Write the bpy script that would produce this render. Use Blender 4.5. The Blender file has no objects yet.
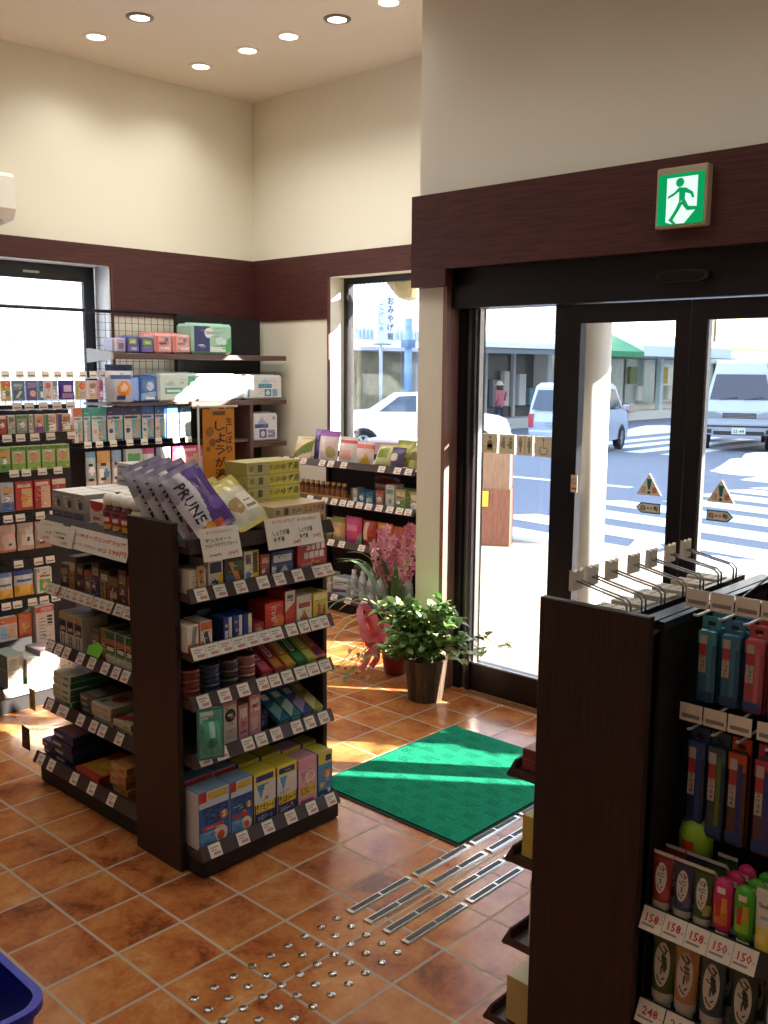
import bpy, math, random
from mathutils import Vector, Matrix
C = bpy.context.scene.collection
PI = math.pi
rng = random.Random(7)

# ------------------------------------------------------------------ materials
_M = {}
def lin(h):
    h = h.lstrip('#')
    v = [int(h[i:i+2], 16)/255 for i in (0, 2, 4)]
    return tuple(c/12.92 if c <= .04045 else ((c+.055)/1.055)**2.4 for c in v)
def setin(n, k, v):
    if k in n.inputs: n.inputs[k].default_value = v
def M(hexc, rough=.45, metal=0., spec=.5, mottle=.06, mscale=40.):
    """paint / paper / plastic of one colour with a faint procedural mottle"""
    key = (hexc, rough, metal, spec, mottle)
    if key in _M: return _M[key]
    m = bpy.data.materials.new('paint_'+hexc.strip('#')); m.use_nodes = True
    nt = m.node_tree; b = nt.nodes['Principled BSDF']
    c = lin(hexc)
    b.inputs['Roughness'].default_value = rough; b.inputs['Metallic'].default_value = metal
    setin(b, 'Specular IOR Level', spec)
    if mottle:
        tc = nt.nodes.new('ShaderNodeTexCoord'); no = nt.nodes.new('ShaderNodeTexNoise'); no.inputs['Scale'].default_value = mscale
        mx = nt.nodes.new('ShaderNodeMix'); mx.data_type = 'RGBA'
        nt.links.new(tc.outputs['Object'], no.inputs['Vector']); nt.links.new(no.outputs['Fac'], mx.inputs['Factor'])
        mx.inputs['A'].default_value = (*[x*(1-mottle) for x in c], 1); mx.inputs['B'].default_value = (*[min(1, x*(1+mottle)) for x in c], 1)
        nt.links.new(mx.outputs['Result'], b.inputs['Base Color'])
    else: b.inputs['Base Color'].default_value = (*c, 1)
    _M[key] = m
    return m
def emit(name, hexc, s):
    m = bpy.data.materials.new(name); m.use_nodes = True; nt = m.node_tree; nt.nodes.clear()
    e = nt.nodes.new('ShaderNodeEmission'); e.inputs['Color'].default_value = (*lin(hexc), 1); e.inputs['Strength'].default_value = s
    o = nt.nodes.new('ShaderNodeOutputMaterial'); nt.links.new(e.outputs[0], o.inputs[0]); return m
def glass_mat(name, tint='#ffffff', refl=1.0, alpha=1.0):
    m = bpy.data.materials.new(name); m.use_nodes = True; nt = m.node_tree; nt.nodes.clear()
    t = nt.nodes.new('ShaderNodeBsdfTransparent'); t.inputs['Color'].default_value = (*lin(tint), 1)
    g = nt.nodes.new('ShaderNodeBsdfGlossy'); g.inputs['Roughness'].default_value = .02
    f = nt.nodes.new('ShaderNodeLayerWeight'); f.inputs['Blend'].default_value = .5
    pw = nt.nodes.new('ShaderNodeMath'); pw.operation = 'POWER'; pw.inputs[1].default_value = 4.5
    mu = nt.nodes.new('ShaderNodeMath'); mu.operation = 'MULTIPLY_ADD'; mu.inputs[1].default_value = .8*refl; mu.inputs[2].default_value = .025*refl; mu.use_clamp = True
    mx = nt.nodes.new('ShaderNodeMixShader'); o = nt.nodes.new('ShaderNodeOutputMaterial')
    nt.links.new(f.outputs['Facing'], pw.inputs[0]); nt.links.new(pw.outputs[0], mu.inputs[0]); nt.links.new(mu.outputs[0], mx.inputs[0]); nt.links.new(t.outputs[0], mx.inputs[1]); nt.links.new(g.outputs[0], mx.inputs[2]); nt.links.new(mx.outputs[0], o.inputs[0])
    return m
def wood(name, c1, c2, rough=.35, stretch=(1.5, 1.5, 60), scale=3.0, spec=.4):
    m = bpy.data.materials.new(name); m.use_nodes = True; nt = m.node_tree; b = nt.nodes['Principled BSDF']
    tc = nt.nodes.new('ShaderNodeTexCoord'); mp = nt.nodes.new('ShaderNodeMapping'); mp.inputs['Scale'].default_value = stretch
    no = nt.nodes.new('ShaderNodeTexNoise'); no.inputs['Scale'].default_value = scale; no.inputs['Detail'].default_value = 6
    cr = nt.nodes.new('ShaderNodeValToRGB'); cr.color_ramp.elements[0].color = (*lin(c1), 1); cr.color_ramp.elements[1].color = (*lin(c2), 1)
    cr.color_ramp.elements[0].position = .32; cr.color_ramp.elements[1].position = .7
    L = nt.links.new
    L(tc.outputs['Object'], mp.inputs[0]); L(mp.outputs[0], no.inputs['Vector']); L(no.outputs['Fac'], cr.inputs[0]); L(cr.outputs[0], b.inputs['Base Color'])
    b.inputs['Roughness'].default_value = rough; setin(b, 'Specular IOR Level', spec)
    return m
def plaster(name, hexc, bump=.08):
    m = bpy.data.materials.new(name); m.use_nodes = True; nt = m.node_tree; b = nt.nodes['Principled BSDF']; L = nt.links.new
    b.inputs['Base Color'].default_value = (*lin(hexc), 1); b.inputs['Roughness'].default_value = .85; setin(b, 'Specular IOR Level', .2)
    tc = nt.nodes.new('ShaderNodeTexCoord'); no = nt.nodes.new('ShaderNodeTexNoise'); no.inputs['Scale'].default_value = 220; no.inputs['Detail'].default_value = 3
    bp = nt.nodes.new('ShaderNodeBump'); bp.inputs['Strength'].default_value = bump; bp.inputs['Distance'].default_value = .002
    L(tc.outputs['Object'], no.inputs['Vector']); L(no.outputs['Fac'], bp.inputs['Height']); L(bp.outputs[0], b.inputs['Normal'])
    return m
def tile_mat():
    m = bpy.data.materials.new('terracotta_tiles'); m.use_nodes = True; nt = m.node_tree; b = nt.nodes['Principled BSDF']; L = nt.links.new; N = nt.nodes.new
    tc = N('ShaderNodeTexCoord'); mp = N('ShaderNodeMapping'); mp.inputs['Scale'].default_value = (1/.21, 1/.21, 1)
    L(tc.outputs['Object'], mp.inputs[0])
    br = N('ShaderNodeTexBrick'); br.offset = 0; br.squash = 1
    for k, v in (('Scale', 1), ('Mortar Size', .0235), ('Mortar Smooth', .25), ('Brick Width', 1), ('Row Height', 1)): br.inputs[k].default_value = v
    L(mp.outputs[0], br.inputs['Vector'])
    fl = N('ShaderNodeVectorMath'); fl.operation = 'FLOOR'; L(mp.outputs[0], fl.inputs[0])
    wn = N('ShaderNodeTexWhiteNoise'); wn.noise_dimensions = '3D'; L(fl.outputs[0], wn.inputs['Vector'])
    off = N('ShaderNodeVectorMath'); off.operation = 'SCALE'; off.inputs['Scale'].default_value = 30; L(wn.outputs['Color'], off.inputs[0])
    ad = N('ShaderNodeVectorMath'); ad.operation = 'ADD'; L(mp.outputs[0], ad.inputs[0]); L(off.outputs[0], ad.inputs[1])
    n1 = N('ShaderNodeTexNoise'); n1.inputs['Scale'].default_value = 1.5; n1.inputs['Detail'].default_value = 5; n1.inputs['Roughness'].default_value = .62; n1.inputs['Distortion'].default_value = .5; L(ad.outputs[0], n1.inputs['Vector'])
    n2 = N('ShaderNodeTexNoise'); n2.inputs['Scale'].default_value = 14; n2.inputs['Detail'].default_value = 5; L(ad.outputs[0], n2.inputs['Vector'])
    mm = N('ShaderNodeMath'); mm.operation = 'MULTIPLY_ADD'; mm.inputs[1].default_value = .28; L(n2.outputs['Fac'], mm.inputs[0]); L(n1.outputs['Fac'], mm.inputs[2])
    sh = N('ShaderNodeMath'); sh.operation = 'MULTIPLY_ADD'; sh.inputs[1].default_value = .16; L(wn.outputs['Value'], sh.inputs[0]); L(mm.outputs[0], sh.inputs[2])
    cr = N('ShaderNodeValToRGB'); e = cr.color_ramp.elements
    e[0].position = .50; e[0].color = (*lin('#7d4526'), 1); e[1].position = .98; e[1].color = (*lin('#d9a06a'), 1)
    for p, c in ((.60, '#aa6034'), (.72, '#bd7641'), (.84, '#c98950')):
        x = e.new(p); x.color = (*lin(c), 1)
    L(sh.outputs[0], cr.inputs[0])
    mx = N('ShaderNodeMix'); mx.data_type = 'RGBA'; mx.inputs['B'].default_value = (*lin('#b8a894'), 1)
    L(br.outputs['Fac'], mx.inputs['Factor']); L(cr.outputs[0], mx.inputs['A']); L(mx.outputs['Result'], b.inputs['Base Color'])
    ro = N('ShaderNodeMapRange'); ro.inputs['To Min'].default_value = .21; ro.inputs['To Max'].default_value = .8; L(br.outputs['Fac'], ro.inputs['Value']); L(ro.outputs[0], b.inputs['Roughness'])
    iv = N('ShaderNodeMath'); iv.operation = 'MULTIPLY_ADD'; iv.inputs[1].default_value = -1; L(br.outputs['Fac'], iv.inputs[0])
    n3 = N('ShaderNodeMath'); n3.operation = 'MULTIPLY'; n3.inputs[1].default_value = .35; L(n1.outputs['Fac'], n3.inputs[0]); L(n3.outputs[0], iv.inputs[2])
    bp = N('ShaderNodeBump'); bp.inputs['Strength'].default_value = .35; bp.inputs['Distance'].default_value = .003; L(iv.outputs[0], bp.inputs['Height']); L(bp.outputs[0], b.inputs['Normal'])
    return m
def noise_mat(name, c1, c2, scale, rough=.9, bump=0, stretch=(1, 1, 1), dist=.01, spec=.3):
    m = bpy.data.materials.new(name); m.use_nodes = True; nt = m.node_tree; b = nt.nodes['Principled BSDF']; L = nt.links.new; N = nt.nodes.new
    tc = N('ShaderNodeTexCoord'); mp = N('ShaderNodeMapping'); mp.inputs['Scale'].default_value = stretch; no = N('ShaderNodeTexNoise'); no.inputs['Scale'].default_value = scale; no.inputs['Detail'].default_value = 6
    cr = N('ShaderNodeValToRGB'); cr.color_ramp.elements[0].color = (*lin(c1), 1); cr.color_ramp.elements[1].color = (*lin(c2), 1); cr.color_ramp.elements[0].position = .35; cr.color_ramp.elements[1].position = .65
    L(tc.outputs['Object'], mp.inputs[0]); L(mp.outputs[0], no.inputs['Vector']); L(no.outputs['Fac'], cr.inputs[0]); L(cr.outputs[0], b.inputs['Base Color']); b.inputs['Roughness'].default_value = rough; setin(b, 'Specular IOR Level', spec)
    if bump:
        bp = N('ShaderNodeBump'); bp.inputs['Strength'].default_value = bump; bp.inputs['Distance'].default_value = dist; L(no.outputs['Fac'], bp.inputs['Height']); L(bp.outputs[0], b.inputs['Normal'])
    return m

# ------------------------------------------------------------------ text outlines
_T = {}
def text_geo(s):
    """outline mesh of a string, fitted to the unit box; returns verts, faces, aspect"""
    if s in _T: return _T[s]
    cu = bpy.data.curves.new('txt', 'FONT'); cu.body = s; cu.resolution_u = 1; cu.size = 1; cu.offset = .018
    o = bpy.data.objects.new('txt', cu); C.objects.link(o)
    dg = bpy.context.evaluated_depsgraph_get(); dg.update()
    me = bpy.data.meshes.new_from_object(o.evaluated_get(dg))
    vs = [(v.co.x, v.co.y) for v in me.vertices]; fs = [tuple(p.vertices) for p in me.polygons]
    bpy.data.objects.remove(o); bpy.data.curves.remove(cu); bpy.data.meshes.remove(me)
    if not vs: _T[s] = ([], [], 1); return _T[s]
    x0 = min(v[0] for v in vs); x1 = max(v[0] for v in vs); y0 = min(v[1] for v in vs); y1 = max(v[1] for v in vs)
    w = max(1e-6, x1-x0); h = max(1e-6, y1-y0)
    _T[s] = ([((x-x0)/w, (y-y0)/h) for x, y in vs], fs, w/h)
    return _T[s]

# ------------------------------------------------------------------ mesh builder
class MB:
    def __init__(self): self.v = []; self.f = []; self.m = []; self.mats = []; self.sm = []
    def mi(self, mat):
        if mat not in self.mats: self.mats.append(mat)
        return self.mats.index(mat)
    def add(self, vs, fs, mat, smooth=False):
        o = len(self.v); k = self.mi(mat); self.v += [tuple(p) for p in vs]
        for f in fs: self.f.append(tuple(i+o for i in f)); self.m.append(k); self.sm.append(smooth)
        return self
    def box(self, x0, y0, z0, x1, y1, z1, mat, bev=0):
        if x0 > x1: x0, x1 = x1, x0
        if y0 > y1: y0, y1 = y1, y0
        if z0 > z1: z0, z1 = z1, z0
        if bev:
            b = min(bev, (x1-x0)*.45, (y1-y0)*.45, (z1-z0)*.45)
            vs = []; idx = {}
            for ix, X in enumerate((x0, x1)):
                for iy, Y in enumerate((y0, y1)):
                    for iz, Z in enumerate((z0, z1)):
                        sx, sy, sz = (1, -1)[ix]*b, (1, -1)[iy]*b, (1, -1)[iz]*b
                        idx[ix, iy, iz] = len(vs); vs += [(X, Y+sy, Z+sz), (X+sx, Y, Z+sz), (X+sx, Y+sy, Z)]
            I = lambda a, b_, c, k: idx[a, b_, c]+k
            fs = [(I(0,0,0,0), I(0,0,1,0), I(0,1,1,0), I(0,1,0,0)), (I(1,0,0,0), I(1,1,0,0), I(1,1,1,0), I(1,0,1,0)),
                  (I(0,0,0,1), I(1,0,0,1), I(1,0,1,1), I(0,0,1,1)), (I(0,1,0,1), I(0,1,1,1), I(1,1,1,1), I(1,1,0,1)),
                  (I(0,0,0,2), I(0,1,0,2), I(1,1,0,2), I(1,0,0,2)), (I(0,0,1,2), I(1,0,1,2), I(1,1,1,2), I(0,1,1,2))]
            for a in (0, 1):
                for c in (0, 1):
                    fs.append((I(a,c,0,0), I(a,c,1,0), I(a,c,1,1), I(a,c,0,1)) if a == c else (I(a,c,0,0), I(a,c,0,1), I(a,c,1,1), I(a,c,1,0)))
                    fs.append((I(a,0,c,0), I(a,0,c,2), I(a,1,c,2), I(a,1,c,0)) if a == c else (I(a,0,c,0), I(a,1,c,0), I(a,1,c,2), I(a,0,c,2)))
                    fs.append((I(0,a,c,1), I(1,a,c,1), I(1,a,c,2), I(0,a,c,2)) if a != c else (I(0,a,c,1), I(0,a,c,2), I(1,a,c,2), I(1,a,c,1)))
            for a in (0, 1):
                for b_ in (0, 1):
                    for c in (0, 1):
                        t = (I(a,b_,c,0), I(a,b_,c,1), I(a,b_,c,2)); fs.append(t if (a+b_+c) % 2 else t[::-1])
            return self.add(vs, fs, mat)
        vs = [(x0,y0,z0),(x1,y0,z0),(x1,y1,z0),(x0,y1,z0),(x0,y0,z1),(x1,y0,z1),(x1,y1,z1),(x0,y1,z1)]
        return self.add(vs, [(0,3,2,1),(4,5,6,7),(0,1,5,4),(1,2,6,5),(2,3,7,6),(3,0,4,7)], mat)
    def prism(self, pts, a0, a1, mat, axis='x', smooth=False):
        """polygon pts in the plane across axis, extruded a0..a1. x: (y,z); y: (x,z); z: (x,y)"""
        f = {'x': lambda p, a: (a, p[0], p[1]), 'y': lambda p, a: (p[0], a, p[1]), 'z': lambda p, a: (p[0], p[1], a)}[axis]
        n = len(pts); vs = [f(p, a0) for p in pts]+[f(p, a1) for p in pts]
        area = sum(pts[i][0]*pts[(i+1) % n][1]-pts[(i+1) % n][0]*pts[i][1] for i in range(n))
        fs = [tuple(range(n))[::-1], tuple(range(n, 2*n))]+[(i, (i+1) % n, (i+1) % n+n, i+n) for i in range(n)]
        flip = (area < 0) ^ (axis == 'y') ^ (a1 < a0)
        if flip: fs = [q[::-1] for q in fs]
        return self.add(vs, fs, mat, smooth)
    def tube(self, pts, r, mat, n=6, caps=True):
        pts = [Vector(p) for p in pts]; rs = r if isinstance(r, (list, tuple)) else [r]*len(pts)
        vs = []; up = None
        for i, p in enumerate(pts):
            d = (pts[min(i+1, len(pts)-1)]-pts[max(i-1, 0)]).normalized()
            if up is None: up = d.orthogonal().normalized()
            up = (up-d*up.dot(d)); up = up.normalized() if up.length > 1e-6 else d.orthogonal().normalized()
            s = d.cross(up)
            vs += [p+(up*math.cos(2*PI*k/n)+s*math.sin(2*PI*k/n))*rs[i] for k in range(n)]
        fs = []
        for i in range(len(pts)-1):
            for k in range(n): fs.append((i*n+k, i*n+(k+1) % n, (i+1)*n+(k+1) % n, (i+1)*n+k))
        if caps: fs += [tuple(range(n))[::-1], tuple(range((len(pts)-1)*n, len(pts)*n))]
        return self.add(vs, fs, mat, n > 4)
    def lathe(self, prof, mat, n=16, c=(0, 0, 0), smooth=True, sx=1, sy=1, cap=True):
        """prof: (r, z) from bottom to top"""
        vs = []
        for r, z in prof: vs += [(c[0]+r*sx*math.cos(2*PI*k/n), c[1]+r*sy*math.sin(2*PI*k/n), c[2]+z) for k in range(n)]
        fs = [(i*n+k, i*n+(k+1) % n, (i+1)*n+(k+1) % n, (i+1)*n+k) for i in range(len(prof)-1) for k in range(n)]
        self.add(vs, fs, mat, smooth)
        if cap:
            o = len(self.v)-len(vs); k = self.mi(mat)
            self.f += [tuple(o+i for i in range(n))[::-1], tuple(o+(len(prof)-1)*n+i for i in range(n))]; self.m += [k, k]; self.sm += [False, False]
        return self
    def text(self, s, P, mat):
        """P(u,v) maps the unit box to a point"""
        vs, fs, _ = text_geo(s)
        if vs: self.add([P(u, v) for u, v in vs], fs, mat)
        return self
    def mesh(self, name):
        me = bpy.data.meshes.new(name); me.from_pydata(self.v, [], self.f)
        for m in self.mats: me.materials.append(m)
        me.polygons.foreach_set('material_index', self.m); me.polygons.foreach_set('use_smooth', self.sm)
        me.update(); return me
    def obj(self, name, parent=None, loc=(0, 0, 0), rot=(0, 0, 0)):
        o = bpy.data.objects.new(name, self.mesh(name)); C.objects.link(o); o.location = loc; o.rotation_euler = rot
        if parent: o.parent = parent
        return o

def tag(o, label=None, cat=None, group=None, kind=None):
    if label: o['label'] = label
    if cat: o['category'] = cat
    if group: o['group'] = group
    if kind: o['kind'] = kind
    return o
def thing(name, label, cat, loc=(0, 0, 0), rz=0, group=None):
    o = bpy.data.objects.new(name, None); C.objects.link(o); o.location = loc; o.rotation_euler = (0, 0, rz); o.empty_display_size = .05
    return tag(o, label, cat, group)
def struct(name, mb): return tag(mb.obj(name), kind='structure')
ORD = 'zeroth first second third fourth fifth sixth seventh eighth ninth tenth eleventh twelfth thirteenth fourteenth fifteenth sixteenth'.split()
def pos(n): return 'leftmost' if n == 1 else ORD[n]+' from left'
class Fr:
    """frame of a fixture: local x along its front, local y going in from the front, z up"""
    def __init__(s, ox, oy, oz, rz): s.o = (ox, oy, oz); s.rz = rz
    def w(s, x, y, z):
        c, n = math.cos(s.rz), math.sin(s.rz)
        return (s.o[0]+c*x-n*y, s.o[1]+n*x+c*y, s.o[2]+z)
# ================================================================== camera, world, light
cam = bpy.data.cameras.new('camera'); cam_o = bpy.data.objects.new('camera', cam); C.objects.link(cam_o)
Fv, Rv, Uv = Vector((-.67619336, .72176697, -.14769893)), Vector((.72903249, .68444278, .0070499)), Vector((-.10617985, .10291022, .98900724))
cam_o.matrix_world = Matrix(((Rv.x, Uv.x, -Fv.x, 3.22394), (Rv.y, Uv.y, -Fv.y, -1.48198), (Rv.z, Uv.z, -Fv.z, 1.57858), (0, 0, 0, 1)))
cam.sensor_fit = 'VERTICAL'; cam.sensor_height = 36; cam.lens = 964.54/1024*36; cam.clip_start = .05; cam.clip_end = 200
sc = bpy.context.scene; sc.camera = cam_o
vs_ = sc.view_settings; vs_.view_transform = 'Standard'; vs_.look = 'None'; vs_.exposure = 0.95; vs_.gamma = 1; vs_.use_curve_mapping = False
sc.cycles.use_denoising = True; sc.cycles.max_bounces = 8; sc.cycles.diffuse_bounces = 4; sc.cycles.glossy_bounces = 3; sc.cycles.transparent_max_bounces = 12
sc.cycles.sample_clamp_indirect = 6; sc.cycles.caustics_reflective = False; sc.cycles.caustics_refractive = False
w = bpy.data.worlds.new('winter_sky'); sc.world = w; w.use_nodes = True
nt = w.node_tree; bg = nt.nodes['Background']
tc = nt.nodes.new('ShaderNodeTexCoord'); sp = nt.nodes.new('ShaderNodeSeparateXYZ'); cr = nt.nodes.new('ShaderNodeValToRGB')
nt.links.new(tc.outputs['Generated'], sp.inputs[0]); nt.links.new(sp.outputs['Z'], cr.inputs[0]); nt.links.new(cr.outputs[0], bg.inputs['Color'])
cr.color_ramp.elements[0].color = (.88, .94, 1, 1); cr.color_ramp.elements[1].color = (.5, .68, 1, 1); cr.color_ramp.elements[1].position = .7
bg.inputs['Strength'].default_value = 1.75
sun = bpy.data.lights.new('sun', 'SUN'); sun.energy = 20; sun.angle = .009; sun.color = (1, .92, .8)
so = bpy.data.objects.new('sun', sun); C.objects.link(so)
so.rotation_euler = Vector((-.8, -.6, -.393)).to_track_quat('-Z', 'Y').to_euler()

# ================================================================== room materials
m_tile = tile_mat(); m_wall = plaster('cream_wallpaper', '#e9e6d6'); m_ceil = plaster('ceiling_paper', '#ebe4d6')
m_band = wood('dark_laminate_band', '#40211e', '#593230', .42, (3, 3, 70), 2.2, .3)
m_bandx = wood('dark_laminate_trim', '#4a2622', '#6b4138', .45, (60, 60, 2), 2.2)
m_jamb = wood('brown_laminate_jamb', '#7d5850', '#96706a', .5, (40, 40, 2), 2)
m_black = M('#17161a', .35, mottle=.15); m_blackframe = M('#1a191f', .3, .2, mottle=.1); m_alu = M('#a9a9ab', .3, .9, mottle=0)
m_glass = glass_mat('clear_glass'); m_white = M('#f2f0ea', .5)
X0, YF, ZC = -2.625, 3.297, 3.5

# floor
mb = MB(); mb.add([(X0-.1, -4, 0), (5, -4, 0), (5, 2.26, 0), (X0-.1, 2.26, 0)], [(0, 1, 2, 3)], m_tile)
mb.add([(X0-.1, 2.26, 0), (.2, 2.26, 0), (-.56, YF+.1, 0), (X0-.1, YF+.1, 0)], [(0, 1, 2, 3)], m_tile); struct('floor', mb)
mb = MB(); mb.box(X0-.2, -4.1, ZC, 5.1, 2.25, ZC+.1, m_ceil); mb.box(X0-.2, 2.25, ZC, .284, YF+.2, ZC+.1, m_ceil); struct('ceiling', mb)
# walls
mb = MB(); x0, x1 = X0-.2, X0
mb.box(x0, 2.07, 0, x1, YF+.17, ZC, m_wall); mb.box(x0, -4, 2.235, x1, 2.07, ZC, m_wall); mb.box(x0, -4, 0, x1, 2.07, .95, m_wall); mb.box(x0, -4, .95, x1, -.6, 2.235, m_wall); struct('wall_left', mb)
mb = MB(); y0, y1 = YF, YF+.17
mb.box(X0, y0, 0, -1.79, y1, ZC, m_wall); mb.box(-1.79, y0, 2.205, -.6, y1, ZC, m_wall); mb.box(-1.79, y0, 0, -.6, y1, .72, m_wall); mb.box(-.64, y0, .72, -.6, y0+.13, 2.205, m_wall); mb.box(-.65, y0, 2.205, -.56, y0+.02, ZC, m_wall); struct('wall_far', mb)
DA, DB = Vector((.2, 2.2)), Vector((-.565, 3.3)); DU = (DB-DA).normalized(); DN = Vector((-DU.y, DU.x))*-1; DL = (DB-DA).length
def dbox(mb, u0, u1, n0, n1, z0, z1, mat):
    P = [DA+DU*u0+DN*n0, DA+DU*u1+DN*n0, DA+DU*u1+DN*n1, DA+DU*u0+DN*n1]; mb.prism([(p.x, p.y) for p in P], z0, z1, mat, 'z')
mb = MB(); dbox(mb, -.02, .165, 0, .05, 0, ZC, m_wall); dbox(mb, .65, DL+.04, 0, .05, 0, ZC, m_wall); dbox(mb, .165, .65, 0, .05, 1.75, ZC, m_wall); dbox(mb, .165, .65, 0, .05, 0, .05, m_wall); struct('wall_corner', mb)
mb = MB(); mb.box(.115, 2.07, 0, .284, 2.2, ZC, m_wall)
mb.box(.284, 2.07, 2.1, 5, 2.26, ZC, m_wall); mb.box(2.68, 2.07, 0, 5, 2.26, 2.1, m_wall); struct('wall_front', mb)
mb = MB(); mb.box(X0, -4.1, 0, 5, -4, ZC, m_wall); struct('wall_back', mb)
mb = MB(); mb.box(5, -4.1, 0, 5.1, 2.26, ZC, m_wall); struct('wall_right', mb)
mb = MB(); mb.box(.35, 2.27, 2.2, 4.6, 3.6, 2.34, m_wall); struct('shade_eave', mb)   # unseen eave, added to cut the high sun through the doors
mb = MB(); mb.prism([(-1.2, 3.69), (-.78, 3.52), (-.75, 3.6), (-1.17, 3.77)], -.012, 1.93, m_wall, 'z'); struct('shade_wall', mb)   # hidden wall, added to block low sun into the far window
mb = MB(); mb.box(3.0, 2.27, -.012, 3.4, 2.75, 2.2, m_wall); struct('shade_pier', mb)   # unseen pier, added to keep sun off the right side pane
# wood bands
mb = MB(); mb.box(X0, 2.07, 1.918, X0+.012, YF, 2.366, m_band); mb.box(X0, -4, 2.235, X0+.012, 2.07, 2.366, m_band); mb.box(X0, 2.07, 1.0, X0+.014, 2.085, 2.245, m_bandx); struct('trim_1', mb)
mb = MB(); mb.box(X0+.012, YF-.012, 1.918, -1.79, YF, 2.366, m_band); mb.box(-1.79, YF-.012, 2.205, -.56, YF, 2.366, m_band)
mb.box(-1.80, YF-.016, .9, -1.785, YF+.002, 2.21, m_bandx); struct('trim_2', mb)
mb = MB(); mb.prism([(.115, 1.954), (.324, 1.954), (.324, 2.032), (5, 2.032), (5, 2.369), (.115, 2.369)], 2.012, 2.07, m_band, 'y'); mb.box(.324, 2.05, 2.032, 5, 2.1, 2.045, m_black); struct('trim_3', mb)
mb = MB(); mb.box(.2845, 2.072, 0, .292, 2.17, 2.0, m_jamb); mb.box(.27, 2.066, 0, .292, 2.072, 1.954, m_jamb); struct('trim_4', mb)
# white reveal boards
mb = MB(); mb.box(X0-.16, 2.055, .95, X0, 2.07, 2.235, m_white); struct('trim_5', mb)
# windows: structure with frame and pane children
def window(name): return tag(bpy.data.objects.new(name, None), kind='structure')
def wpart(root, name, mb):
    if root.name not in C.objects: C.objects.link(root)
    return mb.obj(name, root)
wl = window('window_1'); mb = MB(); fx = X0-.175
mb.box(fx-.03, 1.975, .95, fx, 2.055, 2.235, m_blackframe); mb.box(fx-.03, -.6, 2.135, fx, 1.975, 2.235, m_blackframe); mb.box(fx-.03, -.6, .95, fx, 1.975, 1.02, m_blackframe); mb.box(fx-.03, -.6, 1.02, fx, -.52, 2.135, m_blackframe)
mb.box(fx, 1.55, 2.17, fx+.004, 1.66, 2.185, m_alu)
wpart(wl, 'frame', mb); mb = MB(); mb.box(fx-.02, -.52, 1.02, fx-.012, 1.975, 2.135, m_glass); wpart(wl, 'pane', mb)
wf = window('window_2'); mb = MB(); fy = YF+.14
mb.box(-1.79, fy, .72, -1.742, fy+.05, 2.205, m_blackframe); mb.box(-1.742, fy, 2.16, -.6, fy+.05, 2.205, m_blackframe); mb.box(-1.742, fy, .72, -.6, fy+.05, .77, m_blackframe); mb.box(-.65, fy, .77, -.6, fy+.03, 2.16, m_blackframe)
wpart(wf, 'frame', mb); mb = MB(); mb.box(-1.742, fy+.012, .77, -.65, fy+.02, 2.16, m_glass); wpart(wf, 'pane', mb)
ws = window('window_3'); mb = MB()
dbox(mb, .165, .18, .01, .045, .05, 1.75, m_blackframe); dbox(mb, .635, .65, .01, .045, .05, 1.75, m_blackframe); dbox(mb, .18, .635, .01, .045, .05, .08, m_blackframe); dbox(mb, .18, .635, .01, .045, 1.71, 1.75, m_blackframe)
wpart(ws, 'frame', mb); mb = MB(); dbox(mb, .18, .635, .025, .031, .08, 1.71, m_glass); wpart(ws, 'pane', mb)
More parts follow.
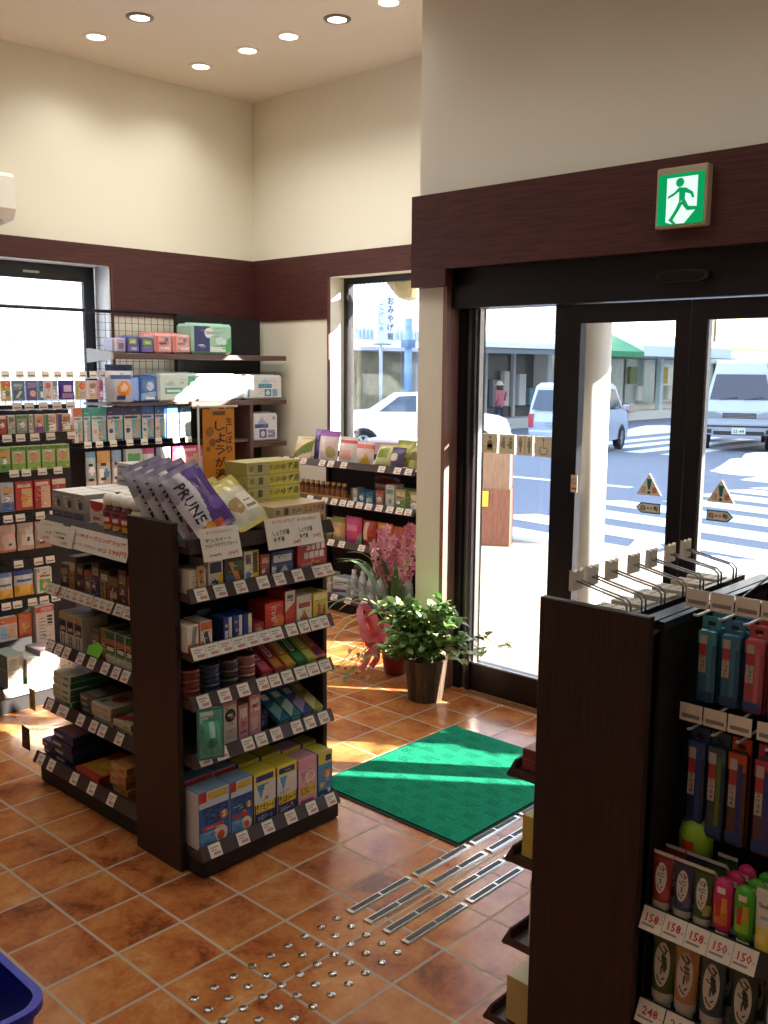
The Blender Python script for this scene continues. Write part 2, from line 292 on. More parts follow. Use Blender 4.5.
# entrance: black frame, fixed side panes, two sliding leaves
XC = 1.478
mb = MB(); mb.box(.292, 2.1, 1.856, 2.67, 2.25, 2.1, m_blackframe); mb.box(.292, 2.16, 0, .33, 2.25, 1.856, m_blackframe); mb.box(.362, 2.17, 0, .384, 2.25, 1.856, m_blackframe); mb.box(2.6, 2.16, 0, 2.68, 2.25, 1.856, m_blackframe)
mb.box(.33, 2.185, 0, .362, 2.25, 1.856, M('#7d8087', .35, .6, mottle=0)); mb.box(.384, 2.125, -.01, 2.6, 2.135, .004, m_alu); mb.box(.384, 2.15, -.01, 2.6, 2.16, .004, m_alu); struct('trim_6', mb)
for nm, xa, xb in (('window_4', .384, .87), ('window_5', 2.086, 2.6)):
    r = window(nm); mb = MB(); left = nm == 'window_4'
    sx0, sx1 = (.815, .905) if left else (2.05, 2.14)
    mb.box(sx0, 2.185, .0, sx1, 2.235, 1.856, m_blackframe)
    gx0, gx1 = (.384, .815) if left else (2.14, 2.6)
    mb.box(gx0, 2.185, .0, gx1, 2.235, .145, m_blackframe); mb.box(gx0, 2.183, .138, gx1, 2.19, .146, m_alu)
    mb.box(gx0, 2.195, .145, gx0+.008, 2.225, 1.856, m_alu)
    wpart(r, 'frame', mb); mb = MB(); mb.box(gx0, 2.206, .145, gx1, 2.214, 1.856, m_glass); wpart(r, 'pane', mb)
    if left:   # row of four pictogram plates on the glass
        tanb = M('#f0e8d2', .5); ink = M('#a2977c', .6)
        for k in range(4):
            a = gx0+.035+k*.1; b = a+.088 if k < 3 else gx1-.002; mb = MB(); mb.box(a, 2.196, 1.185, b, 2.2045, 1.275, tanb); yy = 2.1955
            def disc(cx, cz, rr, sx=1.): mb.add([(cx+sx*rr*math.cos(t*PI/6), yy, cz+rr*math.sin(t*PI/6)) for t in range(12)], [tuple(range(12))], ink)
            def rect(u0, z0, u1, z1): mb.add([(u0, yy, z0), (u1, yy, z0), (u1, yy, z1), (u0, yy, z1)], [(0, 1, 2, 3)], ink)
            c = (a+b)/2
            if k == 0: disc(c, 1.258, .007); disc(c, 1.226, .02, .8); rect(c-.016, 1.197, c+.016, 1.226)
            if k == 1:
                for s in (-1, 1): disc(c+s*.02, 1.256, .007); rect(c+s*.02-.009, 1.21, c+s*.02+.009, 1.247); disc(c+s*.02-.012, 1.226, .007)
            if k == 2:
                for s in (-1, 1): disc(c+s*.024, 1.26, .006); rect(c+s*.024-.009, 1.222, c+s*.024+.009, 1.252); rect(c+s*.024-.005, 1.196, c+s*.024+.005, 1.222)
                rect(c-.0015, 1.193, c+.0015, 1.268)
            if k == 3:
                for t in range(10):
                    t0, t1 = PI*.75+t*PI*.13, PI*.75+(t+1)*PI*.13
                    mb.add([(c+q*math.cos(w_), yy, 1.215+q*math.sin(w_)) for q, w_ in ((.024, t0), (.024, t1), (.019, t1), (.019, t0))], [(0, 1, 2, 3)], ink)
                rect(c-.004, 1.226, c+.0, 1.256); disc(c-.002, 1.262, .006); rect(c-.004, 1.222, c+.018, 1.227)
            tag(wpart(r, 'pictogram_plate', mb), ['tan plate with a seated person sign', 'tan plate with a nursing sign', 'tan plate with a toilet sign', 'tan plate with a wheelchair sign'][k])
for nm, xa, xb, s in (('door_1', .87, XC-.003, 1), ('door_2', XC+.003, 2.086, -1)):
    r = window(nm); mb = MB(); ya, yb = 2.12, 2.165
    wa, wb = (.115, .06) if s > 0 else (.06, .115)
    mb.box(xa, ya, .012, xa+wa, yb, 1.85, m_blackframe); mb.box(xb-wb, ya, .012, xb, yb, 1.85, m_blackframe)
    mb.box(xa+wa, ya, .012, xb-wb, yb, .13, m_blackframe); mb.box(xa+wa, ya, 1.772, xb-wb, yb, 1.85, m_blackframe)
    if s < 0: mb.box(xa+wa, ya+.008, .13, xa+wa+.01, yb-.008, 1.772, m_alu)
    wpart(r, 'frame', mb); mb = MB(); mb.box(xa+wa, 2.14, .13, xb-wb, 2.148, 1.772, m_glass); wpart(r, 'pane', mb)
    # caution triangle and direction arrow
    cx = 1.326 if s > 0 else 1.632; yy = 2.1385
    mb = MB(); mb.prism([(cx-.056, 1.068), (cx+.056, 1.068), (cx, 1.158)], yy-.002, yy+.001, M('#f0ead8', .5), 'y')
    t_ = M('#1f6b72', .5); o_ = M('#d9805a', .5); y2 = yy-.0026
    mb.add([(cx-.011, y2, 1.135), (cx+.011, y2, 1.135), (cx+.005, y2, 1.092), (cx-.005, y2, 1.092)], [(0, 3, 2, 1)], t_); mb.add([(cx+.007*math.cos(k*PI/4), y2, 1.08+.006*math.sin(k*PI/4)) for k in range(8)], [tuple(range(8))], M('#3a3a52', .5))
    for q, ch in ((-1, '注'), (1, '意')):
        c0 = cx+q*.025; mb.text(ch, lambda u, v: (c0-.012+.024*u, y2, 1.078+.026*v), o_)
    wpart(r, 'caution_sticker', mb)
    mb = MB(); z0 = 1.015; d = -s
    P = [(cx-d*.054, z0-.022), (cx+d*.032, z0-.022), (cx+d*.056, z0), (cx+d*.032, z0+.022), (cx-d*.054, z0+.022)]
    mb.prism(P, yy-.002, yy+.001, M('#2f6f86', .5), 'y'); P2 = [(cx+(x-cx)*.91, z0+(z-z0)*.74) for x, z in P]; mb.prism(P2, yy-.0026, yy-.001, M('#ece6d2', .5), 'y')
    kk = M('#2a2a2a', .6)
    for q, ch in ((-1, '自'), (1, '動')):
        c0 = cx+q*.029-d*.006; mb.text(ch, lambda u, v: (c0-.01+.02*u, yy-.003, z0-.011+.022*v), kk)
    mb.text('↔', lambda u, v: (cx-d*.006-.014+.028*u, yy-.003, z0-.005+.01*v), kk)
    wpart(r, 'arrow_sticker', mb)
    if s > 0:
        mb = MB(); mb.box(.964, yy-.02, 1.05, .996, yy-.0185, 1.125, M('#d9c6a4', .5))
        for k in range(16):
            t0, t1 = k*PI/8, (k+1)*PI/8
            mb.add([(.98+q*math.cos(a), yy-.0205, 1.097+q*math.sin(a)) for q, a in ((.013, t0), (.013, t1), (.0105, t1), (.0105, t0))], [(0, 1, 2, 3)], M('#a5523e', .5))
        mb.tube([(.971, yy-.0205, 1.106), (.989, yy-.0205, 1.088)], .0013, M('#a5523e', .5), 4); mb.box(.968, yy-.0205, 1.062, .992, yy-.02, 1.07, M('#a5523e', .5))
        wpart(r, 'no_smoking_sticker', mb)
# motion sensor on the transom
mb = MB(); pr_ = [(1.46+.11*math.copysign(abs(math.cos(t))**.6, math.cos(t)), 1.935+.024*math.copysign(abs(math.sin(t))**.7, math.sin(t))) for t in [k*PI/12 for k in range(24)]]
mb.prism(pr_, 2.055, 2.1, M('#1c1b1f', .25, mottle=0), 'y'); pr2 = [(1.46+(x-1.46)*.8, 1.935+(z-1.935)*.6) for x, z in pr_]
so_ = mb.obj('motion_sensor'); tag(so_, 'black oval door sensor on the dark transom above the sliding doors', 'sensor')
mb = MB(); mb.prism(pr2, 2.05, 2.056, M('#0b0b0d', .1, mottle=0), 'y'); mb.obj('sensor_window', so_)
# exit sign
ex = thing('exit_sign', 'green and white running man emergency exit sign on the brown header', 'exit sign', (1.487, 2.012, 2.105))
mb = MB(); mb.box(-.1, -.045, 0, .1, 0, .218, M('#b9aa90', .4), .004); mb.obj('housing', ex)
gr = emit('exit_green', '#0a9a58', .55); wh = emit('exit_white', '#dff5ea', .6)
mb = MB(); mb.box(-.09, -.049, .01, .09, -.045, .192, gr); yy = -.0495
def q(pts, m, y=yy): mb.add([(x, y, z) for x, z in pts], [tuple(range(len(pts)))], m)
q([(-.055, .02), (-.055, .178), (.066, .178), (.066, .062), (.02, .012), (-.03, .012)], wh)
mb.obj('panel', ex)
mb = MB(); g2 = gr; y3 = -.0502
mb.add([(-.003+.0165*math.cos(k*PI/8), y3, .159+.0165*math.sin(k*PI/8)) for k in range(16)], [tuple(range(16))], g2)
for P in ([(-.006, .142), (.022, .138), (.018, .098), (-.004, .088)], [(-.006, .142), (-.002, .128), (-.028, .112), (-.05, .104), (-.048, .114), (-.026, .124)],
          [(.022, .138), (.05, .12), (.056, .1), (.046, .1), (.04, .114), (.016, .122)], [(.018, .1), (.034, .072), (.07, .068), (.071, .056), (.028, .056), (.002, .088)],
          [(-.004, .09), (.014, .088), (-.004, .058), (-.026, .026), (-.04, .03), (-.018, .062)], [(-.045, .028), (-.024, .01), (-.01, .01), (-.034, .034)]):
    mb.add([(x, y3, z) for x, z in P], [tuple(range(len(P)))], g2)
mb.obj('running_figure', ex)
# air conditioner on the left wall
ac = thing('air_conditioner', 'white wall air conditioner unit high on the left wall', 'air conditioner', (X0, .90, 2.41))
mb = MB(); mb.prism([(0, 0), (.2, .02), (.235, .08), (.23, .26), (.2, .285), (0, .285)], -.42, .42, m_white, 'y'); mb.obj('body', ac)
mb = MB(); mb.box(.12, -.36, -.004, .19, .36, .012, M('#c9c6bd', .5)); mb.obj('louver', ac)
# ceiling downlights and added fill lamps
lens = emit('lamp_lens', '#fff4e2', 9)
spots = [(-1.687, 1.745, 1), (-2.15, 1.745, 0), (-2.155, 2.5, 0), (-1.68, 2.5, 0), (-1.3, 2.5, 0), (-.89, 2.5, 1), (-.5, 2.5, 0)]
where = ['dark rimmed downlight of the row nearer the room, beside a white rimmed one', 'white rimmed downlight of the row nearer the room, by the left wall', 'white rimmed downlight nearest the far left ceiling corner',
         'white rimmed downlight second from the corner along the far row', 'white rimmed downlight third from the corner along the far row', 'dark rimmed downlight of the far row by the window wall', 'white rimmed downlight at the right end of the far row']
def lamp(x, y, e=8.5, col=(1, .965, .88)):
    l = bpy.data.lights.new('downlight_or_fill', 'SPOT'); l.energy = e; l.color = col; l.shadow_soft_size = .06; l.spot_size = 2.5; l.spot_blend = .7
    o = bpy.data.objects.new('downlight_or_fill', l); C.objects.link(o); o.location = (x, y, ZC-.03); return o
for (x, y, dk), lb in zip(spots, where):
    t = thing('downlight', lb, 'ceiling light', (x, y, ZC), 0, 'recessed downlights in the ceiling')
    mb = MB(); n = 24; rm = M('#6d675e' if dk else '#efe9df', .35)
    for i in range(n):
        a, b = 2*PI*i/n, 2*PI*(i+1)/n; pr = [(.052, -.001), (.054, -.009), (.074, -.006), (.078, 0)]
        for (r0, z0), (r1, z1) in zip(pr, pr[1:]):
            mb.add([(r0*math.cos(a), r0*math.sin(a), z0), (r0*math.cos(b), r0*math.sin(b), z0), (r1*math.cos(b), r1*math.sin(b), z1), (r1*math.cos(a), r1*math.sin(a), z1)], [(0, 1, 2, 3)], rm, True)
    mb.obj('trim_ring', t); mb = MB(); mb.add([(.053*math.cos(2*PI*i/n), .053*math.sin(2*PI*i/n), -.003) for i in range(n)], [tuple(range(n))[::-1]], lens); mb.obj('lens', t)
    lamp(x, y)
for x, y in ((-1.2, 1.745), (-.4, 1.745), (-2.15, .6), (-1.2, .6), (0, .4)): lamp(x, y, 10)
for x, y in ((1.6, -2), (3.2, -2.4), (3.8, 0)): lamp(x, y, 6)
for x, y in ((1.2, -.3), (0, -1.8), (-1.6, -1.2)): lamp(x, y, 10)
for x, y in ((.9, .9), (2.2, .9), (3.4, .9)): lamp(x, y, 11)  # fill lamps without fixtures, added to brighten the front wall
# ================================================================== fixtures
m_gond = wood('espresso_laminate', '#2a1d1b', '#3a2a27', .4, (50, 50, 2), 2.5, .3)
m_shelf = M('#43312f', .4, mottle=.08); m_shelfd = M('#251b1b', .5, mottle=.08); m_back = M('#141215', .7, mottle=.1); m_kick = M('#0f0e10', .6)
m_tagw = M('#e9e2d6', .55); m_tagg = M('#8f8a86', .6, mottle=0); m_tagr = M('#c98f88', .6, mottle=0); m_wire = M('#8d8d90', .3, .9, mottle=0); m_rail = M('#2a2a30', .3, .5, mottle=0)
LIPT = -math.atan(.022/.04)
_tags = {}
def tag_mesh(w, h, style=0):
    k = (w, h, style)
    if k in _tags: return _tags[k]
    mb = MB(); mb.box(-w/2, -.0012, 0, w/2, 0, h, m_tagw); y = -.0016
    def r(a, b, c, d, m): mb.add([(a*w, y, b*h), (c*w, y, b*h), (c*w, y, d*h), (a*w, y, d*h)], [(0, 1, 2, 3)], m)
    if style == 0: r(-.36, .68, .3, .76, m_tagg); r(-.36, .5, .1, .57, m_tagg); r(-.2, .14, .38, .38, m_tagr)
    elif style == 1: r(-.34, .2, .34, .34, m_tagg); r(-.34, .55, .1, .62, m_tagr)
    elif style == 2: r(-.4, .2, .4, .42, m_tagg)
    _tags[k] = mb.mesh('price_tag'); return _tags[k]
def put_tag(parent, x, y, z, w=.045, h=.04, rot=(LIPT, 0, 0), style=0, name='price_tag'):
    o = bpy.data.objects.new(name, tag_mesh(w, h, style)); C.objects.link(o); o.parent = parent; o.location = (x, y, z); o.rotation_euler = rot; return o
def shelf(root, x0, x1, yf, yb, zs, tags=(), lip=True, mat=None, style=0, name='shelf'):
    mat = mat or m_shelf; mb = MB(); mb.box(x0, yf+.02, zs-.02, x1, yb, zs, mat)
    if lip: mb.prism([(yf, zs-.018), (yf+.022, zs+.022), (yf+.026, zs+.02), (yf+.02, zs-.02), (yf+.005, zs-.022)], x0, x1, mat, 'x')
    s = mb.obj(name, root)
    for t in tags:
        x, w = t if isinstance(t, tuple) else (t, .045)
        if w > .07 and style == 0:
            n = max(2, round(w/.05)); q = w/n
            for i in range(n): put_tag(s, x-w/2+q*(i+.5), yf-.0002, zs-.0165, q*.97, .041)
        else: put_tag(s, x, yf-.0002, zs-.0165, w, .041, style=style)
    return s
def hook(root, x, yb, yf, z, tw=.05, th=.03, style=2, drop=.0):
    mb = MB(); mb.tube([(x, yb, z), (x, yf+.012, z+.004-drop), (x, yf, z+.012-drop)], .0025, m_wire, 5); h = mb.obj('peg_hook', root)
    mb2 = None; put_tag(h, x, yf-.002, z+.008-drop, tw, th, (-.12, 0, 0), style); return h

# --- island end unit, facing the entrance side (+x)
EC = Fr(.885, .17, 0, PI/2)
g = thing('gondola_end_unit', 'dark brown island end unit with five product shelves and brown side panels', 'display shelf', EC.o, PI/2)
mb = MB(); mb.box(-.013, .06, 0, .007, .31, 1.115, m_gond, .002); mb.obj('side_panel', g)
mb = MB(); mb.box(.6, .06, 0, .62, .31, 1.115, m_gond, .002); mb.obj('side_panel', g)
mb = MB(); mb.box(.007, .29, .06, .6, .31, 1.1, m_back); mb.obj('back_panel', g)
mb = MB(); mb.box(.008, -.028, 0, .6, .29, .07, m_kick, .012); mb.obj('base', g)
TG = lambda us: us
shelf(g, .008, .6, 0, .29, .895, [.05, .12, .2, .29, .36, .44, .53, .575][:8])
shelf(g, .008, .6, 0, .29, .715, [(.19, .36), .41, .465, (.535, .085)])
shelf(g, .008, .6, 0, .29, .558, [.05, .13, .205, .285, .335, .39, (.45, .05), (.505, .05), (.562, .05)])
shelf(g, .008, .6, 0, .29, .372, [.05, .115, .22, .275, .34, .43, .49, .555])
shelf(g, .008, .6, -.03, .29, .078, [.06, .17, .275, .375, .47, .56])
sh = shelf(g, .008, .6, .0, .29, 1.045, [], True, m_gond); sh.name = 'top_shelf'

# --- island long unit, facing the viewer (-y)
LS = Fr(-.16, .167, 0, 0)
g = thing('island_gondola', 'low dark double sided island gondola with four shelves of medicine boxes', 'display shelf', LS.o)
mb = MB(); mb.box(0, .295, .06, .73, .315, 1.0, m_back); mb.obj('back_panel', g)
mb = MB(); mb.box(.02, .02, 0, .73, .59, .07, m_kick, .008); mb.obj('base', g)
for y in (.08, .53):
    mb = MB(); mb.box(0, y+.19 if y < .3 else y-.19, 0, .025, (y+.215) if y < .3 else y-.165, .98, m_kick); mb.obj('post', g)
for zs, yf, tg in ((.745, .08, [(.055, .1), .115+.0, .165, (.26, .14), (.4, .13), (.505, .05), (.57, .07)]), (.52, .07, [.03, .09, .15, .25, .33, .42, .49, .55]), (.295, .05, [.04, (.14, .07), .27, .36, .42, .53]), (.095, 0, [.05, .13, .3, .42, .55])):
    shelf(g, 0, .728, yf, .295, zs, tg, style=0)
    shelf(g, 0, .728, .53+.08-yf, .315, zs, [], False)
sh = shelf(g, 0, .728, .085, .53, 1.005, [], True); sh.name = 'top_shelf'

# --- foreground end unit, facing left (-x)
E2 = Fr(2.045, .765, 0, -PI/2)
g = thing('gondola_end_unit', 'dark foreground end unit with a tall plain side panel and shelf lips on its left', 'display shelf', E2.o, -PI/2)
mb = MB(); mb.box(.588, .086, 0, .608, .335, 1.115, m_gond, .002); mb.obj('side_panel', g)
mb = MB(); mb.box(-.02, .086, 0, 0, .335, 1.06, m_gond, .002); mb.obj('side_panel', g)
mb = MB(); mb.box(0, .3, .06, .588, .32, 1.07, m_back); mb.obj('back_panel', g)
mb = MB(); mb.box(0, .0, 0, .588, .3, .07, m_kick, .01); mb.obj('base', g)
mb = MB(); mb.box(0, .25, 1.075, .588, .262, 1.095, m_rail); mb.box(0, .3, 1.085, .588, .33, 1.103, m_rail); mb.obj('top_rail', g)
for zs, yf in ((.715, 0), (.515, 0), (.315, -.002), (.105, -.05)): shelf(g, 0, .588, yf, .3, zs, [.1, .3, .5])
for yv in (.237, .298, .38, .478, .561, .653, .735):
    x = .765-yv
    mb = MB()
    for dx in (-.008, .008): mb.tube([(x+dx, .128, 1.142), (x+dx+.014, .19, 1.134), (x+dx+.026, .25, 1.127), (x+dx+.03, .262, 1.118), (x+dx+.03, .262, 1.085)], .0022, m_wire, 5)
    h = mb.obj('peg_hook', g)
    mb = MB(); mb.prism([(x-.022, 1.122), (x+.022, 1.122), (x+.022, 1.166), (x+.01, 1.160), (x, 1.166), (x-.01, 1.160), (x-.022, 1.166)], .118, .126, m_tagw, 'y'); mb.obj('price_tag', h)

# --- foreground long unit, facing the viewer
L2 = Fr(2.3815, .165, 0, 0)
g = thing('toothcare_gondola', 'dark foreground gondola hung with toothbrushes above shelves of toothpaste', 'display shelf', L2.o)
mb = MB(); mb.box(0, .3, .06, 1.8, .32, 1.09, m_back); mb.obj('back_panel', g)
mb = MB(); mb.box(-.0005, .03, .07, .004, .3, 1.085, m_kick); mb.obj('inner_panel', g)
mb = MB(); mb.box(0, .02, 0, 1.8, .58, .07, m_kick); mb.obj('base', g)
mb = MB(); mb.box(.0, .295, 1.09, 1.8, .325, 1.105, m_rail); mb.box(0, .55, 1.08, 1.8, .56, 1.1, m_rail); mb.box(.0, .02, 1.088, .014, .56, 1.104, m_rail); mb.obj('top_rail', g)
mb = MB(); mb.box(0, .55, .06, 1.8, .565, 1.08, m_back); mb.obj('rear_panel', g)
for zs, strip in ((.503, [('158', .0), ('158', .0465), ('158', .093), ('150', .1395), ('150', .186)]), (.302, [('248', 0), ('248', .06)])):
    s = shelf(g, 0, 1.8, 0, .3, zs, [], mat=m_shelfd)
    R = Matrix.Rotation(LIPT, 3, 'X'); w = .0465 if len(strip) > 2 else .058
    for txt, x in strip:
        mb = MB(); mb.box(0, -.0012, 0, w-.0008, 0, .045, m_tagw)
        mb.text(txt, lambda u, v: (w*(.2+.58*u), -.0017, .017+.017*v), M('#c23b34', .6, mottle=0)); mb.text('～', lambda u, v: (w*(.82+.12*u), -.0017, .02+.003*v), M('#c23b34', .6, mottle=0))
        mb.add([(w*a, -.0016, b) for a, b in ((.08, .009), (.66, .009), (.66, .013), (.08, .013))], [(0, 1, 2, 3)], m_tagg)
        mb.obj('price_tag', s, (x+.002, -.0004, zs-.021), (LIPT, 0, 0))
    put_tag(s, .3 if len(strip) > 2 else .2, -.0003, zs-.018, .06, .044)
for z, xs in ((1.142, [.018+.049*k for k in range(8)]), (.912, [.018+.049*k for k in range(3)]+[.172+.05*k for k in range(5)])):
    for k, x in enumerate(xs):
        mb = MB(); xx = x+.012; mb.tube([(xx+.012, .3, z-.035), (xx+.012, .1, z-.034), (xx+.012, .085, z-.03)], .003, M('#d9d9d9', .3, .2, mottle=0), 6); h = mb.obj('peg_hook', g)
        put_tag(h, x+.024, .095, z-.018, .046, .036, (0, 0, 0), 2)
for x in (.03, .1):
    mb = MB(); mb.tube([(x, .33, 1.10), (x, .5, 1.128), (x, .556, 1.13)], .0025, m_wire, 5); h = mb.obj('peg_hook', g)
    mb = MB(); mb.box(x-.03, .558, 1.115, x+.03, .566, 1.175, m_tagw); mb.obj('price_tag', h)

# --- low island with pegboard on the left
I2 = Fr(-.89, -.9, 0, PI/2)
g = thing('pegboard_gondola', 'low black pegboard gondola of hanging plasters and patches with a stocked bottom shelf', 'display shelf', I2.o, PI/2)
W2 = 1.93
mb = MB(); mb.box(0, .46, .06, W2, .48, 1.385, m_back); mb.obj('pegboard', g)
mb = MB(); mb.box(0, .48, .06, W2, .5, 1.3, m_kick); mb.obj('rear_panel', g)
mb = MB(); mb.box(.0, .03, 0, W2, .5, .085, m_kick); mb.obj('base', g)
s = shelf(g, 0, W2, 0, .46, .1, [(W2-.55, .14), (W2-.4, .14), (W2-.25, .15), (W2-.1, .16)], style=1)
I2H = []
def i2(y): return y+.9
for z, ys in ((1.365, [.63, .69, .76, .83, .9]), (1.22, [.575, .64, .71, .79, .9]), (1.055, [.6, .66, .74, .82]), (.845, [.56, .62, .72, .79]), (.625, [.6, .7, .76]), (.432, [.53, .585, .66, .72, .78])):
    for y in ys: hook(g, i2(y), .46, .2, z, .045, .034, 2, 0)

# --- wall shelving along the left wall
WS = Fr(-2.2, .3, 0, PI/2)
wy = lambda y: y-.3
g = thing('wall_shelving', 'brown and black wall shelving with a wire mesh back under the left window', 'display shelf', WS.o, PI/2)
mb = MB(); y = .3
for k in range(46): mb.box(.05*k-.0012, y, 1.30, .05*k+.0012, y+.0024, 1.925, m_back)
for k in range(13): mb.box(0, y-.0024, 1.31+.05*k-.0012, 2.2, y, 1.31+.05*k+.0012, m_back)
mb.obj('mesh_panel', g)
mb = MB(); mb.tube([(-.1, .3, 1.932), (2.2, .3, 1.932)], .011, m_rail, 8); mb.obj('mesh_rail', g)
mb = MB(); mb.box(1.505, .29, 1.915, 1.56, .315, 1.95, m_rail); mb.obj('rail_bracket', g)
mb = MB(); mb.box(2.2, .29, 0, 2.24, .33, 1.94, m_kick); mb.obj('post', g)
mb = MB(); mb.box(2.24, .3, .1, 2.95, .32, 1.93, m_back); mb.box(0, .3, .1, 2.2, .32, 1.2, m_back); mb.obj('back_panel', g)
mb = MB(); mb.box(2.605, 0, 0, 2.63, .3, 1.325, M('#5d4640', .45, mottle=.05)); mb.obj('divider', g)
mb = MB(); mb.box(0, .02, 0, 2.95, .32, .1, m_kick); mb.obj('base', g)
m_ws = M('#5a433f', .42, mottle=.06)
def flat(x0, x1, zs, nm='shelf', yf=0.):
    mb = MB(); mb.box(x0, yf, zs-.035, x1, .3, zs, m_ws, .003); return mb.obj(nm, g)
s = flat(1.52, 2.95, 1.66)
mb = MB(); mb.prism([(.0, 1.62), (.0, 1.665), (.27, 1.69), (.3, 1.69), (.3, 1.6)], 1.505, 1.52, M('#a9a49d', .4), 'x'); mb.obj('bracket', s)
flat(2.1, 2.95, 1.345); flat(2.63, 2.95, 1.04); flat(2.63, 2.95, .75); flat(0, 2.6, .12, 'shelf', -.02)
for z, ys, yf in ((1.498, [1.15, 1.24, 1.31, 1.4, 1.48, 1.56, 1.65, 1.72, 1.79], .08), (1.335, [1.86, 1.95, 2.09], .08), (1.06, [1.66, 1.74, 1.84, 1.96, 2.07, 2.18, 2.32, 2.42], .07)):
    for y in ys: hook(g, wy(y), .3, yf, z, .05, .04, 2, 0)

# --- window-side shelving under the far window
WF = Fr(-1.75, 2.78, 0, 0)
g = thing('window_shelving', 'dark four tier shelving under the far window stocked with snacks and drinks', 'display shelf', WF.o)
mb = MB(); mb.box(0, .47, .06, 1.21, .49, 1.0, M('#3a3434', .6)); mb.obj('back_panel', g)
mb = MB(); mb.box(0, .03, 0, 1.21, .49, .085, m_kick); mb.obj('base', g)
for x in (0, 1.185):
    mb = MB(); mb.box(x, .44, 0, x+.025, .4695, .96, m_kick); mb.obj('post', g)
for zs, tg in ((.965, [.06, .17, .24, .42, .5, .62, .95, 1.08, 1.17]), (.722, [.3, .44, .53, .61, .68, .76, .84, .93, 1.02, 1.1, 1.17]), (.452, [.5, .6, .78, .9, 1.0]), (.092, [.42, .53, .66, .8, .95])):
    shelf(g, 0, 1.21, 0, .47, zs, [(x, .055) for x in tg])
# ================================================================== goods
E_ = .0003
def inpoly(P, x, y):
    r = False; n = len(P)
    for i in range(n):
        (x0, y0), (x1, y1) = P[i], P[(i+1) % n]
        if (y0 > y) != (y1 > y) and x < (x1-x0)*(y-y0)/(y1-y0)+x0: r = not r
    return r
def colour_at(dec, main, u, v, asp=1):
    c = main
    for d in dec:
        k = d[0]
        if k == 'r' and d[1] <= u <= d[3] and d[2] <= v <= d[4]: c = d[5]
        elif k == 'c' and ((u-d[1])/d[3])**2+((v-d[2])/(d[3]*asp))**2 <= 1: c = d[4]
        elif k == 'p' and inpoly(d[1], u, v): c = d[2]
    return c
def paint(mb, dec, P, asp, rough=.4):
    """flat printed shapes laid on a face; P(u,v,layer) gives the point; asp = width/height"""
    for i, d in enumerate(dec):
        k = d[0]; q = lambda u, v: P(u, v, i+1)
        if k == 'r': mb.add([q(d[1], d[2]), q(d[3], d[2]), q(d[3], d[4]), q(d[1], d[4])], [(0, 1, 2, 3)], M(d[5], rough, mottle=0))
        elif k == 'c': mb.add([q(d[1]+d[3]*math.cos(t*PI/8), d[2]+d[3]*asp*math.sin(t*PI/8)) for t in range(16)], [tuple(range(16))], M(d[4], rough, mottle=0))
        elif k == 'p': mb.add([q(*p) for p in d[1]], [tuple(range(len(d[1])))], M(d[2], rough, mottle=0))
        elif k == 't': mb.text(d[1], lambda u, v: q(d[2]+(d[4]-d[2])*u, d[3]+(d[5]-d[3])*v), M(d[6], rough, mottle=0))
        elif k == 'v':   # vertical writing
            n = len(d[1]); hh = (d[5]-d[3])/n
            for j, ch in enumerate(d[1]):
                if ch == ' ': continue
                z1 = d[5]-j*hh
                if ch == 'ー': mb.add([q(d[2]+(d[4]-d[2])*a, z1-hh*b) for a, b in ((.42, .9), (.58, .9), (.58, .1), (.42, .1))], [(0, 1, 2, 3)], M(d[6], rough, mottle=0)); continue
                mb.text(ch, lambda u, v: q(d[2]+(d[4]-d[2])*u, z1-hh*.92+hh*.84*v), M(d[6], rough, mottle=0))
        elif k == 's':   # writing turned to read downward
            mb.text(d[1], lambda u, v: q(d[2]+(d[4]-d[2])*v, d[5]-(d[5]-d[3])*u), M(d[6], rough, mottle=0))
def fine(main, w, h):
    """small print: short dark or light strokes and a few colour flecks, as on any carton"""
    r = random.Random(hash_(main)+int(w*1e4)*7+int(h*1e4)); L = []
    n = 3+int(h*60)
    for k in range(n):
        u = r.uniform(.06, .6); v = r.uniform(.05, .93); l = r.uniform(.12, .34); t = r.uniform(.012, .022)*min(1, .1/h)
        L.append(('r', u, v, min(.95, u+l), v+t, r.choice(('#2c2a30', '#3a3a44', '#efece4', '#e6e0d2', '#8c2f2c', '#2c4480'))))
    for k in range(3):
        u = r.uniform(.08, .8); v = r.uniform(.08, .85); L.append(('r', u, v, u+r.uniform(.05, .14), v+r.uniform(.03, .08)*min(1, .12/h), r.choice(('#d8b23c', '#c8483c', '#e8e4da', '#3f7a9c', '#5a9a5c', '#e0a070'))))
    return L
def hash_(s): return sum((i+1)*ord(c) for i, c in enumerate(s))
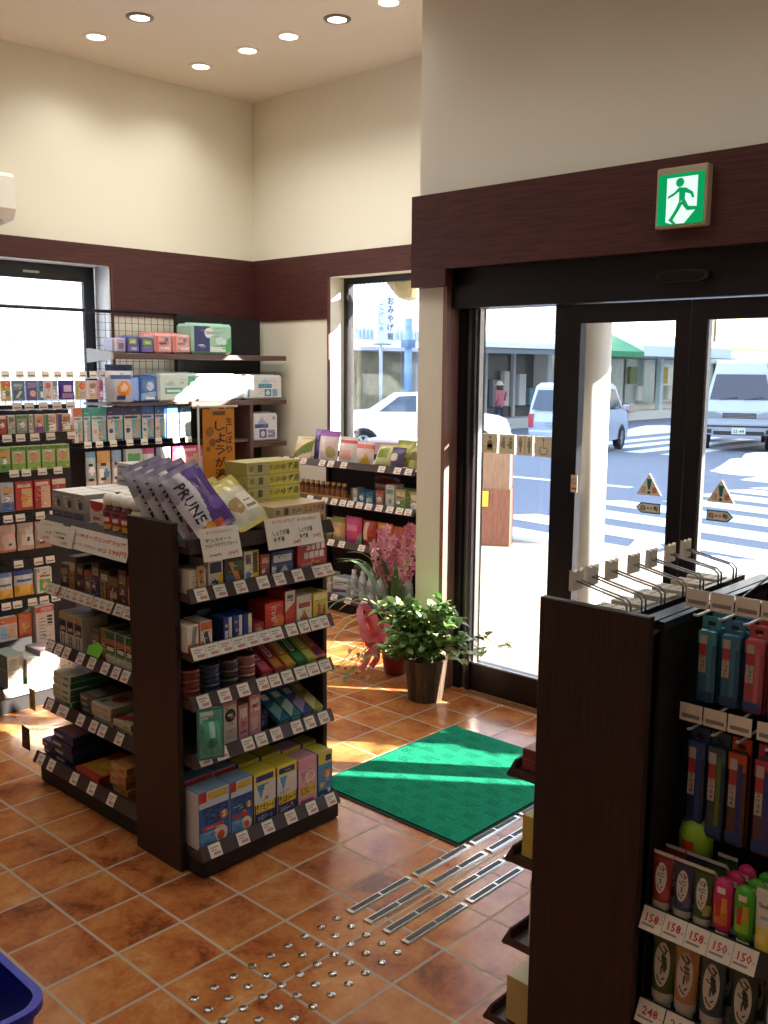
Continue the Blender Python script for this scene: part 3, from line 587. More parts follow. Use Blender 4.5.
def boxm(w, d, h, main, side=None, top=None, dec=(), sdec=(), tdec=(), rough=.4, name='box'):
    mb = MB(); b = .0015; x = w/2
    mb.box(-x, 0, 0, x, d, h, M(main, rough, mottle=.16, mscale=150), min(b, w*.1))
    dec = list(dec)+fine(main, w, h) if dec and h > .04 else dec
    if side: mb.add([(-x-E_*.3, b, b), (-x-E_*.3, d-b, b), (-x-E_*.3, d-b, h-b), (-x-E_*.3, b, h-b)], [(3, 2, 1, 0)], M(side, rough, mottle=0)); mb.add([(x+E_*.3, b, b), (x+E_*.3, d-b, b), (x+E_*.3, d-b, h-b), (x+E_*.3, b, h-b)], [(0, 1, 2, 3)], M(side, rough, mottle=0))
    if top: mb.add([(-x+b, b, h+E_*.3), (x-b, b, h+E_*.3), (x-b, d-b, h+E_*.3), (-x+b, d-b, h+E_*.3)], [(0, 1, 2, 3)], M(top, rough, mottle=0))
    paint(mb, dec, lambda u, v, i: (-x+b+(w-2*b)*u, -E_*.4*i, b+(h-2*b)*v), w/h, rough)
    if sdec: paint(mb, sdec, lambda u, v, i: (-x-E_*.5-E_*.4*i, d-b-(d-2*b)*u, b+(h-2*b)*v), d/h, rough)
    if tdec: paint(mb, tdec, lambda u, v, i: (-x+b+(w-2*b)*u, b+(d-2*b)*v, h+E_*.5+E_*.4*i), w/d, rough)
    return mb.mesh(name)
def pouchm(w, h, t, main, dec=(), crimp=.07, nx=12, nz=14, rough=.28, gusset=True, name='pouch', text=(), back=None):
    mb = MB()
    def bulge(u, v):
        a = 1-abs(2*u-1)**3; top = min(1, max(0, (1-crimp-v)/.35)); bot = 1 if gusset else min(1, max(0, (v-crimp)/.35))
        return t/2*a*(math.sin(top*PI/2))*(math.sin(bot*PI/2) if not gusset else (.55+.45*min(1, v/.3)))
    def P(u, v, s): 
        k = 1-.02*math.sin(v*9+u*3)
        wv = .0015*math.sin(u*17+v*5)*(1 if crimp < v < 1-crimp else .3)
        return (w*(u-.5)*k, t/2+s*(bulge(u, v)+.0006)+wv, h*v)
    for s in (-1, 1):
        vs = [P(i/nx, j/nz, s) for j in range(nz+1) for i in range(nx+1)]; o = len(mb.v); mb.v += vs
        for j in range(nz):
            for i in range(nx):
                q = (j*(nx+1)+i, j*(nx+1)+i+1, (j+1)*(nx+1)+i+1, (j+1)*(nx+1)+i)
                if s > 0: q = q[::-1]
                c = colour_at(dec, main, (i+.5)/nx, (j+.5)/nz, w/h) if s < 0 else (back or main)
                mb.f.append(tuple(o+k for k in q)); mb.m.append(mb.mi(M(c, rough, mottle=.14, mscale=130))); mb.sm.append(True)
    for d in text:
        m = M(d[6], rough, mottle=0)
        def F(a, b):
            p = P(a, b, -1); return (p[0], p[1]-.0012, p[2])
        if d[0] == 't': mb.text(d[1], lambda u, v: F(d[2]+(d[4]-d[2])*u, d[3]+(d[5]-d[3])*v), m)
        elif d[0] == 's': mb.text(d[1], lambda u, v: F(d[2]+(d[4]-d[2])*v, d[5]-(d[5]-d[3])*u), m)
    return mb.mesh(name)
def packm(w, d, h, main, dec=(), sdec=(), rough=.3, name='pack', top=None):
    """soft plastic-wrapped bale with rounded edges"""
    mb = MB(); b = min(w, d, h)*.09; x = w/2
    mb.box(-x, 0, 0, x, d, h, M(main, rough, mottle=.12, mscale=90), b)
    dec = list(dec)+fine(main, w, h) if dec else dec
    if top: mb.add([(-x+b, b, h+E_), (x-b, b, h+E_), (x-b, d-b, h+E_), (-x+b, d-b, h+E_)], [(0, 1, 2, 3)], M(top, rough, mottle=0))
    paint(mb, dec, lambda u, v, i: (-x+b+(w-2*b)*u, -E_*.4*i, b+(h-2*b)*v), w/h, rough)
    if sdec: paint(mb, sdec, lambda u, v, i: (-x-E_*.4*i, d-b-(d-2*b)*u, b+(h-2*b)*v), d/h, rough)
    mb.prism([(-x*.96, h-b*.3), (x*.96, h-b*.3), (x*.9, h+b*.4), (-x*.9, h+b*.4)], d*.49, d*.51, M(main, rough), 'y')
    return mb.mesh(name)
def bottlem(r, h, body, prof=None, n=14, label=None, dec=(), rough=.3):
    mb = MB(); prof = prof or [(r*.92, 0), (r, .01*h), (r, .74*h), (r*.9, .82*h), (r*.45, .9*h), (r*.45, h)]
    mb.lathe(prof, M(body, rough), n)
    if label:
        c, z0, z1 = label; mb.lathe([(r+.0006, z0*h), (r+.0006, z1*h)], M(c, .45), n, cap=False)
    for k, d in enumerate(dec):   # patches wrapped on the front
        u0, v0, u1, v1, c = d; N = 6; rr = r+.001+.0003*k
        mb.add([(rr*math.sin((u0+(u1-u0)*i/N)*1.4), -rr*math.cos((u0+(u1-u0)*i/N)*1.4), h*(v0 if j == 0 else v1)) for j in (0, 1) for i in range(N+1)], [(i, i+1, N+2+i, N+1+i) for i in range(N)], M(c, .45, mottle=0))
    return mb.mesh('bottle')
def lathem(prof, col, n=16, rough=.35, metal=0, name='part'):
    return MB().lathe(prof, M(col, rough, metal), n).mesh(name)
def tubem(w, h, t, main, dec=(), text=()):
    """squeeze tube standing on its cap: round at the bottom, flat crimped tail on top"""
    mb = MB(); n = 24; nz = 16
    def P(a, v):
        k = min(1, max(0, (v-.0)/.88)); rx = w/2*(.86+.14*k); ry = t/2*(1-k)**.8+.0012
        return (rx*math.sin(a), t/2-ry*math.cos(a), h*v)
    for j in range(nz):
        for i in range(n):
            a0, a1 = (i/n-.5)*2*PI, ((i+1)/n-.5)*2*PI; am = (a0+a1)/2
            u = .5+.5*math.sin(am); v = (j+.5)/nz
            c = colour_at(dec, main, u, v, w/h) if abs(am) < PI/2 else main
            mb.add([P(a0, j/nz), P(a1, j/nz), P(a1, (j+1)/nz), P(a0, (j+1)/nz)], [(0, 1, 2, 3)], M(c, .3, mottle=0), True)
    for d in text:
        def F(u, v):
            a = math.asin(max(-1, min(1, (u-.5)*2))); p = P(a, v); return (p[0], p[1]-.0012-.0003*(d[0] == 's'), p[2])
        if d[0] == 's': mb.text(d[1], lambda u, v: F(d[2]+(d[4]-d[2])*v, d[5]-(d[5]-d[3])*u), M(d[6], .4, mottle=0))
        elif d[0] == 'o':
            mb.add([F(d[1]+d[3]*math.cos(k*PI/10), d[2]+d[4]*math.sin(k*PI/10)) for k in range(20)], [tuple(range(20))], M(d[5], .4, mottle=0))
        else: mb.text(d[1], lambda u, v: F(d[2]+(d[4]-d[2])*u, d[3]+(d[5]-d[3])*v), M(d[6], .4, mottle=0))
    return mb.mesh('tube_body')
def gen(seed, a, b, c='#ffffff', txt='#333333'):
    r = random.Random(seed); k = r.randrange(5); L = []
    if k == 0: L = [('r', 0, .7, 1, 1, a), ('c', .62, .36, .26, b), ('r', .08, .12, .4, .5, c)]
    elif k == 1: L = [('r', 0, 0, 1, .32, a), ('r', .1, .62, .9, .84, b), ('c', .5, .42, .2, c)]
    elif k == 2: L = [('p', [(0, 0), (1, 0), (1, .55), (0, .25)], a), ('r', .12, .66, .88, .88, b), ('c', .3, .36, .18, c)]
    elif k == 3: L = [('r', 0, 0, .3, 1, a), ('r', .38, .55, .92, .85, b), ('r', .38, .12, .92, .44, c)]
    else: L = [('r', 0, .82, 1, 1, a), ('r', 0, 0, 1, .14, b), ('c', .5, .46, .3, c)]
    for j in range(3): L.append(('r', .16, .2+.2*j, .16+.25+.3*r.random(), .23+.2*j, txt))
    return L
ALL = []
def put(kind, mesh, fr, x, y, z, label, cat, group=None, turn=0., tilt=0., roll=0.):
    """one thing: a mesh, or a dict of part meshes under an Empty"""
    loc = fr.w(x, y, z+.0012) if fr else (x, y, z); rz = (fr.rz if fr else 0)+turn
    if isinstance(mesh, dict):
        o = bpy.data.objects.new(kind, None); o.empty_display_size = .03; C.objects.link(o)
        for k, me in mesh.items():
            nm, lab = k if isinstance(k, tuple) else (k, None)
            c = bpy.data.objects.new(nm, me); C.objects.link(c); c.parent = o
            if lab: c['label'] = lab
    else: o = bpy.data.objects.new(kind, mesh); C.objects.link(o)
    R = Matrix.Rotation(rz, 4, 'Z') @ Matrix.Rotation(roll, 4, 'Y') @ Matrix.Rotation(tilt, 4, 'X')
    o.location = loc; o.rotation_euler = R.to_euler(); tag(o, label, cat, group); ALL.append(o); return o
def rowput(fr, y, z, phrase, group, items, start=1):
    """items: dict(x0,x1,h,d,k,c,dec...,desc) left to right"""
    for n, it in enumerate(items):
        w_ = it['x1']-it['x0']-.003; x = (it['x0']+it['x1'])/2; k = it.get('k', 'box'); d = it.get('d', .12); h = it['h']; desc = it['desc']
        nm = it.get('name', {'box': 'medicine_box', 'pouch': 'pouch', 'pack': 'wrapped_pack'}[k]); cat = it.get('cat', {'box': 'box', 'pouch': 'pouch', 'pack': 'pack'}[k])
        dec = it.get('dec'); 
        if dec is None: dec = gen(it.get('seed', n*7+len(phrase)), *it['g'])
        if k == 'box': me = boxm(w_, d, h, it['c'], it.get('side'), it.get('top'), dec, it.get('sdec', ()), it.get('tdec', ()))
        elif k == 'pouch': me = pouchm(w_, h, d, it['c'], dec, gusset=it.get('gusset', True), text=it.get('text', ()))
        else: me = packm(w_, d, h, it['c'], dec, it.get('sdec', ()))
        lab = it.get('label') or f"{desc}, {pos(n+start)} on {phrase}"
        put(nm, me, fr, x, y+it.get('dy', 0), z+it.get('dz', 0), lab, cat, group, it.get('turn', 0), it.get('tilt', 0))
D = dict
W_, RED, NAVY, YEL, GRN, PNK, ORG, TEAL, PUR, BLK, CRM = '#efece4', '#c8342e', '#26356e', '#e8c33a', '#4f9a4a', '#e58aa8', '#e07f34', '#3fa39a', '#5a3a8c', '#26242a', '#e2d6bb'

# ---------------- island end unit
ex_ = lambda y: y-.17
r1 = [D(x0=.02, x1=.085, h=.075, d=.1, c='#d9d2c2', dec=[('p', [(0, 0), (1, 0), (1, .9)], '#efe9db')], desc='white slanted card box'),
      D(x0=.09, x1=.15, h=.098, d=.1, c='#d8d3c8', dec=[('r', .1, .55, .9, .9, '#3b3f63'), ('c', .35, .3, .16, '#2c3f8c'), ('c', .6, .22, .16, '#2c3f8c'), ('r', .65, 0, 1, .5, YEL)], desc='white box with navy berries'),
      D(x0=.152, x1=.228, h=.09, d=.1, c='#3a2f2a', dec=[('p', [(.2, .9), (.5, .9), (.9, .2), (.6, .2)], '#d08a3c'), ('r', .05, .05, .5, .4, '#2f5a86'), ('r', .5, .55, .95, .9, '#46623f')], desc='dark box with an orange stripe'),
      D(x0=.23, x1=.293, h=.105, d=.1, c='#e9e5d6', dec=[('r', .55, 0, 1, 1, '#e5b92e'), ('r', .6, .3, .92, .95, '#4a3a20'), ('c', .25, .26, .2, '#4f86b8'), ('r', .08, .6, .45, .9, '#6a6a62')], desc='white and yellow box with blue ball'),
      D(x0=.296, x1=.338, h=.085, d=.1, c='#b9503f', g=('#8c2c2a', '#e6c7a0'), desc='narrow brownish red box'),
      D(x0=.342, x1=.44, h=.088, d=.1, c='#2f4f80', dec=[('r', 0, .5, 1, 1, '#243a66'), ('r', .08, .58, .92, .86, '#dfe3ea'), ('p', [(.2, .05), (.9, .05), (.6, .45)], '#cfd6de'), ('r', 0, 0, .2, .45, '#e3e5e6')], desc='blue and white medicine box'),
      D(x0=.455, x1=.59, h=.1, d=.1, c='#b92f2b', dec=[('r', .22+.18*i, .45-.0*i, .37+.18*i, .68, '#eee3dc') for i in range(4)]+[('r', .3+.17*i, .74, .43+.17*i, .94, '#eee3dc') for i in range(4)]+[('r', .1, .12, .5, .3, '#d9837c')], desc='red box with white character squares')]
rowput(EC, .03, .895, "island end's first shelf", 'goods on the first shelf of the island end', r1)
me = boxm(.028, .003, .07, '#d9a463', dec=[('r', .06, .03, .94, .97, '#e0b078'), ('v', '第2類', .2, .15, .8, .85, '#5a3420')], name='class_tag')
put('class_tag', me, EC, .062, .022, .91, 'small orange tag with dark characters clipped before the white card box', 'tag', None, 0, -.1)
r2 = [D(x0=.008, x1=.053, h=.085, d=.09, c='#e9e2d6', side='#ded6c8', dec=[('r', 0, .0, .35, .3, '#d96a2e'), ('p', [(.5, .95), (.95, .95), (.6, .1), (.3, .1)], '#8a8f96'), ('r', .55, .1, .95, .3, '#d96a2e')], desc='white and orange box'),
      D(x0=.056, x1=.104, h=.088, d=.09, c='#e6dfd3', side='#d96a2e', dec=[('r', 0, .7, 1, 1, '#d8712f'), ('p', [(.2, .65), (.6, .65), (.9, .1), (.5, .1)], '#474b52'), ('r', 0, 0, .3, .3, '#d96a2e')], desc='white box with an orange top'),
      D(x0=.108, x1=.165, h=.1, d=.05, dy=.09, c='#272a3a', g=('#1f2233', '#3a4260', '#39405c', '#55597a'), desc='dark navy box set further back'),
      D(x0=.145, x1=.182, h=.085, d=.08, c='#27468c', dec=[('r', .6, 0, 1, 1, '#dfe4ec'), ('c', .3, .7, .16, '#e8b83a'), ('r', .1, .15, .5, .5, '#d9dde8')], desc='blue and white box'),
      D(x0=.184, x1=.222, h=.085, d=.08, c='#24448c', dec=[('r', .62, 0, 1, 1, '#e3e6ea'), ('c', .32, .45, .18, '#d8622e')], desc='blue and white box with a red spot'),
      D(x0=.224, x1=.262, h=.083, d=.08, c='#2a4a90', dec=[('r', .55, .5, 1, 1, '#e4d9a8'), ('r', .55, 0, 1, .5, '#d6dbe6')], desc='blue box with a cream corner'),
      D(x0=.266, x1=.31, h=.045, d=.09, c='#b8312e', g=('#8e2226', '#e6a09a', '#d86a5c', '#f0d9d0'), desc='low red carton'),
      D(x0=.313, x1=.395, h=.1, d=.09, c='#cf3a26', side='#a82a1e', dec=[('r', 0, .8, 1, 1, '#d94a2e'), ('c', .75, .35, .3, '#e5792f'), ('v', 'カゼ薬', .3, .35, .6, .92, '#f0ddd0'), ('r', .1, .08, .6, .16, '#f0c9b8')], desc='bright red medicine box', name='medicine_box'),
      D(x0=.398, x1=.447, h=.128, d=.09, c='#c8402c', dec=[('p', [(0, .45), (1, .7), (1, 1), (0, 1)], '#d9d5cb'), ('r', .2, .72, .8, .76, '#6b6b68'), ('r', .2, .8, .8, .9, '#6b6b68')], desc='tall red box with a grey slanted top'),
      D(x0=.45, x1=.522, h=.102, d=.09, c='#e6dcc6', dec=[('r', 0, .78, 1, 1, '#d6c8ae'), ('r', .1, .58, .9, .76, '#b04a3c'), ('p', [(.1, .05), (.5, .5), (.9, .05)], '#c8793c'), ('r', 0, 0, 1, .05, '#a03a34')], desc='cream box with brown drawing'),
      D(x0=.525, x1=.597, h=.1, d=.09, c='#dcc24a', dec=[('r', .05, .75, .95, .95, '#efe2a8'), ('p', [(.2, .1), (.4, .7), (.6, .1)], '#b87a2c'), ('p', [(.55, .1), (.75, .6), (.95, .1)], '#9a5c2a')], desc='yellow box with brown figures')]
rowput(EC, .03, .715, "island end's second shelf", 'goods on the second shelf of the island end', r2)
# tins in stacks
def tin(col, lid, r=.034): return {('tin_body'): lathem([(r*.95, 0), (r, .003), (r, .021), (r*.97, .023)], col, 20, .3, .2, 'tin_body'), 'tin_lid': lathem([(r*1.03, .018), (r*1.03, .029), (r*.96, .031), (r*.9, .0305)], lid, 20, .25, .5, 'tin_lid')}
for si, (yv, c, l, nm, cnt) in enumerate(((.217, '#7a3a34', '#8f4f46', 'copper brown', 3), (.292, '#31465f', '#4a6280', 'steel blue', 3), (.366, '#3a3a40', '#6f7076', 'charcoal', 2), (.437, '#9a6a64', '#b58c84', 'dusty pink', 3))):
    ms = tin(c, l)
    for k in range(cnt): put('candy_tin', ms, EC, ex_(yv), .08, .558+.0312*k, f"{nm} round candy tin, {['bottom', 'second', 'third'][k]} of its stack on the third end shelf", 'tin', 'round candy tins on the island end')
    if cnt < 3: put('candy_tin', ms, EC, ex_(yv), .08, .558+.0312*2, f"{nm} round candy tin, third of its stack on the third end shelf", 'tin', 'round candy tins on the island end')
for j, (yv, c, a, nm) in enumerate(((.502, '#b3263a', '#d8707c', 'crimson'), (.555, '#c23a5a', '#e7a23a', 'raspberry pink'), (.606, '#d8862c', '#efd060', 'amber'), (.655, '#1f6a3c', '#58a05a', 'deep green'), (.703, '#a7b02e', '#e2e07a', 'lime'), (.745, '#d2622c', '#6a2a68', 'orange and purple'))):
    me = boxm(.045, .16, .02, c, dec=[('r', .1, .2, .9, .8, a)], tdec=[('r', .1, .05, .9, .3, a), ('r', .3, .35, .7, .92, '#efe6d8'), ('r', .4, .4, .6, .88, c)], name='candy_packet')
    put('candy_packet', me, EC, ex_(yv), .05, .565, f"{nm} flat candy packet leaning back on the third shelf of the island end", 'packet', 'leaning candy packets', 0, .52)
# fourth shelf
brush = {'card': boxm(.085, .004, .165, '#3f7f78', dec=[('r', .06, .04, .94, .96, '#6fb0a4'), ('r', .1, .86, .6, .94, '#d8e6e0'), ('r', .1, .72, .4, .84, '#c2dcd2')], name='card'),
         'bubble': pouchm(.055, .11, .03, '#58b09a', [('c', .5, .35, .3, '#2f8f7c'), ('r', .3, .5, .7, .9, '#a6d8ca')], name='bubble', gusset=False)}
for v in brush['bubble'].vertices: v.co.y -= .02; v.co.z += .02
put('blister_pack', brush, EC, ex_(.215), -.03, .385, 'teal blister pack hung at the near edge of the fourth end shelf', 'blister pack', None, -.35, 0)
bt = {'bottle': bottlem(.024, .105, '#cfc8ba', label=('#d9d4c6', .08, .6), dec=[(-.6, .15, .6, .5, '#8a8276'), (-.5, .25, .3, .3, '#4a4640')]), 'cap': lathem([(.0135, .1), (.0165, .102), (.0165, .14), (.014, .143)], '#8d867c', 14, name='cap')}
put('lotion_bottle', bt, EC, ex_(.302), .08, .372, 'small white bottle with a grey cap on the fourth end shelf', 'bottle')
r4 = [D(x0=ex_(.331), x1=ex_(.388), h=.148, d=.08, c='#dcd6ca', dec=[('r', 0, .86, 1, 1, '#d88f9a'), ('c', .5, .62, .42, '#2e2a2c'), ('r', .3, .6, .7, .66, '#d8cfc6'), ('r', .1, .08, .9, .3, '#c8b9ae')], desc='white box with a black disc'),
      D(x0=ex_(.391), x1=ex_(.435), h=.115, d=.08, c='#d99aa6', dec=[('r', .1, .6, .9, .9, '#f0e0dc'), ('r', .15, .15, .8, .22, '#8c4a58'), ('c', .5, .42, .25, '#c4607a')], desc='short pink box'),
      D(x0=ex_(.437), x1=ex_(.488), h=.15, d=.08, c='#dfa3ab', dec=[('r', 0, .88, 1, 1, '#c86a80'), ('r', .12, .52, .88, .82, '#f2e6e0'), ('r', .2, .62, .8, .7, '#b8455c'), ('r', .12, .1, .7, .4, '#e8c8c6')], desc='tall pink box'),
      D(x0=ex_(.5), x1=ex_(.535), h=.06, d=.1, c='#2a3550', g=('#1f2840', '#3f5f8c', '#4d6a98', '#8fa0b8'), desc='navy carton', dy=.02)]
rowput(EC, .06, .372, "island end's fourth shelf after the white bottle", 'goods on the fourth shelf of the island end', r4)
for j, (yv, c, a, nm) in enumerate(((.575, '#2f6f94', '#7fb6b0', 'blue'), (.628, '#3f8a8c', '#b5d8c4', 'teal'), (.68, '#4a5f9a', '#b49ac8', 'violet blue'), (.732, '#b9b060', '#e6e0a8', 'straw yellow'))):
    me = boxm(.048, .15, .022, c, dec=[('r', .1, .2, .9, .8, a)], tdec=[('p', [(0, 0), (1, .3), (1, .6), (0, .4)], a), ('r', .2, .7, .8, .9, '#e8e8e0')], name='sheet_packet')
    put('sheet_packet', me, EC, ex_(yv), .05, .378, f"{nm} packet lying slanted at the far end of the fourth island end shelf", 'packet', 'slanted blue and yellow packets', 0, .42)
# fifth shelf: boxes of cooling sheets
def cool(kind):
    if kind == 'A': return D(c='#2f66b0', side='#d9dde2', dec=[('r', 0, 0, 1, 1, '#2f66b0'), ('r', 0, .72, 1, 1, '#c9dcec'), ('r', 0, .82, .25, 1, '#c8342e'), ('r', .3, .84, .95, .97, '#d9b94a'), ('t', 'デコデコ', .1, .58, .95, .72, '#1b1b20'), ('t', 'クール', .15, .42, .7, .58, '#1b1b20'), ('c', .83, .5, .13, '#dd8a2e'), ('t', 'S', .78, .45, .88, .56, '#ffffff'), ('r', .08, .32, .8, .39, '#c8483c'), ('c', .68, .17, .26, '#e9e2d8'), ('c', .7, .15, .13, '#d8603c'), ('p', [(0, 0), (.6, 0), (.45, .3), (0, .3)], '#5fa6d8'), ('r', 0, 0, 1, .05, '#c8342e')], top='#8fb4d0')
    if kind == 'B': return D(c='#e3cf3a', side='#2c3f86', dec=[('r', 0, .8, 1, 1, '#e8d84a'), ('r', .08, .84, .9, .95, '#2a3a80'), ('r', 0, .42, 1, .8, '#dfe4ea'), ('p', [(.1, .78), (.5, .78), (.3, .48)], '#58a8c8'), ('c', .72, .6, .22, '#e9dcd4'), ('r', 0, 0, 1, .42, '#26346e'), ('r', .06, .24, .94, .42, '#ecd63c'), ('t', '熱さまシート', .08, .25, .92, .41, '#241c14'), ('t', '冷却シート', .12, .08, .85, .18, '#b9c8e0')], top='#e4d04a')
    if kind == 'C': return D(c='#e8b4c0', side='#dca0b0', dec=[('r', 0, .78, 1, 1, '#e3a5b5'), ('c', .62, .6, .28, '#f2e4de'), ('c', .66, .62, .16, '#e8c4ae'), ('p', [(.1, .74), (.4, .74), (.25, .5)], '#c890c0'), ('r', .06, .24, .94, .42, '#ecd63c'), ('t', '熱さまシート', .08, .25, .92, .41, '#241c14'), ('r', .1, .06, .8, .14, '#c05a80')], top='#dda6b4')
    return D(c='#5a9ad0', side='#3a68b0', dec=[('r', 0, .75, 1, 1, '#e8d84a'), ('c', .6, .52, .3, '#d9723a'), ('c', .6, .5, .2, '#e8c8a0'), ('c', .25, .3, .15, '#e3c84a'), ('r', 0, 0, 1, .18, '#38508e'), ('c', .75, .14, .12, '#dfe4ea'), ('r', .5, .8, .9, .93, '#2a3a80')], top='#e2d258')
r5 = []
for (a, b), k, ds, h in (((.188, .308), 'A', 'blue and red cooling sheet box', .19), ((.311, .404), 'A', 'second blue and red cooling sheet box', .187), ((.407, .503), 'B', 'yellow and navy fever sheet box', .183), ((.506, .597), 'B', 'second yellow and navy fever sheet box', .18), ((.601, .69), 'C', 'pink fever sheet box', .172), ((.693, .765), 'D', 'blue and yellow children fever sheet box', .17)):
    d = cool(k); d.update(x0=ex_(a), x1=ex_(b), h=h, d=.075, desc=ds, name='cooling_sheet_box'); r5.append(d)
rowput(EC, .005, .078, "island end's lowest shelf", 'cooling sheet boxes on the island end', r5)
for k, it in enumerate(r5):   # second rank behind, seen above the first
    w_ = it['x1']-it['x0']-.004; me = boxm(w_, .07, it['h']+.012, it['side'], None, it['top'], [('r', 0, .9, 1, 1, '#d9c23a' if k > 1 else '#c8342e')], name='cooling_sheet_box')
    put('cooling_sheet_box', me, EC, (it['x0']+it['x1'])/2, .088, .078, f"carton in the second rank behind the {it['desc']}", 'box', 'cooling sheet boxes on the island end')

# ---------------- top of the island end: prune bags, yellow bags, tea boxes, banner, cards
def prune(k): return pouchm(.14, .235, .03, '#5a3f88', [('p', [(0, 0), (.45, 0), (.6, .6), (.5, 1), (0, 1)], '#cfcbd2'), ('p', [(.0, .55), (.4, .6), (.3, 1), (0, 1)], '#9b96a6'), ('r', .2, .02, .75, .14, '#c4663a'), ('c', .4, .1, .12, '#e0a040'), ('c', .75, .85, .14, '#6f4fa8'), ('c', .8, .35, .16, '#7a5ab0'), ('r', .0, .93, 1, 1, '#8d88a0')], nx=44, nz=56, gusset=False, text=[('s', 'PRUNE', .14, .2, .42, .78, '#17151c')])
mp = prune(0)
for k, (x, y, z, tu, ti, ro) in enumerate(((.07, .205, 1.083, -.2, -.5, -.3), (.085, .146, 1.083, -.15, -.52, -.33), (.098, .087, 1.083, -.13, -.5, -.36), (.118, .028, 1.083, -.08, -.52, -.39))):
    put('prune_bag', mp, EC, x+.02, y, z, ['grey and purple prune bag leaning at the back left of its heap', 'purple prune bag second from the back in the heap on the island', 'purple prune bag third in the heap with its lettering half covered', 'foremost purple prune bag with large dark lettering on the island end'][k], 'bag', 'dried prune bags heaped on the island end', tu, ti, ro)
my = pouchm(.13, .19, .045, '#d6cf7a', [('r', .1, .42, .55, .75, '#efe8c8'), ('c', .65, .3, .2, '#b9a04a'), ('p', [(0, 0), (1, 0), (1, .18), (0, .26)], '#c2b25a'), ('r', .2, .8, .8, .9, '#b5a84a'), ('c', .3, .3, .12, '#8a7a34')], nx=36, nz=40, gusset=False)
mw = pouchm(.14, .2, .045, '#d8d4bc', [('r', .0, .75, 1, 1, '#cfc46a'), ('c', .35, .42, .2, '#a98a4c'), ('r', .5, .25, .9, .6, '#f0ecdc'), ('r', .55, .3, .85, .36, '#8a8260'), ('r', .55, .42, .8, .46, '#8a8260'), ('r', 0, 0, 1, .08, '#c9bb66')], nx=36, nz=40, gusset=False)
for k, (x, y, z, tu, ti, ro, me) in enumerate(((.24, .195, 1.088, .1, -.82, -.27, my), (.265, .12, 1.088, .1, -.82, -.27, my), (.283, .042, 1.09, .1, -.82, -.28, mw))):
    put('snack_bag', me, EC, x+.02, y, z, ['yellow snack bag at the back beside the orange banner', 'middle yellow snack bag leaning behind the clear fronted one', 'pale yellow clear fronted snack bag lying foremost beside the prune bags'][k], 'bag', 'yellow snack bags on the island end', tu, ti, ro)
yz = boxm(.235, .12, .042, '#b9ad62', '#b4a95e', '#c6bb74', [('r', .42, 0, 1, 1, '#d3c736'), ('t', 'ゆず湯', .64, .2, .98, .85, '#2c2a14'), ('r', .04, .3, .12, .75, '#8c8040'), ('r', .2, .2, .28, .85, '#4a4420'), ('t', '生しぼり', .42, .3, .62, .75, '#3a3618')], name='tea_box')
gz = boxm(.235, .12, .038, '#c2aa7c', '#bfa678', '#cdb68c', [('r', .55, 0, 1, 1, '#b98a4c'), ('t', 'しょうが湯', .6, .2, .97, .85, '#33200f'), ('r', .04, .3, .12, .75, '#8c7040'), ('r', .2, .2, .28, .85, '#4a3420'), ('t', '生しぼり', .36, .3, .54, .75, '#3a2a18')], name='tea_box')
for k in range(5):
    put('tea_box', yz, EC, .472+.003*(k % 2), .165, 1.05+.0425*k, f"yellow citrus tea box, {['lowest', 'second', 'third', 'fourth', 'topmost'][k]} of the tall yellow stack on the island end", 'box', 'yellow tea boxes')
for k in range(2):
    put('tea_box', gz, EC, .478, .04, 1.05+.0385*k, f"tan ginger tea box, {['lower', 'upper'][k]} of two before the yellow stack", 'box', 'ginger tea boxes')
def banner_mat():
    m = bpy.data.materials.new('banner_cloth'); m.use_nodes = True; nt = m.node_tree; b = nt.nodes['Principled BSDF']; b.inputs['Base Color'].default_value = (*lin('#e8ac50'), 1); b.inputs['Roughness'].default_value = .8
    t = nt.nodes.new('ShaderNodeBsdfTranslucent'); t.inputs['Color'].default_value = (*lin('#e8ac50'), 1); x = nt.nodes.new('ShaderNodeMixShader'); x.inputs[0].default_value = .45
    nt.links.new(b.outputs[0], x.inputs[1]); nt.links.new(t.outputs[0], x.inputs[2]); nt.links.new(x.outputs[0], nt.nodes['Material Output'].inputs[0]); return m
bn = thing('shop_banner', 'orange vertical banner with large Japanese writing on a white stand', 'banner', EC.w(.37, .335, 1.012), PI/2)
mb = MB(); mb.box(-.066, -.004, .155, .066, -.001, .425, banner_mat()); paint(mb, [('v', '生しぼり', .72, .42, .93, .9, '#2a1a0c'), ('v', 'しょうが湯', .36, .1, .7, .86, '#2a1a0c'), ('r', .3, .92, .7, .97, '#6b4a1c'), ('c', .2, .72, .12, '#9a6a22'), ('c', .28, .58, .1, '#8a5a1c'), ('c', .14, .5, .06, '#8a5a1c'), ('c', .6, .08, .16, '#e8d2ae'), ('c', .5, .03, .1, '#efe0c8')], lambda u, v, i: (-.066+.132*u, -.0045-.0003*i, .155+.27*v), .49); mb.obj('cloth', bn)
mb = MB(); mb.tube([(-.08, .003, 0), (-.08, .003, .44)], .004, m_tagw, 6); mb.tube([(-.1, .003, .432), (.085, .003, .432)], .004, m_tagw, 6); mb.box(-.1, -.02, 0, -.06, .03, .006, m_tagw); mb.tube([(-.03, 0, .425), (-.035, .003, .435)], .002, m_tagw, 5); mb.tube([(.03, 0, .425), (.035, .003, .435)], .002, m_tagw, 5); mb.obj('stand', bn)
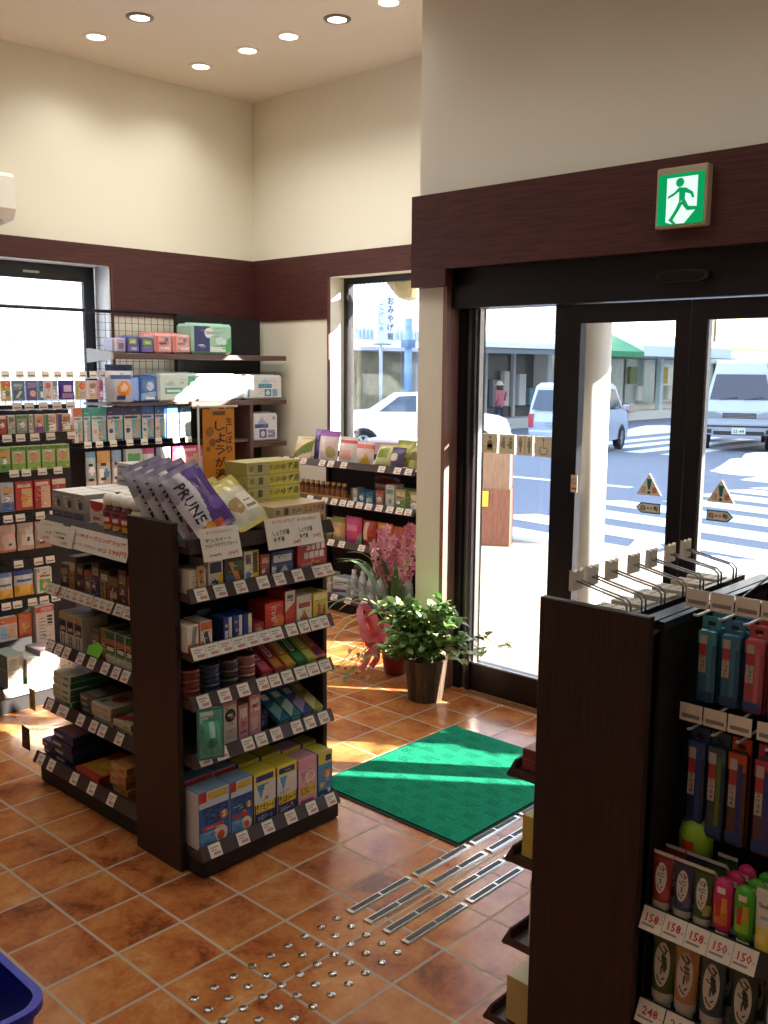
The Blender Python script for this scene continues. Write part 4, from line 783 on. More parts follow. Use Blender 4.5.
def card(w, h, lines, nm='price_card'):
    mb = MB(); n = 8
    vs = [(w*(i/n-.5), -.006*math.sin(PI*i/n), h*j) for j in (0, 1) for i in range(n+1)]; m = M('#e4ddd0', .6)
    mb.add(vs, [(i, i+1, n+2+i, n+1+i) for i in range(n)], m, True); mb.add([(x, y+.0012, z) for x, y, z in vs], [(n+1+i, n+2+i, i+1, i) for i in range(n)], m, True)
    def P(u, v): return (w*(u-.5), -.006*math.sin(PI*u)-.0008, h*v)
    for t, x0, y0, x1, y1, c in lines: mb.text(t, lambda u, v: P(x0+(x1-x0)*u, y0+(y1-y0)*v), M(c, .6, mottle=0))
    return mb.mesh(nm)
K, R_ = '#1f1c1c', '#c4453c'
c1 = card(.145, .1, [('オープニングフェア', .15, .8, .8, .9, R_), ('サンスイート', .1, .56, .75, .68, K), ('フルーツサプリプルーン', .08, .4, .92, .52, K), ('398円', .15, .12, .42, .2, K), ('298円', .6, .1, .9, .22, R_)])
c2 = card(.235, .1, [('オープニングフェア', .12, .8, .5, .92, R_), ('オープニングフェア', .55, .78, .92, .9, R_), ('しょうが湯', .1, .42, .38, .6, K), ('ゆず湯', .1, .22, .28, .38, K), ('しょうが湯', .55, .42, .8, .6, K), ('ゆず湯', .55, .22, .7, .38, K), ('298円', .42, .08, .55, .2, R_), ('298円', .8, .2, .94, .32, R_)])
put('price_card', c1, EC, .112, -.022, 1.0, 'smaller white handwritten price card on the island end below the prune bags', 'price card', None, 0, -.25)
put('price_card', c2, EC, .412, -.02, 1.002, 'wide white handwritten price card on the island end below the tea boxes', 'price card', None, -.03, -.25)

# ---------------- island long unit
lx = lambda x: x+.16
mix = [('#6a4a44', '#4a2f2c', '#a08a6c'), ('#7a6a5c', '#8a2f34', '#c8b890'), ('#3f3a44', '#6a3a40', '#8f8778'), ('#84705e', '#b0503e', '#d0c09a'), ('#5a4658', '#383060', '#b9a890'), ('#6f6258', '#a8392f', '#d8cdb8'), ('#4c4038', '#86683a', '#b0a078')]
rows = []
xs = [-.1, -.035, .02, .075, .125, .185, .245, .305, .36, .425]
for k in range(9):
    c, a, b = mix[k % 7]; rows.append(D(x0=lx(xs[k]), x1=lx(xs[k+1]), h=.1+.018*((k*5) % 3), d=.13, c=c, g=(a, b, '#c8bca8', '#2a2424'), seed=k*3+1, desc=['dark brown', 'tan and red', 'charcoal', 'rust and cream', 'plum', 'white and red', 'olive brown', 'maroon', 'grey red'][k]+' pain relief box'))
rowput(LS, .115, .745, "island front's first shelf", 'medicine boxes on the first island shelf', rows)
for k, (x, nm) in enumerate(((.0, 'first'), (.215, 'second'), (.395, 'third'))):
    me = boxm(.03, .003, .075, '#b09050', dec=[('r', .08, .04, .92, .96, '#a8874a' if k != 1 else '#7c8a48'), ('v', '第2類', .2, .12, .8, .88, '#2e2210')], name='class_tag')
    put('class_tag', me, LS, lx(x), .108, .755, f"dull gold class tag, {nm} from the left on the first island front shelf", 'tag', 'class tags')
rows = [D(x0=lx(a), x1=lx(b), h=.14, d=.11, c='#c9c4ba', dec=[('r', 0, .8, 1, 1, '#b79a6c'), ('r', 0, .45, 1, .8, '#26304f'), ('r', .15, .52, .85, .62, '#c9b48c'), ('r', .2, .1, .35, .4, '#4a5a86'), ('r', .6, .1, .75, .4, '#4a5a86')], desc='white and navy tall box', top='#8a7f6a') for a, b in ((-.105, -.05), (-.048, .005), (.007, .062))]
rows += [D(x0=lx(.07), x1=lx(.13), h=.1, d=.1, c='#8f7c62', g=('#6b5a44', '#b9a268', '#c8b890', '#4a3a28'), desc='brown carton', dy=.03), D(x0=lx(.14), x1=lx(.215), h=.115, d=.1, c='#b09a4c', g=('#8c7a34', '#cbb862', '#d8cc94', '#4a4020'), desc='mustard carton', dy=.03)]
for a, b in ((.222, .288), (.29, .352), (.354, .412)): rows.append(D(x0=lx(a), x1=lx(b), h=.13, d=.11, c='#cfcbbd', top='#2c5a3c', dec=[('r', 0, .78, 1, 1, '#2f5f42'), ('r', 0, .62, 1, .78, '#b5683c'), ('r', 0, .4, 1, .62, '#22302c'), ('r', .12, .44, .88, .56, '#dcd8cc'), ('r', 0, .32, 1, .4, '#4a9a5c'), ('c', .62, .18, .14, '#a8c2b0')], desc='green topped herbal medicine box'))
rows.append(D(x0=lx(.418), x1=lx(.46), h=.15, d=.1, c='#d2b8ac', dec=[('r', 0, .7, 1, 1, '#a84a44'), ('c', .5, .48, .25, '#d88f4a'), ('r', .1, .1, .9, .2, '#c09a92')], desc='tall pink box'))
rowput(LS, .105, .52, "island front's second shelf", 'medicine boxes on the second island shelf', rows)
me = MB(); me.prism([(-.04, 0), (.045, .0), (.05, .035), (.01, .052), (-.045, .03)], -.002, 0, M('#7fd048', .5), 'y'); me = me.mesh('shelf_talker')
put('shelf_talker', me, LS, lx(.165), .085, .545, 'bright green card sticking out over the second island front shelf', 'card', None, 0, -.5)
def flatstack(fr, xc, y, z, n, w, d, h, c, side, tdec, desc, grp, dec=None, jit=.004):
    me = boxm(w, d, h, c, side, None, dec or [('r', .08, .3, .5, .7, '#b0aa9c'), ('r', .6, .3, .9, .7, side)], tdec=tdec, name='flat_box')
    for k in range(n):
        pos_ = 'single' if n == 1 else (['lower', 'upper'][k] if n == 2 else ('bottom' if k == 0 else 'top' if k == n-1 else ORD[k+1]+' up'))
        put('flat_box', me, fr, xc+jit*math.sin(k*2.3+xc*40), y+jit*math.cos(k*1.7), z+(h+.0006)*k, f"{desc}, {pos_} of its stack" if n > 1 else desc, 'box', grp, .02*math.sin(k*3+xc*9))
T0 = [('r', .1, .1, .9, .5, '#9c988c'), ('c', .6, .7, .18, '#5a7a9c')]
flatstack(LS, lx(-.08), .09, .295, 5, .13, .16, .0245, '#c6c0ac', '#3f7a4c', [('r', 0, .5, 1, 1, '#3c4f8c'), ('r', .1, .1, .6, .4, '#c8c2ae')], 'white and green flat box on the third island front shelf', 'flat boxes at the left of the third island shelf')
flatstack(LS, lx(.075), .11, .295, 3, .1, .14, .024, '#6a665c', '#4a4640', T0, 'grey flat box on the third island front shelf', 'grey flat boxes')
flatstack(LS, lx(.215), .085, .295, 3, .13, .16, .026, '#c2b8a4', '#a59c8a', [('r', .1, .1, .9, .9, '#b5a48c'), ('c', .5, .5, .25, '#8c3f34'), ('r', .1, .1, .35, .3, '#54684a')], 'cream flat box with red picture on third island front shelf', 'cream flat boxes')
flatstack(LS, lx(.35), .085, .295, 2, .11, .15, .024, '#b8ad90', '#94885f', [('p', [(0, 0), (1, .3), (1, .6), (0, .3)], '#a8402f'), ('r', .1, .7, .9, .9, '#5d7a4c')], 'cream and red flat box right on the third island front shelf', 'cream and red flat boxes')
me = boxm(.045, .003, .085, '#b39f3c', dec=[('v', '第2類', .2, .12, .8, .88, '#3a3010')], name='class_tag')
put('class_tag', me, LS, -.02, .02, .27, 'mustard class tag hanging off the left end of the third island front shelf', 'tag')
flatstack(LS, lx(-.13), .05, .095, 2, .085, .14, .028, '#34406a', '#2a3050', [('c', .5, .5, .35, '#c8ccd8')], 'pale topped navy box at left of the lowest island front shelf', 'small navy boxes')
flatstack(LS, lx(.005), .04, .095, 4, .145, .17, .031, '#232a5a', '#1d2248', [('r', .1, .05, .9, .4, '#7a3a54'), ('p', [(0, .5), (1, .5), (.8, .95), (.2, .95)], '#7a8a4c')], 'dark navy flat box on the lowest island front shelf', 'navy flat boxes')
flatstack(LS, lx(.19), .025, .095, 1, .16, .19, .035, '#a8392a', '#8a2c22', [('r', .05, .1, .95, .6, '#b8842c'), ('c', .5, .5, .25, '#c8a83c'), ('r', .1, .7, .9, .9, '#b04a2c')], 'red and gold flat box lying alone on the lowest island front shelf', 'red flat box', dec=[('r', .05, .3, .95, .7, '#b5502c')])
flatstack(LS, lx(.37), .05, .095, 4, .1, .15, .026, '#b9844a', '#a06c3c', [('r', .1, .1, .9, .9, '#c89a60')], 'tan flat box right on the lowest island front shelf', 'tan flat boxes')
mb = MB(); mb.prism([(-.012, 0), (.048, .0), (.05, .085), (-.008, .09)], -.003, 0, M('#1e1a1c', .5), 'y'); 
for k in range(4): mb.add([(.0, -.0036, .015+.018*k), (.038, -.0036, .015+.018*k), (.038, -.0036, .021+.018*k), (.0, -.0036, .021+.018*k)], [(0, 1, 2, 3)], M('#5a4a4a', .6, mottle=0))
put('hanging_card', mb.mesh('hanging_card'), LS, -.06, .0, .115, 'small black card jutting past the left end of the lowest island front shelf', 'card')
# on top
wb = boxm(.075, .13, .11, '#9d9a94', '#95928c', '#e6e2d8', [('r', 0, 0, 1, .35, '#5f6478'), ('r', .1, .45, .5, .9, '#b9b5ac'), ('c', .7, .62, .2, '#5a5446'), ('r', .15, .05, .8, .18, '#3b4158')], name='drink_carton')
for k in range(3):
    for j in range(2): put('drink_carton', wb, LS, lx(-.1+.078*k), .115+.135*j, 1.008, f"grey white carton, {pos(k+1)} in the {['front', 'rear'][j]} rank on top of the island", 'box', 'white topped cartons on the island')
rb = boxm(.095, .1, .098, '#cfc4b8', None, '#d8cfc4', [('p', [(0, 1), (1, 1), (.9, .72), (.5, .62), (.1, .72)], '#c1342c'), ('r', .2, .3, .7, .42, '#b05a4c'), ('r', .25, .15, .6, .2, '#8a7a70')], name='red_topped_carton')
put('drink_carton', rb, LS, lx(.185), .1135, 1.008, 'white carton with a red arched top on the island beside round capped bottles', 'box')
st = boxm(.235, .09, .027, '#c9c8c6', None, '#d5d4d0', [('r', .42, 0, .62, 1, '#2f4684'), ('r', .05, .3, .35, .6, '#7a7e8c'), ('r', .68, .3, .95, .6, '#7a7e8c')], name='long_carton')
for k in range(7): put('long_carton', st, LS, lx(-.03), .4, 1.008+.0276*k, f"long white carton with a navy centre, {['bottom', 'second', 'third', 'fourth', 'fifth', 'sixth', 'top'][k]} of the stack on the island", 'box', 'long white cartons')
dr = {('bottle_body'): bottlem(.027, .1, '#5a2a2c', [(.024, 0), (.027, .004), (.027, .078), (.024, .086), (.018, .092), (.018, .1)], label=('#b8433c', .3, .75), dec=[(-.7, .1, .7, .28, '#d8a84a'), (-.6, .38, .5, .52, '#e6d9cc'), (-.5, .58, .6, .7, '#4a3a6c')]), ('cap', 'white domed cap'): lathem([(.024, .094), (.027, .096), (.027, .116), (.022, .128), (.012, .134), (.002, .135)], '#eae6dc', 16, name='cap')}
dy_ = {('bottle_body'): bottlem(.027, .1, '#d8cf8a', [(.024, 0), (.027, .004), (.027, .078), (.024, .086), (.018, .092), (.018, .1)], label=('#d8c84a', .2, .75), dec=[(-.6, .3, .5, .6, '#c8742e')]), ('cap', 'white domed cap'): dr[('cap', 'white domed cap')]}
n = 0
for j in range(3):
    for i in range(4):
        x, y = lx(.262+.058*i), .105+.058*j
        put('health_drink_bottle', dy_ if i == 3 else dr, LS, x, y+.02, 1.008, f"white capped drink bottle, {pos(i+1)} in the {['front', 'middle', 'rear'][j]} rank on the island", 'bottle', 'white capped drink bottles on the island')
s1 = card(.165, .075, [('オープニングフェア', .15, .74, .8, .86, R_), ('190円', .3, .1, .6, .24, R_), ('のど飴', .4, .36, .8, .52, K)]); s2 = card(.15, .075, [('この度おすすめ', .1, .55, .7, .66, K), ('ドリンク各種', .12, .36, .65, .46, K), ('190円', .55, .1, .8, .24, R_)]); s3 = card(.4, .078, [('オープニングフェア', .3, .6, .95, .8, R_), ('ドリンク剤', .08, .62, .28, .76, K), ('スーパービタミン', .12, .22, .52, .34, K), ('10コ', .56, .18, .68, .34, K), ('190円', .74, .18, .98, .42, R_)])
for k, (me, x, y, t, l) in enumerate(((s1, -.07, .055, .0, 'leftmost white price card along the island front edge'), (s2, .06, .036, .02, 'middle white price card along the island front edge, partly covered'), (s3, .285, .042, -.02, 'white price card beside the brown side panel with red opening fair writing'))):
    put('price_card', me, LS, lx(x), y, .938, l, 'price card', 'price cards on the island front', t, -.28)
# ================================================================== goods on the other fixtures
# hanging pouches: x0,x1 world y, z0,z1 heights
def hang(fr, off, yf, rows, z0, z1, phrase, grp, t=.02, start=1, name='hanging_packet'):
    for n, (a, b, c, g, desc) in enumerate(rows):
        w_ = b-a-.004
        dec = g if isinstance(g, list) else gen(n*5+int(z0*100), *g)
        me = pouchm(w_, z1-z0, t, c, dec, nx=10, nz=12, gusset=False, crimp=.05) if desc.split()[-1] in ('pouch', 'bag') else boxm(w_, t, z1-z0, c, None, None, dec, name='packet')
        put(name, me, fr, (a+b)/2+off, yf, z0, f"{desc}, {pos(n+start)} {phrase}", 'packet', grp)
o2 = .9
hang(I2, o2, .225, [(.545, .588, '#b8483c', ('#d8d0c4', '#a83a34'), 'red and white packet'), (.592, .632, '#c9c4ba', ('#a8b0a0', '#7a8a70'), 'pale grey packet'), (.636, .69, '#a8b098', ('#5c8a4c', '#8a9484'), 'grey green packet'), (.694, .722, '#c4beb2', ('#9ca88c', '#d8d4c8'), 'slim white packet'), (.726, .772, '#d8b8b0', ('#8a4c9c', '#e09a5c'), 'white and purple packet'), (.776, .838, '#ddd2bc', ('#4a9a5c', '#d8a080'), 'cream and green plaster packet'), (.842, .915, '#d8bc94', ('#5a4a9c', '#c87a3c'), 'orange and purple plaster packet')], 1.262, 1.348, "in pegboard gondola's topmost row", 'topmost pegboard packets')
hang(I2, o2, .225, [(.54, .6, '#a8c07a', ('#6aa04a', '#e0a070'), 'green and peach plaster packet')]+[(.604+.075*k, .675+.075*k, '#b4c486', [('r', 0, .0, 1, .3, '#8cb84c'), ('c', .5, .55, .3, '#d99a70'), ('r', 0, .85, 1, 1, '#5a8c3c'), ('r', .1, .72, .7, .8, '#e6e6d8')], 'leaf green plaster packet') for k in range(4)], 1.085, 1.2, "in pegboard gondola's second row", 'second row pegboard packets', t=.05)
hang(I2, o2, .22, [(.54, .606, '#b9bfc8', ('#4a6aa8', '#d8a45c'), 'blue and white packet'), (.61, .7, '#b83a30', [('r', .35, .1, .95, .75, '#d8b87a'), ('c', .5, .4, .22, '#d88a3c'), ('r', .1, .8, .9, .92, '#e0c8b8')], 'red packet with a cream picture'), (.704, .79, '#b5382e', [('r', .4, 0, 1, .8, '#dcb48c'), ('r', .1, .82, .9, .95, '#e0c8b8')], 'red packet with a wide peach picture'), (.794, .87, '#b8463a', ('#e0d2c4', '#a02c2a'), 'red and white packet')], .9, 1.035, "in pegboard gondola's third row", 'third row pegboard packets', t=.03)
hang(I2, o2, .22, [(.525, .61, '#c8a896', [('c', .5, .45, .4, '#d9bca8'), ('r', .3, .1, .9, .45, '#c4c8cc'), ('c', .6, .28, .12, '#3a3c44'), ('r', 0, 0, 1, .1, '#b8604c')], 'peach support pouch'), (.615, .7, '#c9b4a4', [('r', .2, .15, .95, .6, '#d4d6d6'), ('c', .6, .4, .14, '#39424c'), ('r', 0, .8, 1, 1, '#b8a090')], 'peach and silver support pouch'), (.704, .79, '#c4a898', ('#b89484', '#d8d4d0'), 'pale peach support pouch')], .705, .835, "in pegboard gondola's fourth row", 'fourth row pegboard pouches', t=.03)
hang(I2, o2, .21, [(.5, .578, '#cfd0cc', [('r', 0, .0, 1, .35, '#d9b23c'), ('c', .55, .25, .25, '#e0c060'), ('r', .1, .5, .9, .62, '#5a6a94'), ('r', 0, .86, 1, 1, '#6a7fb0')], 'white and yellow wash pouch'), (.584, .682, '#c8ccd0', [('r', 0, 0, 1, .42, '#d8ac30'), ('c', .5, .25, .3, '#e2c058'), ('r', .1, .55, .9, .7, '#4a5a8c'), ('r', 0, .85, 1, 1, '#33498c')], 'large white and yellow wash pouch'), (.69, .772, '#d8d8d0', [('r', .15, .08, .9, .55, '#5fae6c'), ('c', .55, .3, .2, '#d8b8a0'), ('r', .2, .65, .9, .72, '#b04a40'), ('r', 0, .85, .2, 1, '#9ab0a0')], 'white and green box')], .487, .61, "in pegboard gondola's fifth row", 'fifth row pegboard packets', t=.03)
hang(I2, o2, .21, [(.49, .585, '#c9c4c0', [('r', 0, .72, 1, 1, '#c86a34'), ('r', .05, .1, .45, .65, '#8ca8c8'), ('r', .5, .1, .95, .65, '#d8a888')], 'orange topped twin picture packet'), (.59, .66, '#c8642c', [('r', 0, 0, 1, .15, '#b83a34'), ('c', .5, .5, .3, '#e0a04c')], 'orange packet')], .285, .4, "in pegboard gondola's sixth row", 'sixth row pegboard packets', t=.03)
put('tall_carton', boxm(.095, .05, .185, '#cfc8bf', '#b8b0a6', None, [('r', 0, .84, 1, 1, '#b8483f'), ('r', .3, .86, .9, .96, '#d8a09a')]+[('r', .15+.0*k, .12+.09*k, .45+.04*(k % 3), .15+.09*k, '#8a8078') for k in range(7)]+[('r', .62, .5+.09*k, .9, .56+.09*k, '#3a3436') for k in range(3)]), I2, .712+o2, .185, .245, 'tall white carton with a red top at the right end of the pegboard gondola', 'box')
for k, (a, b, h, c, s, nm, zz, dy) in enumerate(((.45, .53, .09, '#b8bcb8', '#8a908c', 'grey green box at the left', .1, .05), (.45, .53, .07, '#9aa69c', '#78847c', 'grey green box lying on another at the left', .191, .05), (.534, .6, .045, '#c8d4b8', '#58a048', 'lime and white box', .1, .03), (.534, .6, .04, '#d8d8d4', '#b0b0ac', 'white box lying above a lime one', .146, .03), (.534, .6, .045, '#c2c2c0', '#a0a0a0', 'silvery box uppermost in the middle', .187, .03), (.604, .7, .035, '#dcdcd8', '#b8b8b4', 'white flat box lowest at the right', .1, .03), (.604, .7, .035, '#d8d8d6', '#b4b4b0', 'white flat box second at the right', .1356, .03), (.604, .7, .035, '#dadad6', '#b4b4b0', 'white flat box third at the right', .1712, .03), (.604, .69, .05, '#a89a9c', '#8a7c80', 'mauve grey box topmost at the right', .2068, .035), (.704, .77, .09, '#c4c0b8', '#a09c94', 'cream box at the far right', .1, .05))):
    put('patch_box', boxm(b-a, .15, h, c, s, c, [('r', .1, .3, .6, .7, s), ('r', .68, .2, .92, .8, '#8c949c')]), I2, (a+b)/2+o2, dy, zz, f"{nm} of the pegboard gondola's lit bottom shelf", 'box', 'boxes on the pegboard gondola bottom shelf')

# wall shelving
wz = 1.662
def packd(c, d): return d
r = [D(x0=wy(1.83), x1=wy(1.925), h=.09, d=.12, c='#b0a8c4', dec=[('r', .0, 0, .25, 1, '#dcd8e0'), ('r', .4, .2, .9, .7, '#7a6aa8')], k='pack', desc='lilac pad pack'),
     D(x0=wy(1.93), x1=wy(2.025), h=.105, d=.12, c='#5a5a9c', dec=[('r', .1, .5, .8, .92, '#8cb45c'), ('r', .2, .6, .7, .8, '#c8d48c'), ('r', 0, 0, 1, .4, '#6a6ab0'), ('r', .3, .1, .8, .3, '#b8b4d8')], k='pack', desc='purple pad pack with a green panel'),
     D(x0=wy(2.03), x1=wy(2.13), h=.1, d=.12, c='#55558f', dec=[('r', .1, .5, .95, .92, '#84ac50'), ('r', .3, .6, .8, .8, '#c8d488'), ('r', 0, 0, 1, .4, '#6a6ab0')], k='pack', desc='second purple and green pad pack'),
     D(x0=wy(2.135), x1=wy(2.275), h=.125, d=.14, c='#dfa4a0', dec=[('r', 0, 0, .15, 1, '#d86a6c'), ('c', .7, .75, .14, '#5a7ab0'), ('r', .2, .45, .7, .58, '#8c4a5c'), ('r', .3, .15, .9, .3, '#e8d8dc')], k='pack', desc='pink pad pack'),
     D(x0=wy(2.28), x1=wy(2.42), h=.125, d=.14, c='#dfa49c', dec=[('r', 0, 0, .1, 1, '#d86a6c'), ('c', .7, .75, .14, '#5a7ab0'), ('r', .2, .45, .7, .58, '#8c4a5c'), ('r', .4, .15, .95, .3, '#e8dcdc')], k='pack', desc='second pink pad pack'),
     D(x0=wy(2.43), x1=wy(2.775), h=.205, d=.19, c='#9fd0bc', dec=[('r', 0, 0, .42, 1, '#26346e'), ('r', .42, .55, 1, 1, '#a8d4c0'), ('p', [(.42, 0), (1, 0), (1, .6), (.7, .25), (.42, .2)], '#4fae6c'), ('r', .42, .0, .85, .2, '#d8e8e0'), ('c', .4, .74, .12, '#e6ecec'), ('t', 'TENA', .3, .7, .52, .8, '#2c3a6c'), ('c', .68, .45, .1, '#cfe6e4'), ('c', .8, .4, .08, '#cfe6e4'), ('r', .08, .2, .3, .26, '#6a84b0')], k='pack', desc='large navy and green pad pack')]
for i in r: i['cat'] = 'pack'; i['name'] = 'pad_pack'
rowput(WS, .02, wz, 'the top wall shelf', 'packs on the top wall shelf', r)
put('pad_pack', packm(.25, .1, .14, '#d98c8a', [('r', .1, .8, .9, .95, '#c86064')]), WS, wy(2.3), .17, wz, 'rose pad pack in the rear rank behind the pink packs on the top wall shelf', 'pack')
put('refill_pouch', pouchm(.2, .235, .08, '#b9c0d0', [('r', 0, .82, 1, 1, '#27366e'), ('p', [(0, .82), (1, .82), (1, .7), (.5, .76), (0, .68)], '#e6e8ee'), ('r', .15, .6, .85, .7, '#4a5a9c'), ('c', .55, .34, .25, '#d88a3c'), ('c', .55, .38, .12, '#e8c49c'), ('r', .3, .04, .6, .14, '#2c3a78')], nx=16, nz=18), WS, wy(1.89), .02, 1.352, 'silvery refill pouch with a navy top on the wall mesh', 'pouch')
mb = MB(); mb.box(1.47, .02, 1.33, 2.1, .3, 1.345, m_ws); mb.obj('shelf', bpy.data.objects['wall_shelving'])
r = [D(x0=wy(2.012), x1=wy(2.15), h=.17, d=.12, c='#3f6ab8', dec=[('r', .1, .5, .9, .9, '#5a8ad0'), ('c', .6, .62, .25, '#c8d4e8'), ('p', [(0, 0), (1, .2), (1, .4), (0, .3)], '#8ab0e0'), ('r', .3, .05, .9, .15, '#e0e6f0')], k='pack', desc='blue pad pack'),
     D(x0=wy(2.155), x1=wy(2.47), h=.19, d=.17, c='#cfe4e0', dec=[('p', [(.78, .3), (1, .5), (1, .95), (.78, .95)], '#4fb0a0'), ('r', .12, .22, .62, .48, '#55b0a4'), ('r', .18, .3, .56, .4, '#e0f0ec'), ('p', [(.15, .55), (.3, .8), (.45, .55)], '#b0ccd8'), ('c', .9, .62, .08, '#e8f0ec')], k='pack', desc='white and teal flat pack'),
     D(x0=wy(2.475), x1=wy(2.865), h=.175, d=.18, c='#e4ecf0', dec=[('r', .85, 0, 1, 1, '#bcd4e6'), ('r', .1, .3, .5, .5, '#a8d0d8')], k='pack', desc='white pack in the sunlight'),
     D(x0=wy(2.88), x1=wy(3.23), h=.175, d=.18, c='#e2e4e6', dec=[('r', 0, 0, .07, 1, '#5f9ac8'), ('p', [(.3, .62), (.5, .95), (.7, .62)], '#b8d4e0'), ('r', .32, .46, .72, .66, '#4a9ab8'), ('r', .5, .05, .7, .4, '#3a8aa8'), ('r', .73, .05, .88, .4, '#7ab0c4'), ('c', .6, .22, .06, '#e8f0f0')], k='pack', desc='white pack with a light blue cloud')]
for i in r: i['cat'] = 'pack'; i['name'] = 'pad_pack'
rowput(WS, .02, 1.346, 'the middle wall shelf', 'packs on the middle wall shelf', r)
put('pad_pack', packm(.24, .18, .205, '#dedfe6', [('p', [(.1, .65), (.3, .95), (.55, .65)], '#a8b4d8'), ('r', 0, .48, .6, .64, '#4a5a9c'), ('r', .2, .06, .52, .42, '#4a4a94'), ('c', .36, .24, .1, '#dde0ee'), ('r', .58, .06, .9, .2, '#8a90b8'), ('r', .58, .24, .9, .38, '#8a90b8'), ('c', .85, .88, .06, '#8a98b8')]), WS, wy(3.065), .02, 1.042, 'white pack with a violet picture on the lowest corner wall shelf', 'pack')
ow = -.3
hang(WS, ow, .09, [(1.125, 1.188, '#c8a834', ('#d8622c', '#4a7ab0'), 'yellow and orange packet'), (1.194, 1.274, '#5a7a94', [('r', .1, .1, .9, .5, '#4a6884'), ('p', [(.2, .15), (.6, .5), (.8, .45), (.4, .1)], '#d8c8b8'), ('r', .1, .7, .8, .85, '#a8b8c4')], 'slate blue packet'), (1.279, 1.35, '#5a4a8c', [('c', .6, .35, .3, '#d8a088'), ('r', .1, .65, .9, .9, '#8a7ab8')], 'violet packet'), (1.354, 1.39, '#3a6a9c', ('#6a9a4c', '#2c4f80'), 'slim blue packet'), (1.394, 1.445, '#ccc4bc', [('c', .5, .75, .4, '#d8623c'), ('r', .2, .1, .8, .2, '#c86a4c')], 'white packet with a red circle'), (1.449, 1.485, '#c2c4cc', ('#8090b8', '#d0d0d4'), 'slim white packet'), (1.49, 1.597, '#40308c', [('r', .3, .4, .75, .75, '#cdb8cc'), ('r', .2, .1, .9, .3, '#9a80b0')], 'purple pouch'), (1.602, 1.685, '#c8bcae', [('c', .55, .72, .3, '#d86a3c'), ('r', 0, 0, .2, 1, '#b8a84a'), ('r', .3, .1, .8, .4, '#b0a49c')], 'cream packet with an orange spot'), (1.69, 1.75, '#d2c4b8', ('#c8b4a4', '#a87a6c'), 'beige packet'), (1.752, 1.795, '#c87aa0', ('#d89ab8', '#b05a88'), 'pink packet')], 1.37, 1.488, 'on the wire mesh below window', 'packets on the wire mesh')
brace = lambda top, pic: [('r', 0, .78, 1, 1, top), ('r', 0, .62, 1, .76, '#b8c4cc'), ('r', .05, .66, .8, .72, top), ('r', 0, 0, .45, .62, '#cfccc4'), ('c', .22, .3, .14, pic), ('r', .45, 0, 1, .62, '#6ab0c0'), ('p', [(.55, .05), (.8, .6), (.95, .6), (.75, .05)], '#c8946c'), ('r', .5, 0, .95, .06, top)]
hang(WS, ow, .08, [(1.572, 1.637, '#b0653c', brace('#b86a3c', '#8a4a34'), 'orange support box'), (1.64, 1.69, '#3f8f84', brace('#3a9a88', '#b89a84'), 'narrow teal support box'), (1.695, 1.8, '#45968a', brace('#3f9f8c', '#c8a08c'), 'teal support box'), (1.805, 1.922, '#2c3468', brace('#2c3468', '#3a4a8c'), 'navy support box'), (1.926, 2.056, '#2c3468', brace('#29305f', '#3a4a8c'), 'second navy support box'), (2.06, 2.156, '#2a62a8', brace('#2a66b0', '#4a8a9c'), 'blue support box'), (2.16, 2.25, '#2a62a8', brace('#2c6ab4', '#a0805c'), 'second blue support box'), (2.254, 2.354, '#2f6ab0', brace('#3070b8', '#a0805c'), 'third blue support box'), (2.358, 2.452, '#3a7a9c', brace('#3f82a8', '#a87a54'), 'blue green support box')], 1.1, 1.318, 'in the support row of the wall shelving', 'support boxes on the wall shelving', t=.03)
hang(WS, ow, .08, [(1.65, 1.725, '#a8c0c4', ('#6a9ab8', '#d8d8d0'), 'pale blue pouch'), (1.73, 1.83, '#c0bdb4', ('#c89a5c', '#5a8ab8'), 'white and tan bag'), (1.835, 1.91, '#b4bcc0', ('#8aa0b8', '#d0ccc4'), 'grey white bag'), (1.93, 2.06, '#b8c0be', ('#5a7ab0', '#58a06c'), 'white bag with blue and green'), (2.065, 2.16, '#c0c0c0', ('#b04a7c', '#8aa8c0'), 'white and pink bag'), (2.17, 2.29, '#b9bcc4', ('#8a94b0', '#c8c4bc'), 'pale grey bag'), (2.3, 2.575, '#b05868', [('r', 0, .8, 1, 1, '#c02c5c'), ('r', 0, 0, 1, .35, '#7aa0b4'), ('c', .3, .45, .25, '#c88a80'), ('c', .7, .5, .22, '#c89484'), ('r', .1, .84, .7, .92, '#e0a0b4')], 'wide pink tights bag')], .815, 1.04, "in wall shelving's lowest hung row", 'bags in the lowest wall row', t=.03)
for k, (yv, z) in enumerate(((2.62, .0), (2.68, .0))):
    bt2 = {'bottle': bottlem(.028, .2, '#c9c4bc', label=('#c46a6c', .3, .5)), 'cap': lathem([(.014, .195), (.017, .198), (.017, .225), (.012, .23)], '#d8d4cc', 14, name='cap')}
    put('lotion_bottle', bt2, WS, wy(yv), .06 if k == 0 else .1, .81+.262, ['white and pink bottle before the brown divider on the wall shelving', 'second white and pink bottle standing behind the first by the divider'][k], 'bottle', 'pink labelled bottles')
mb = MB(); mb.box(2.24, .02, 1.05, 2.6, .3, 1.07, m_ws); mb.obj('shelf', bpy.data.objects['wall_shelving'])

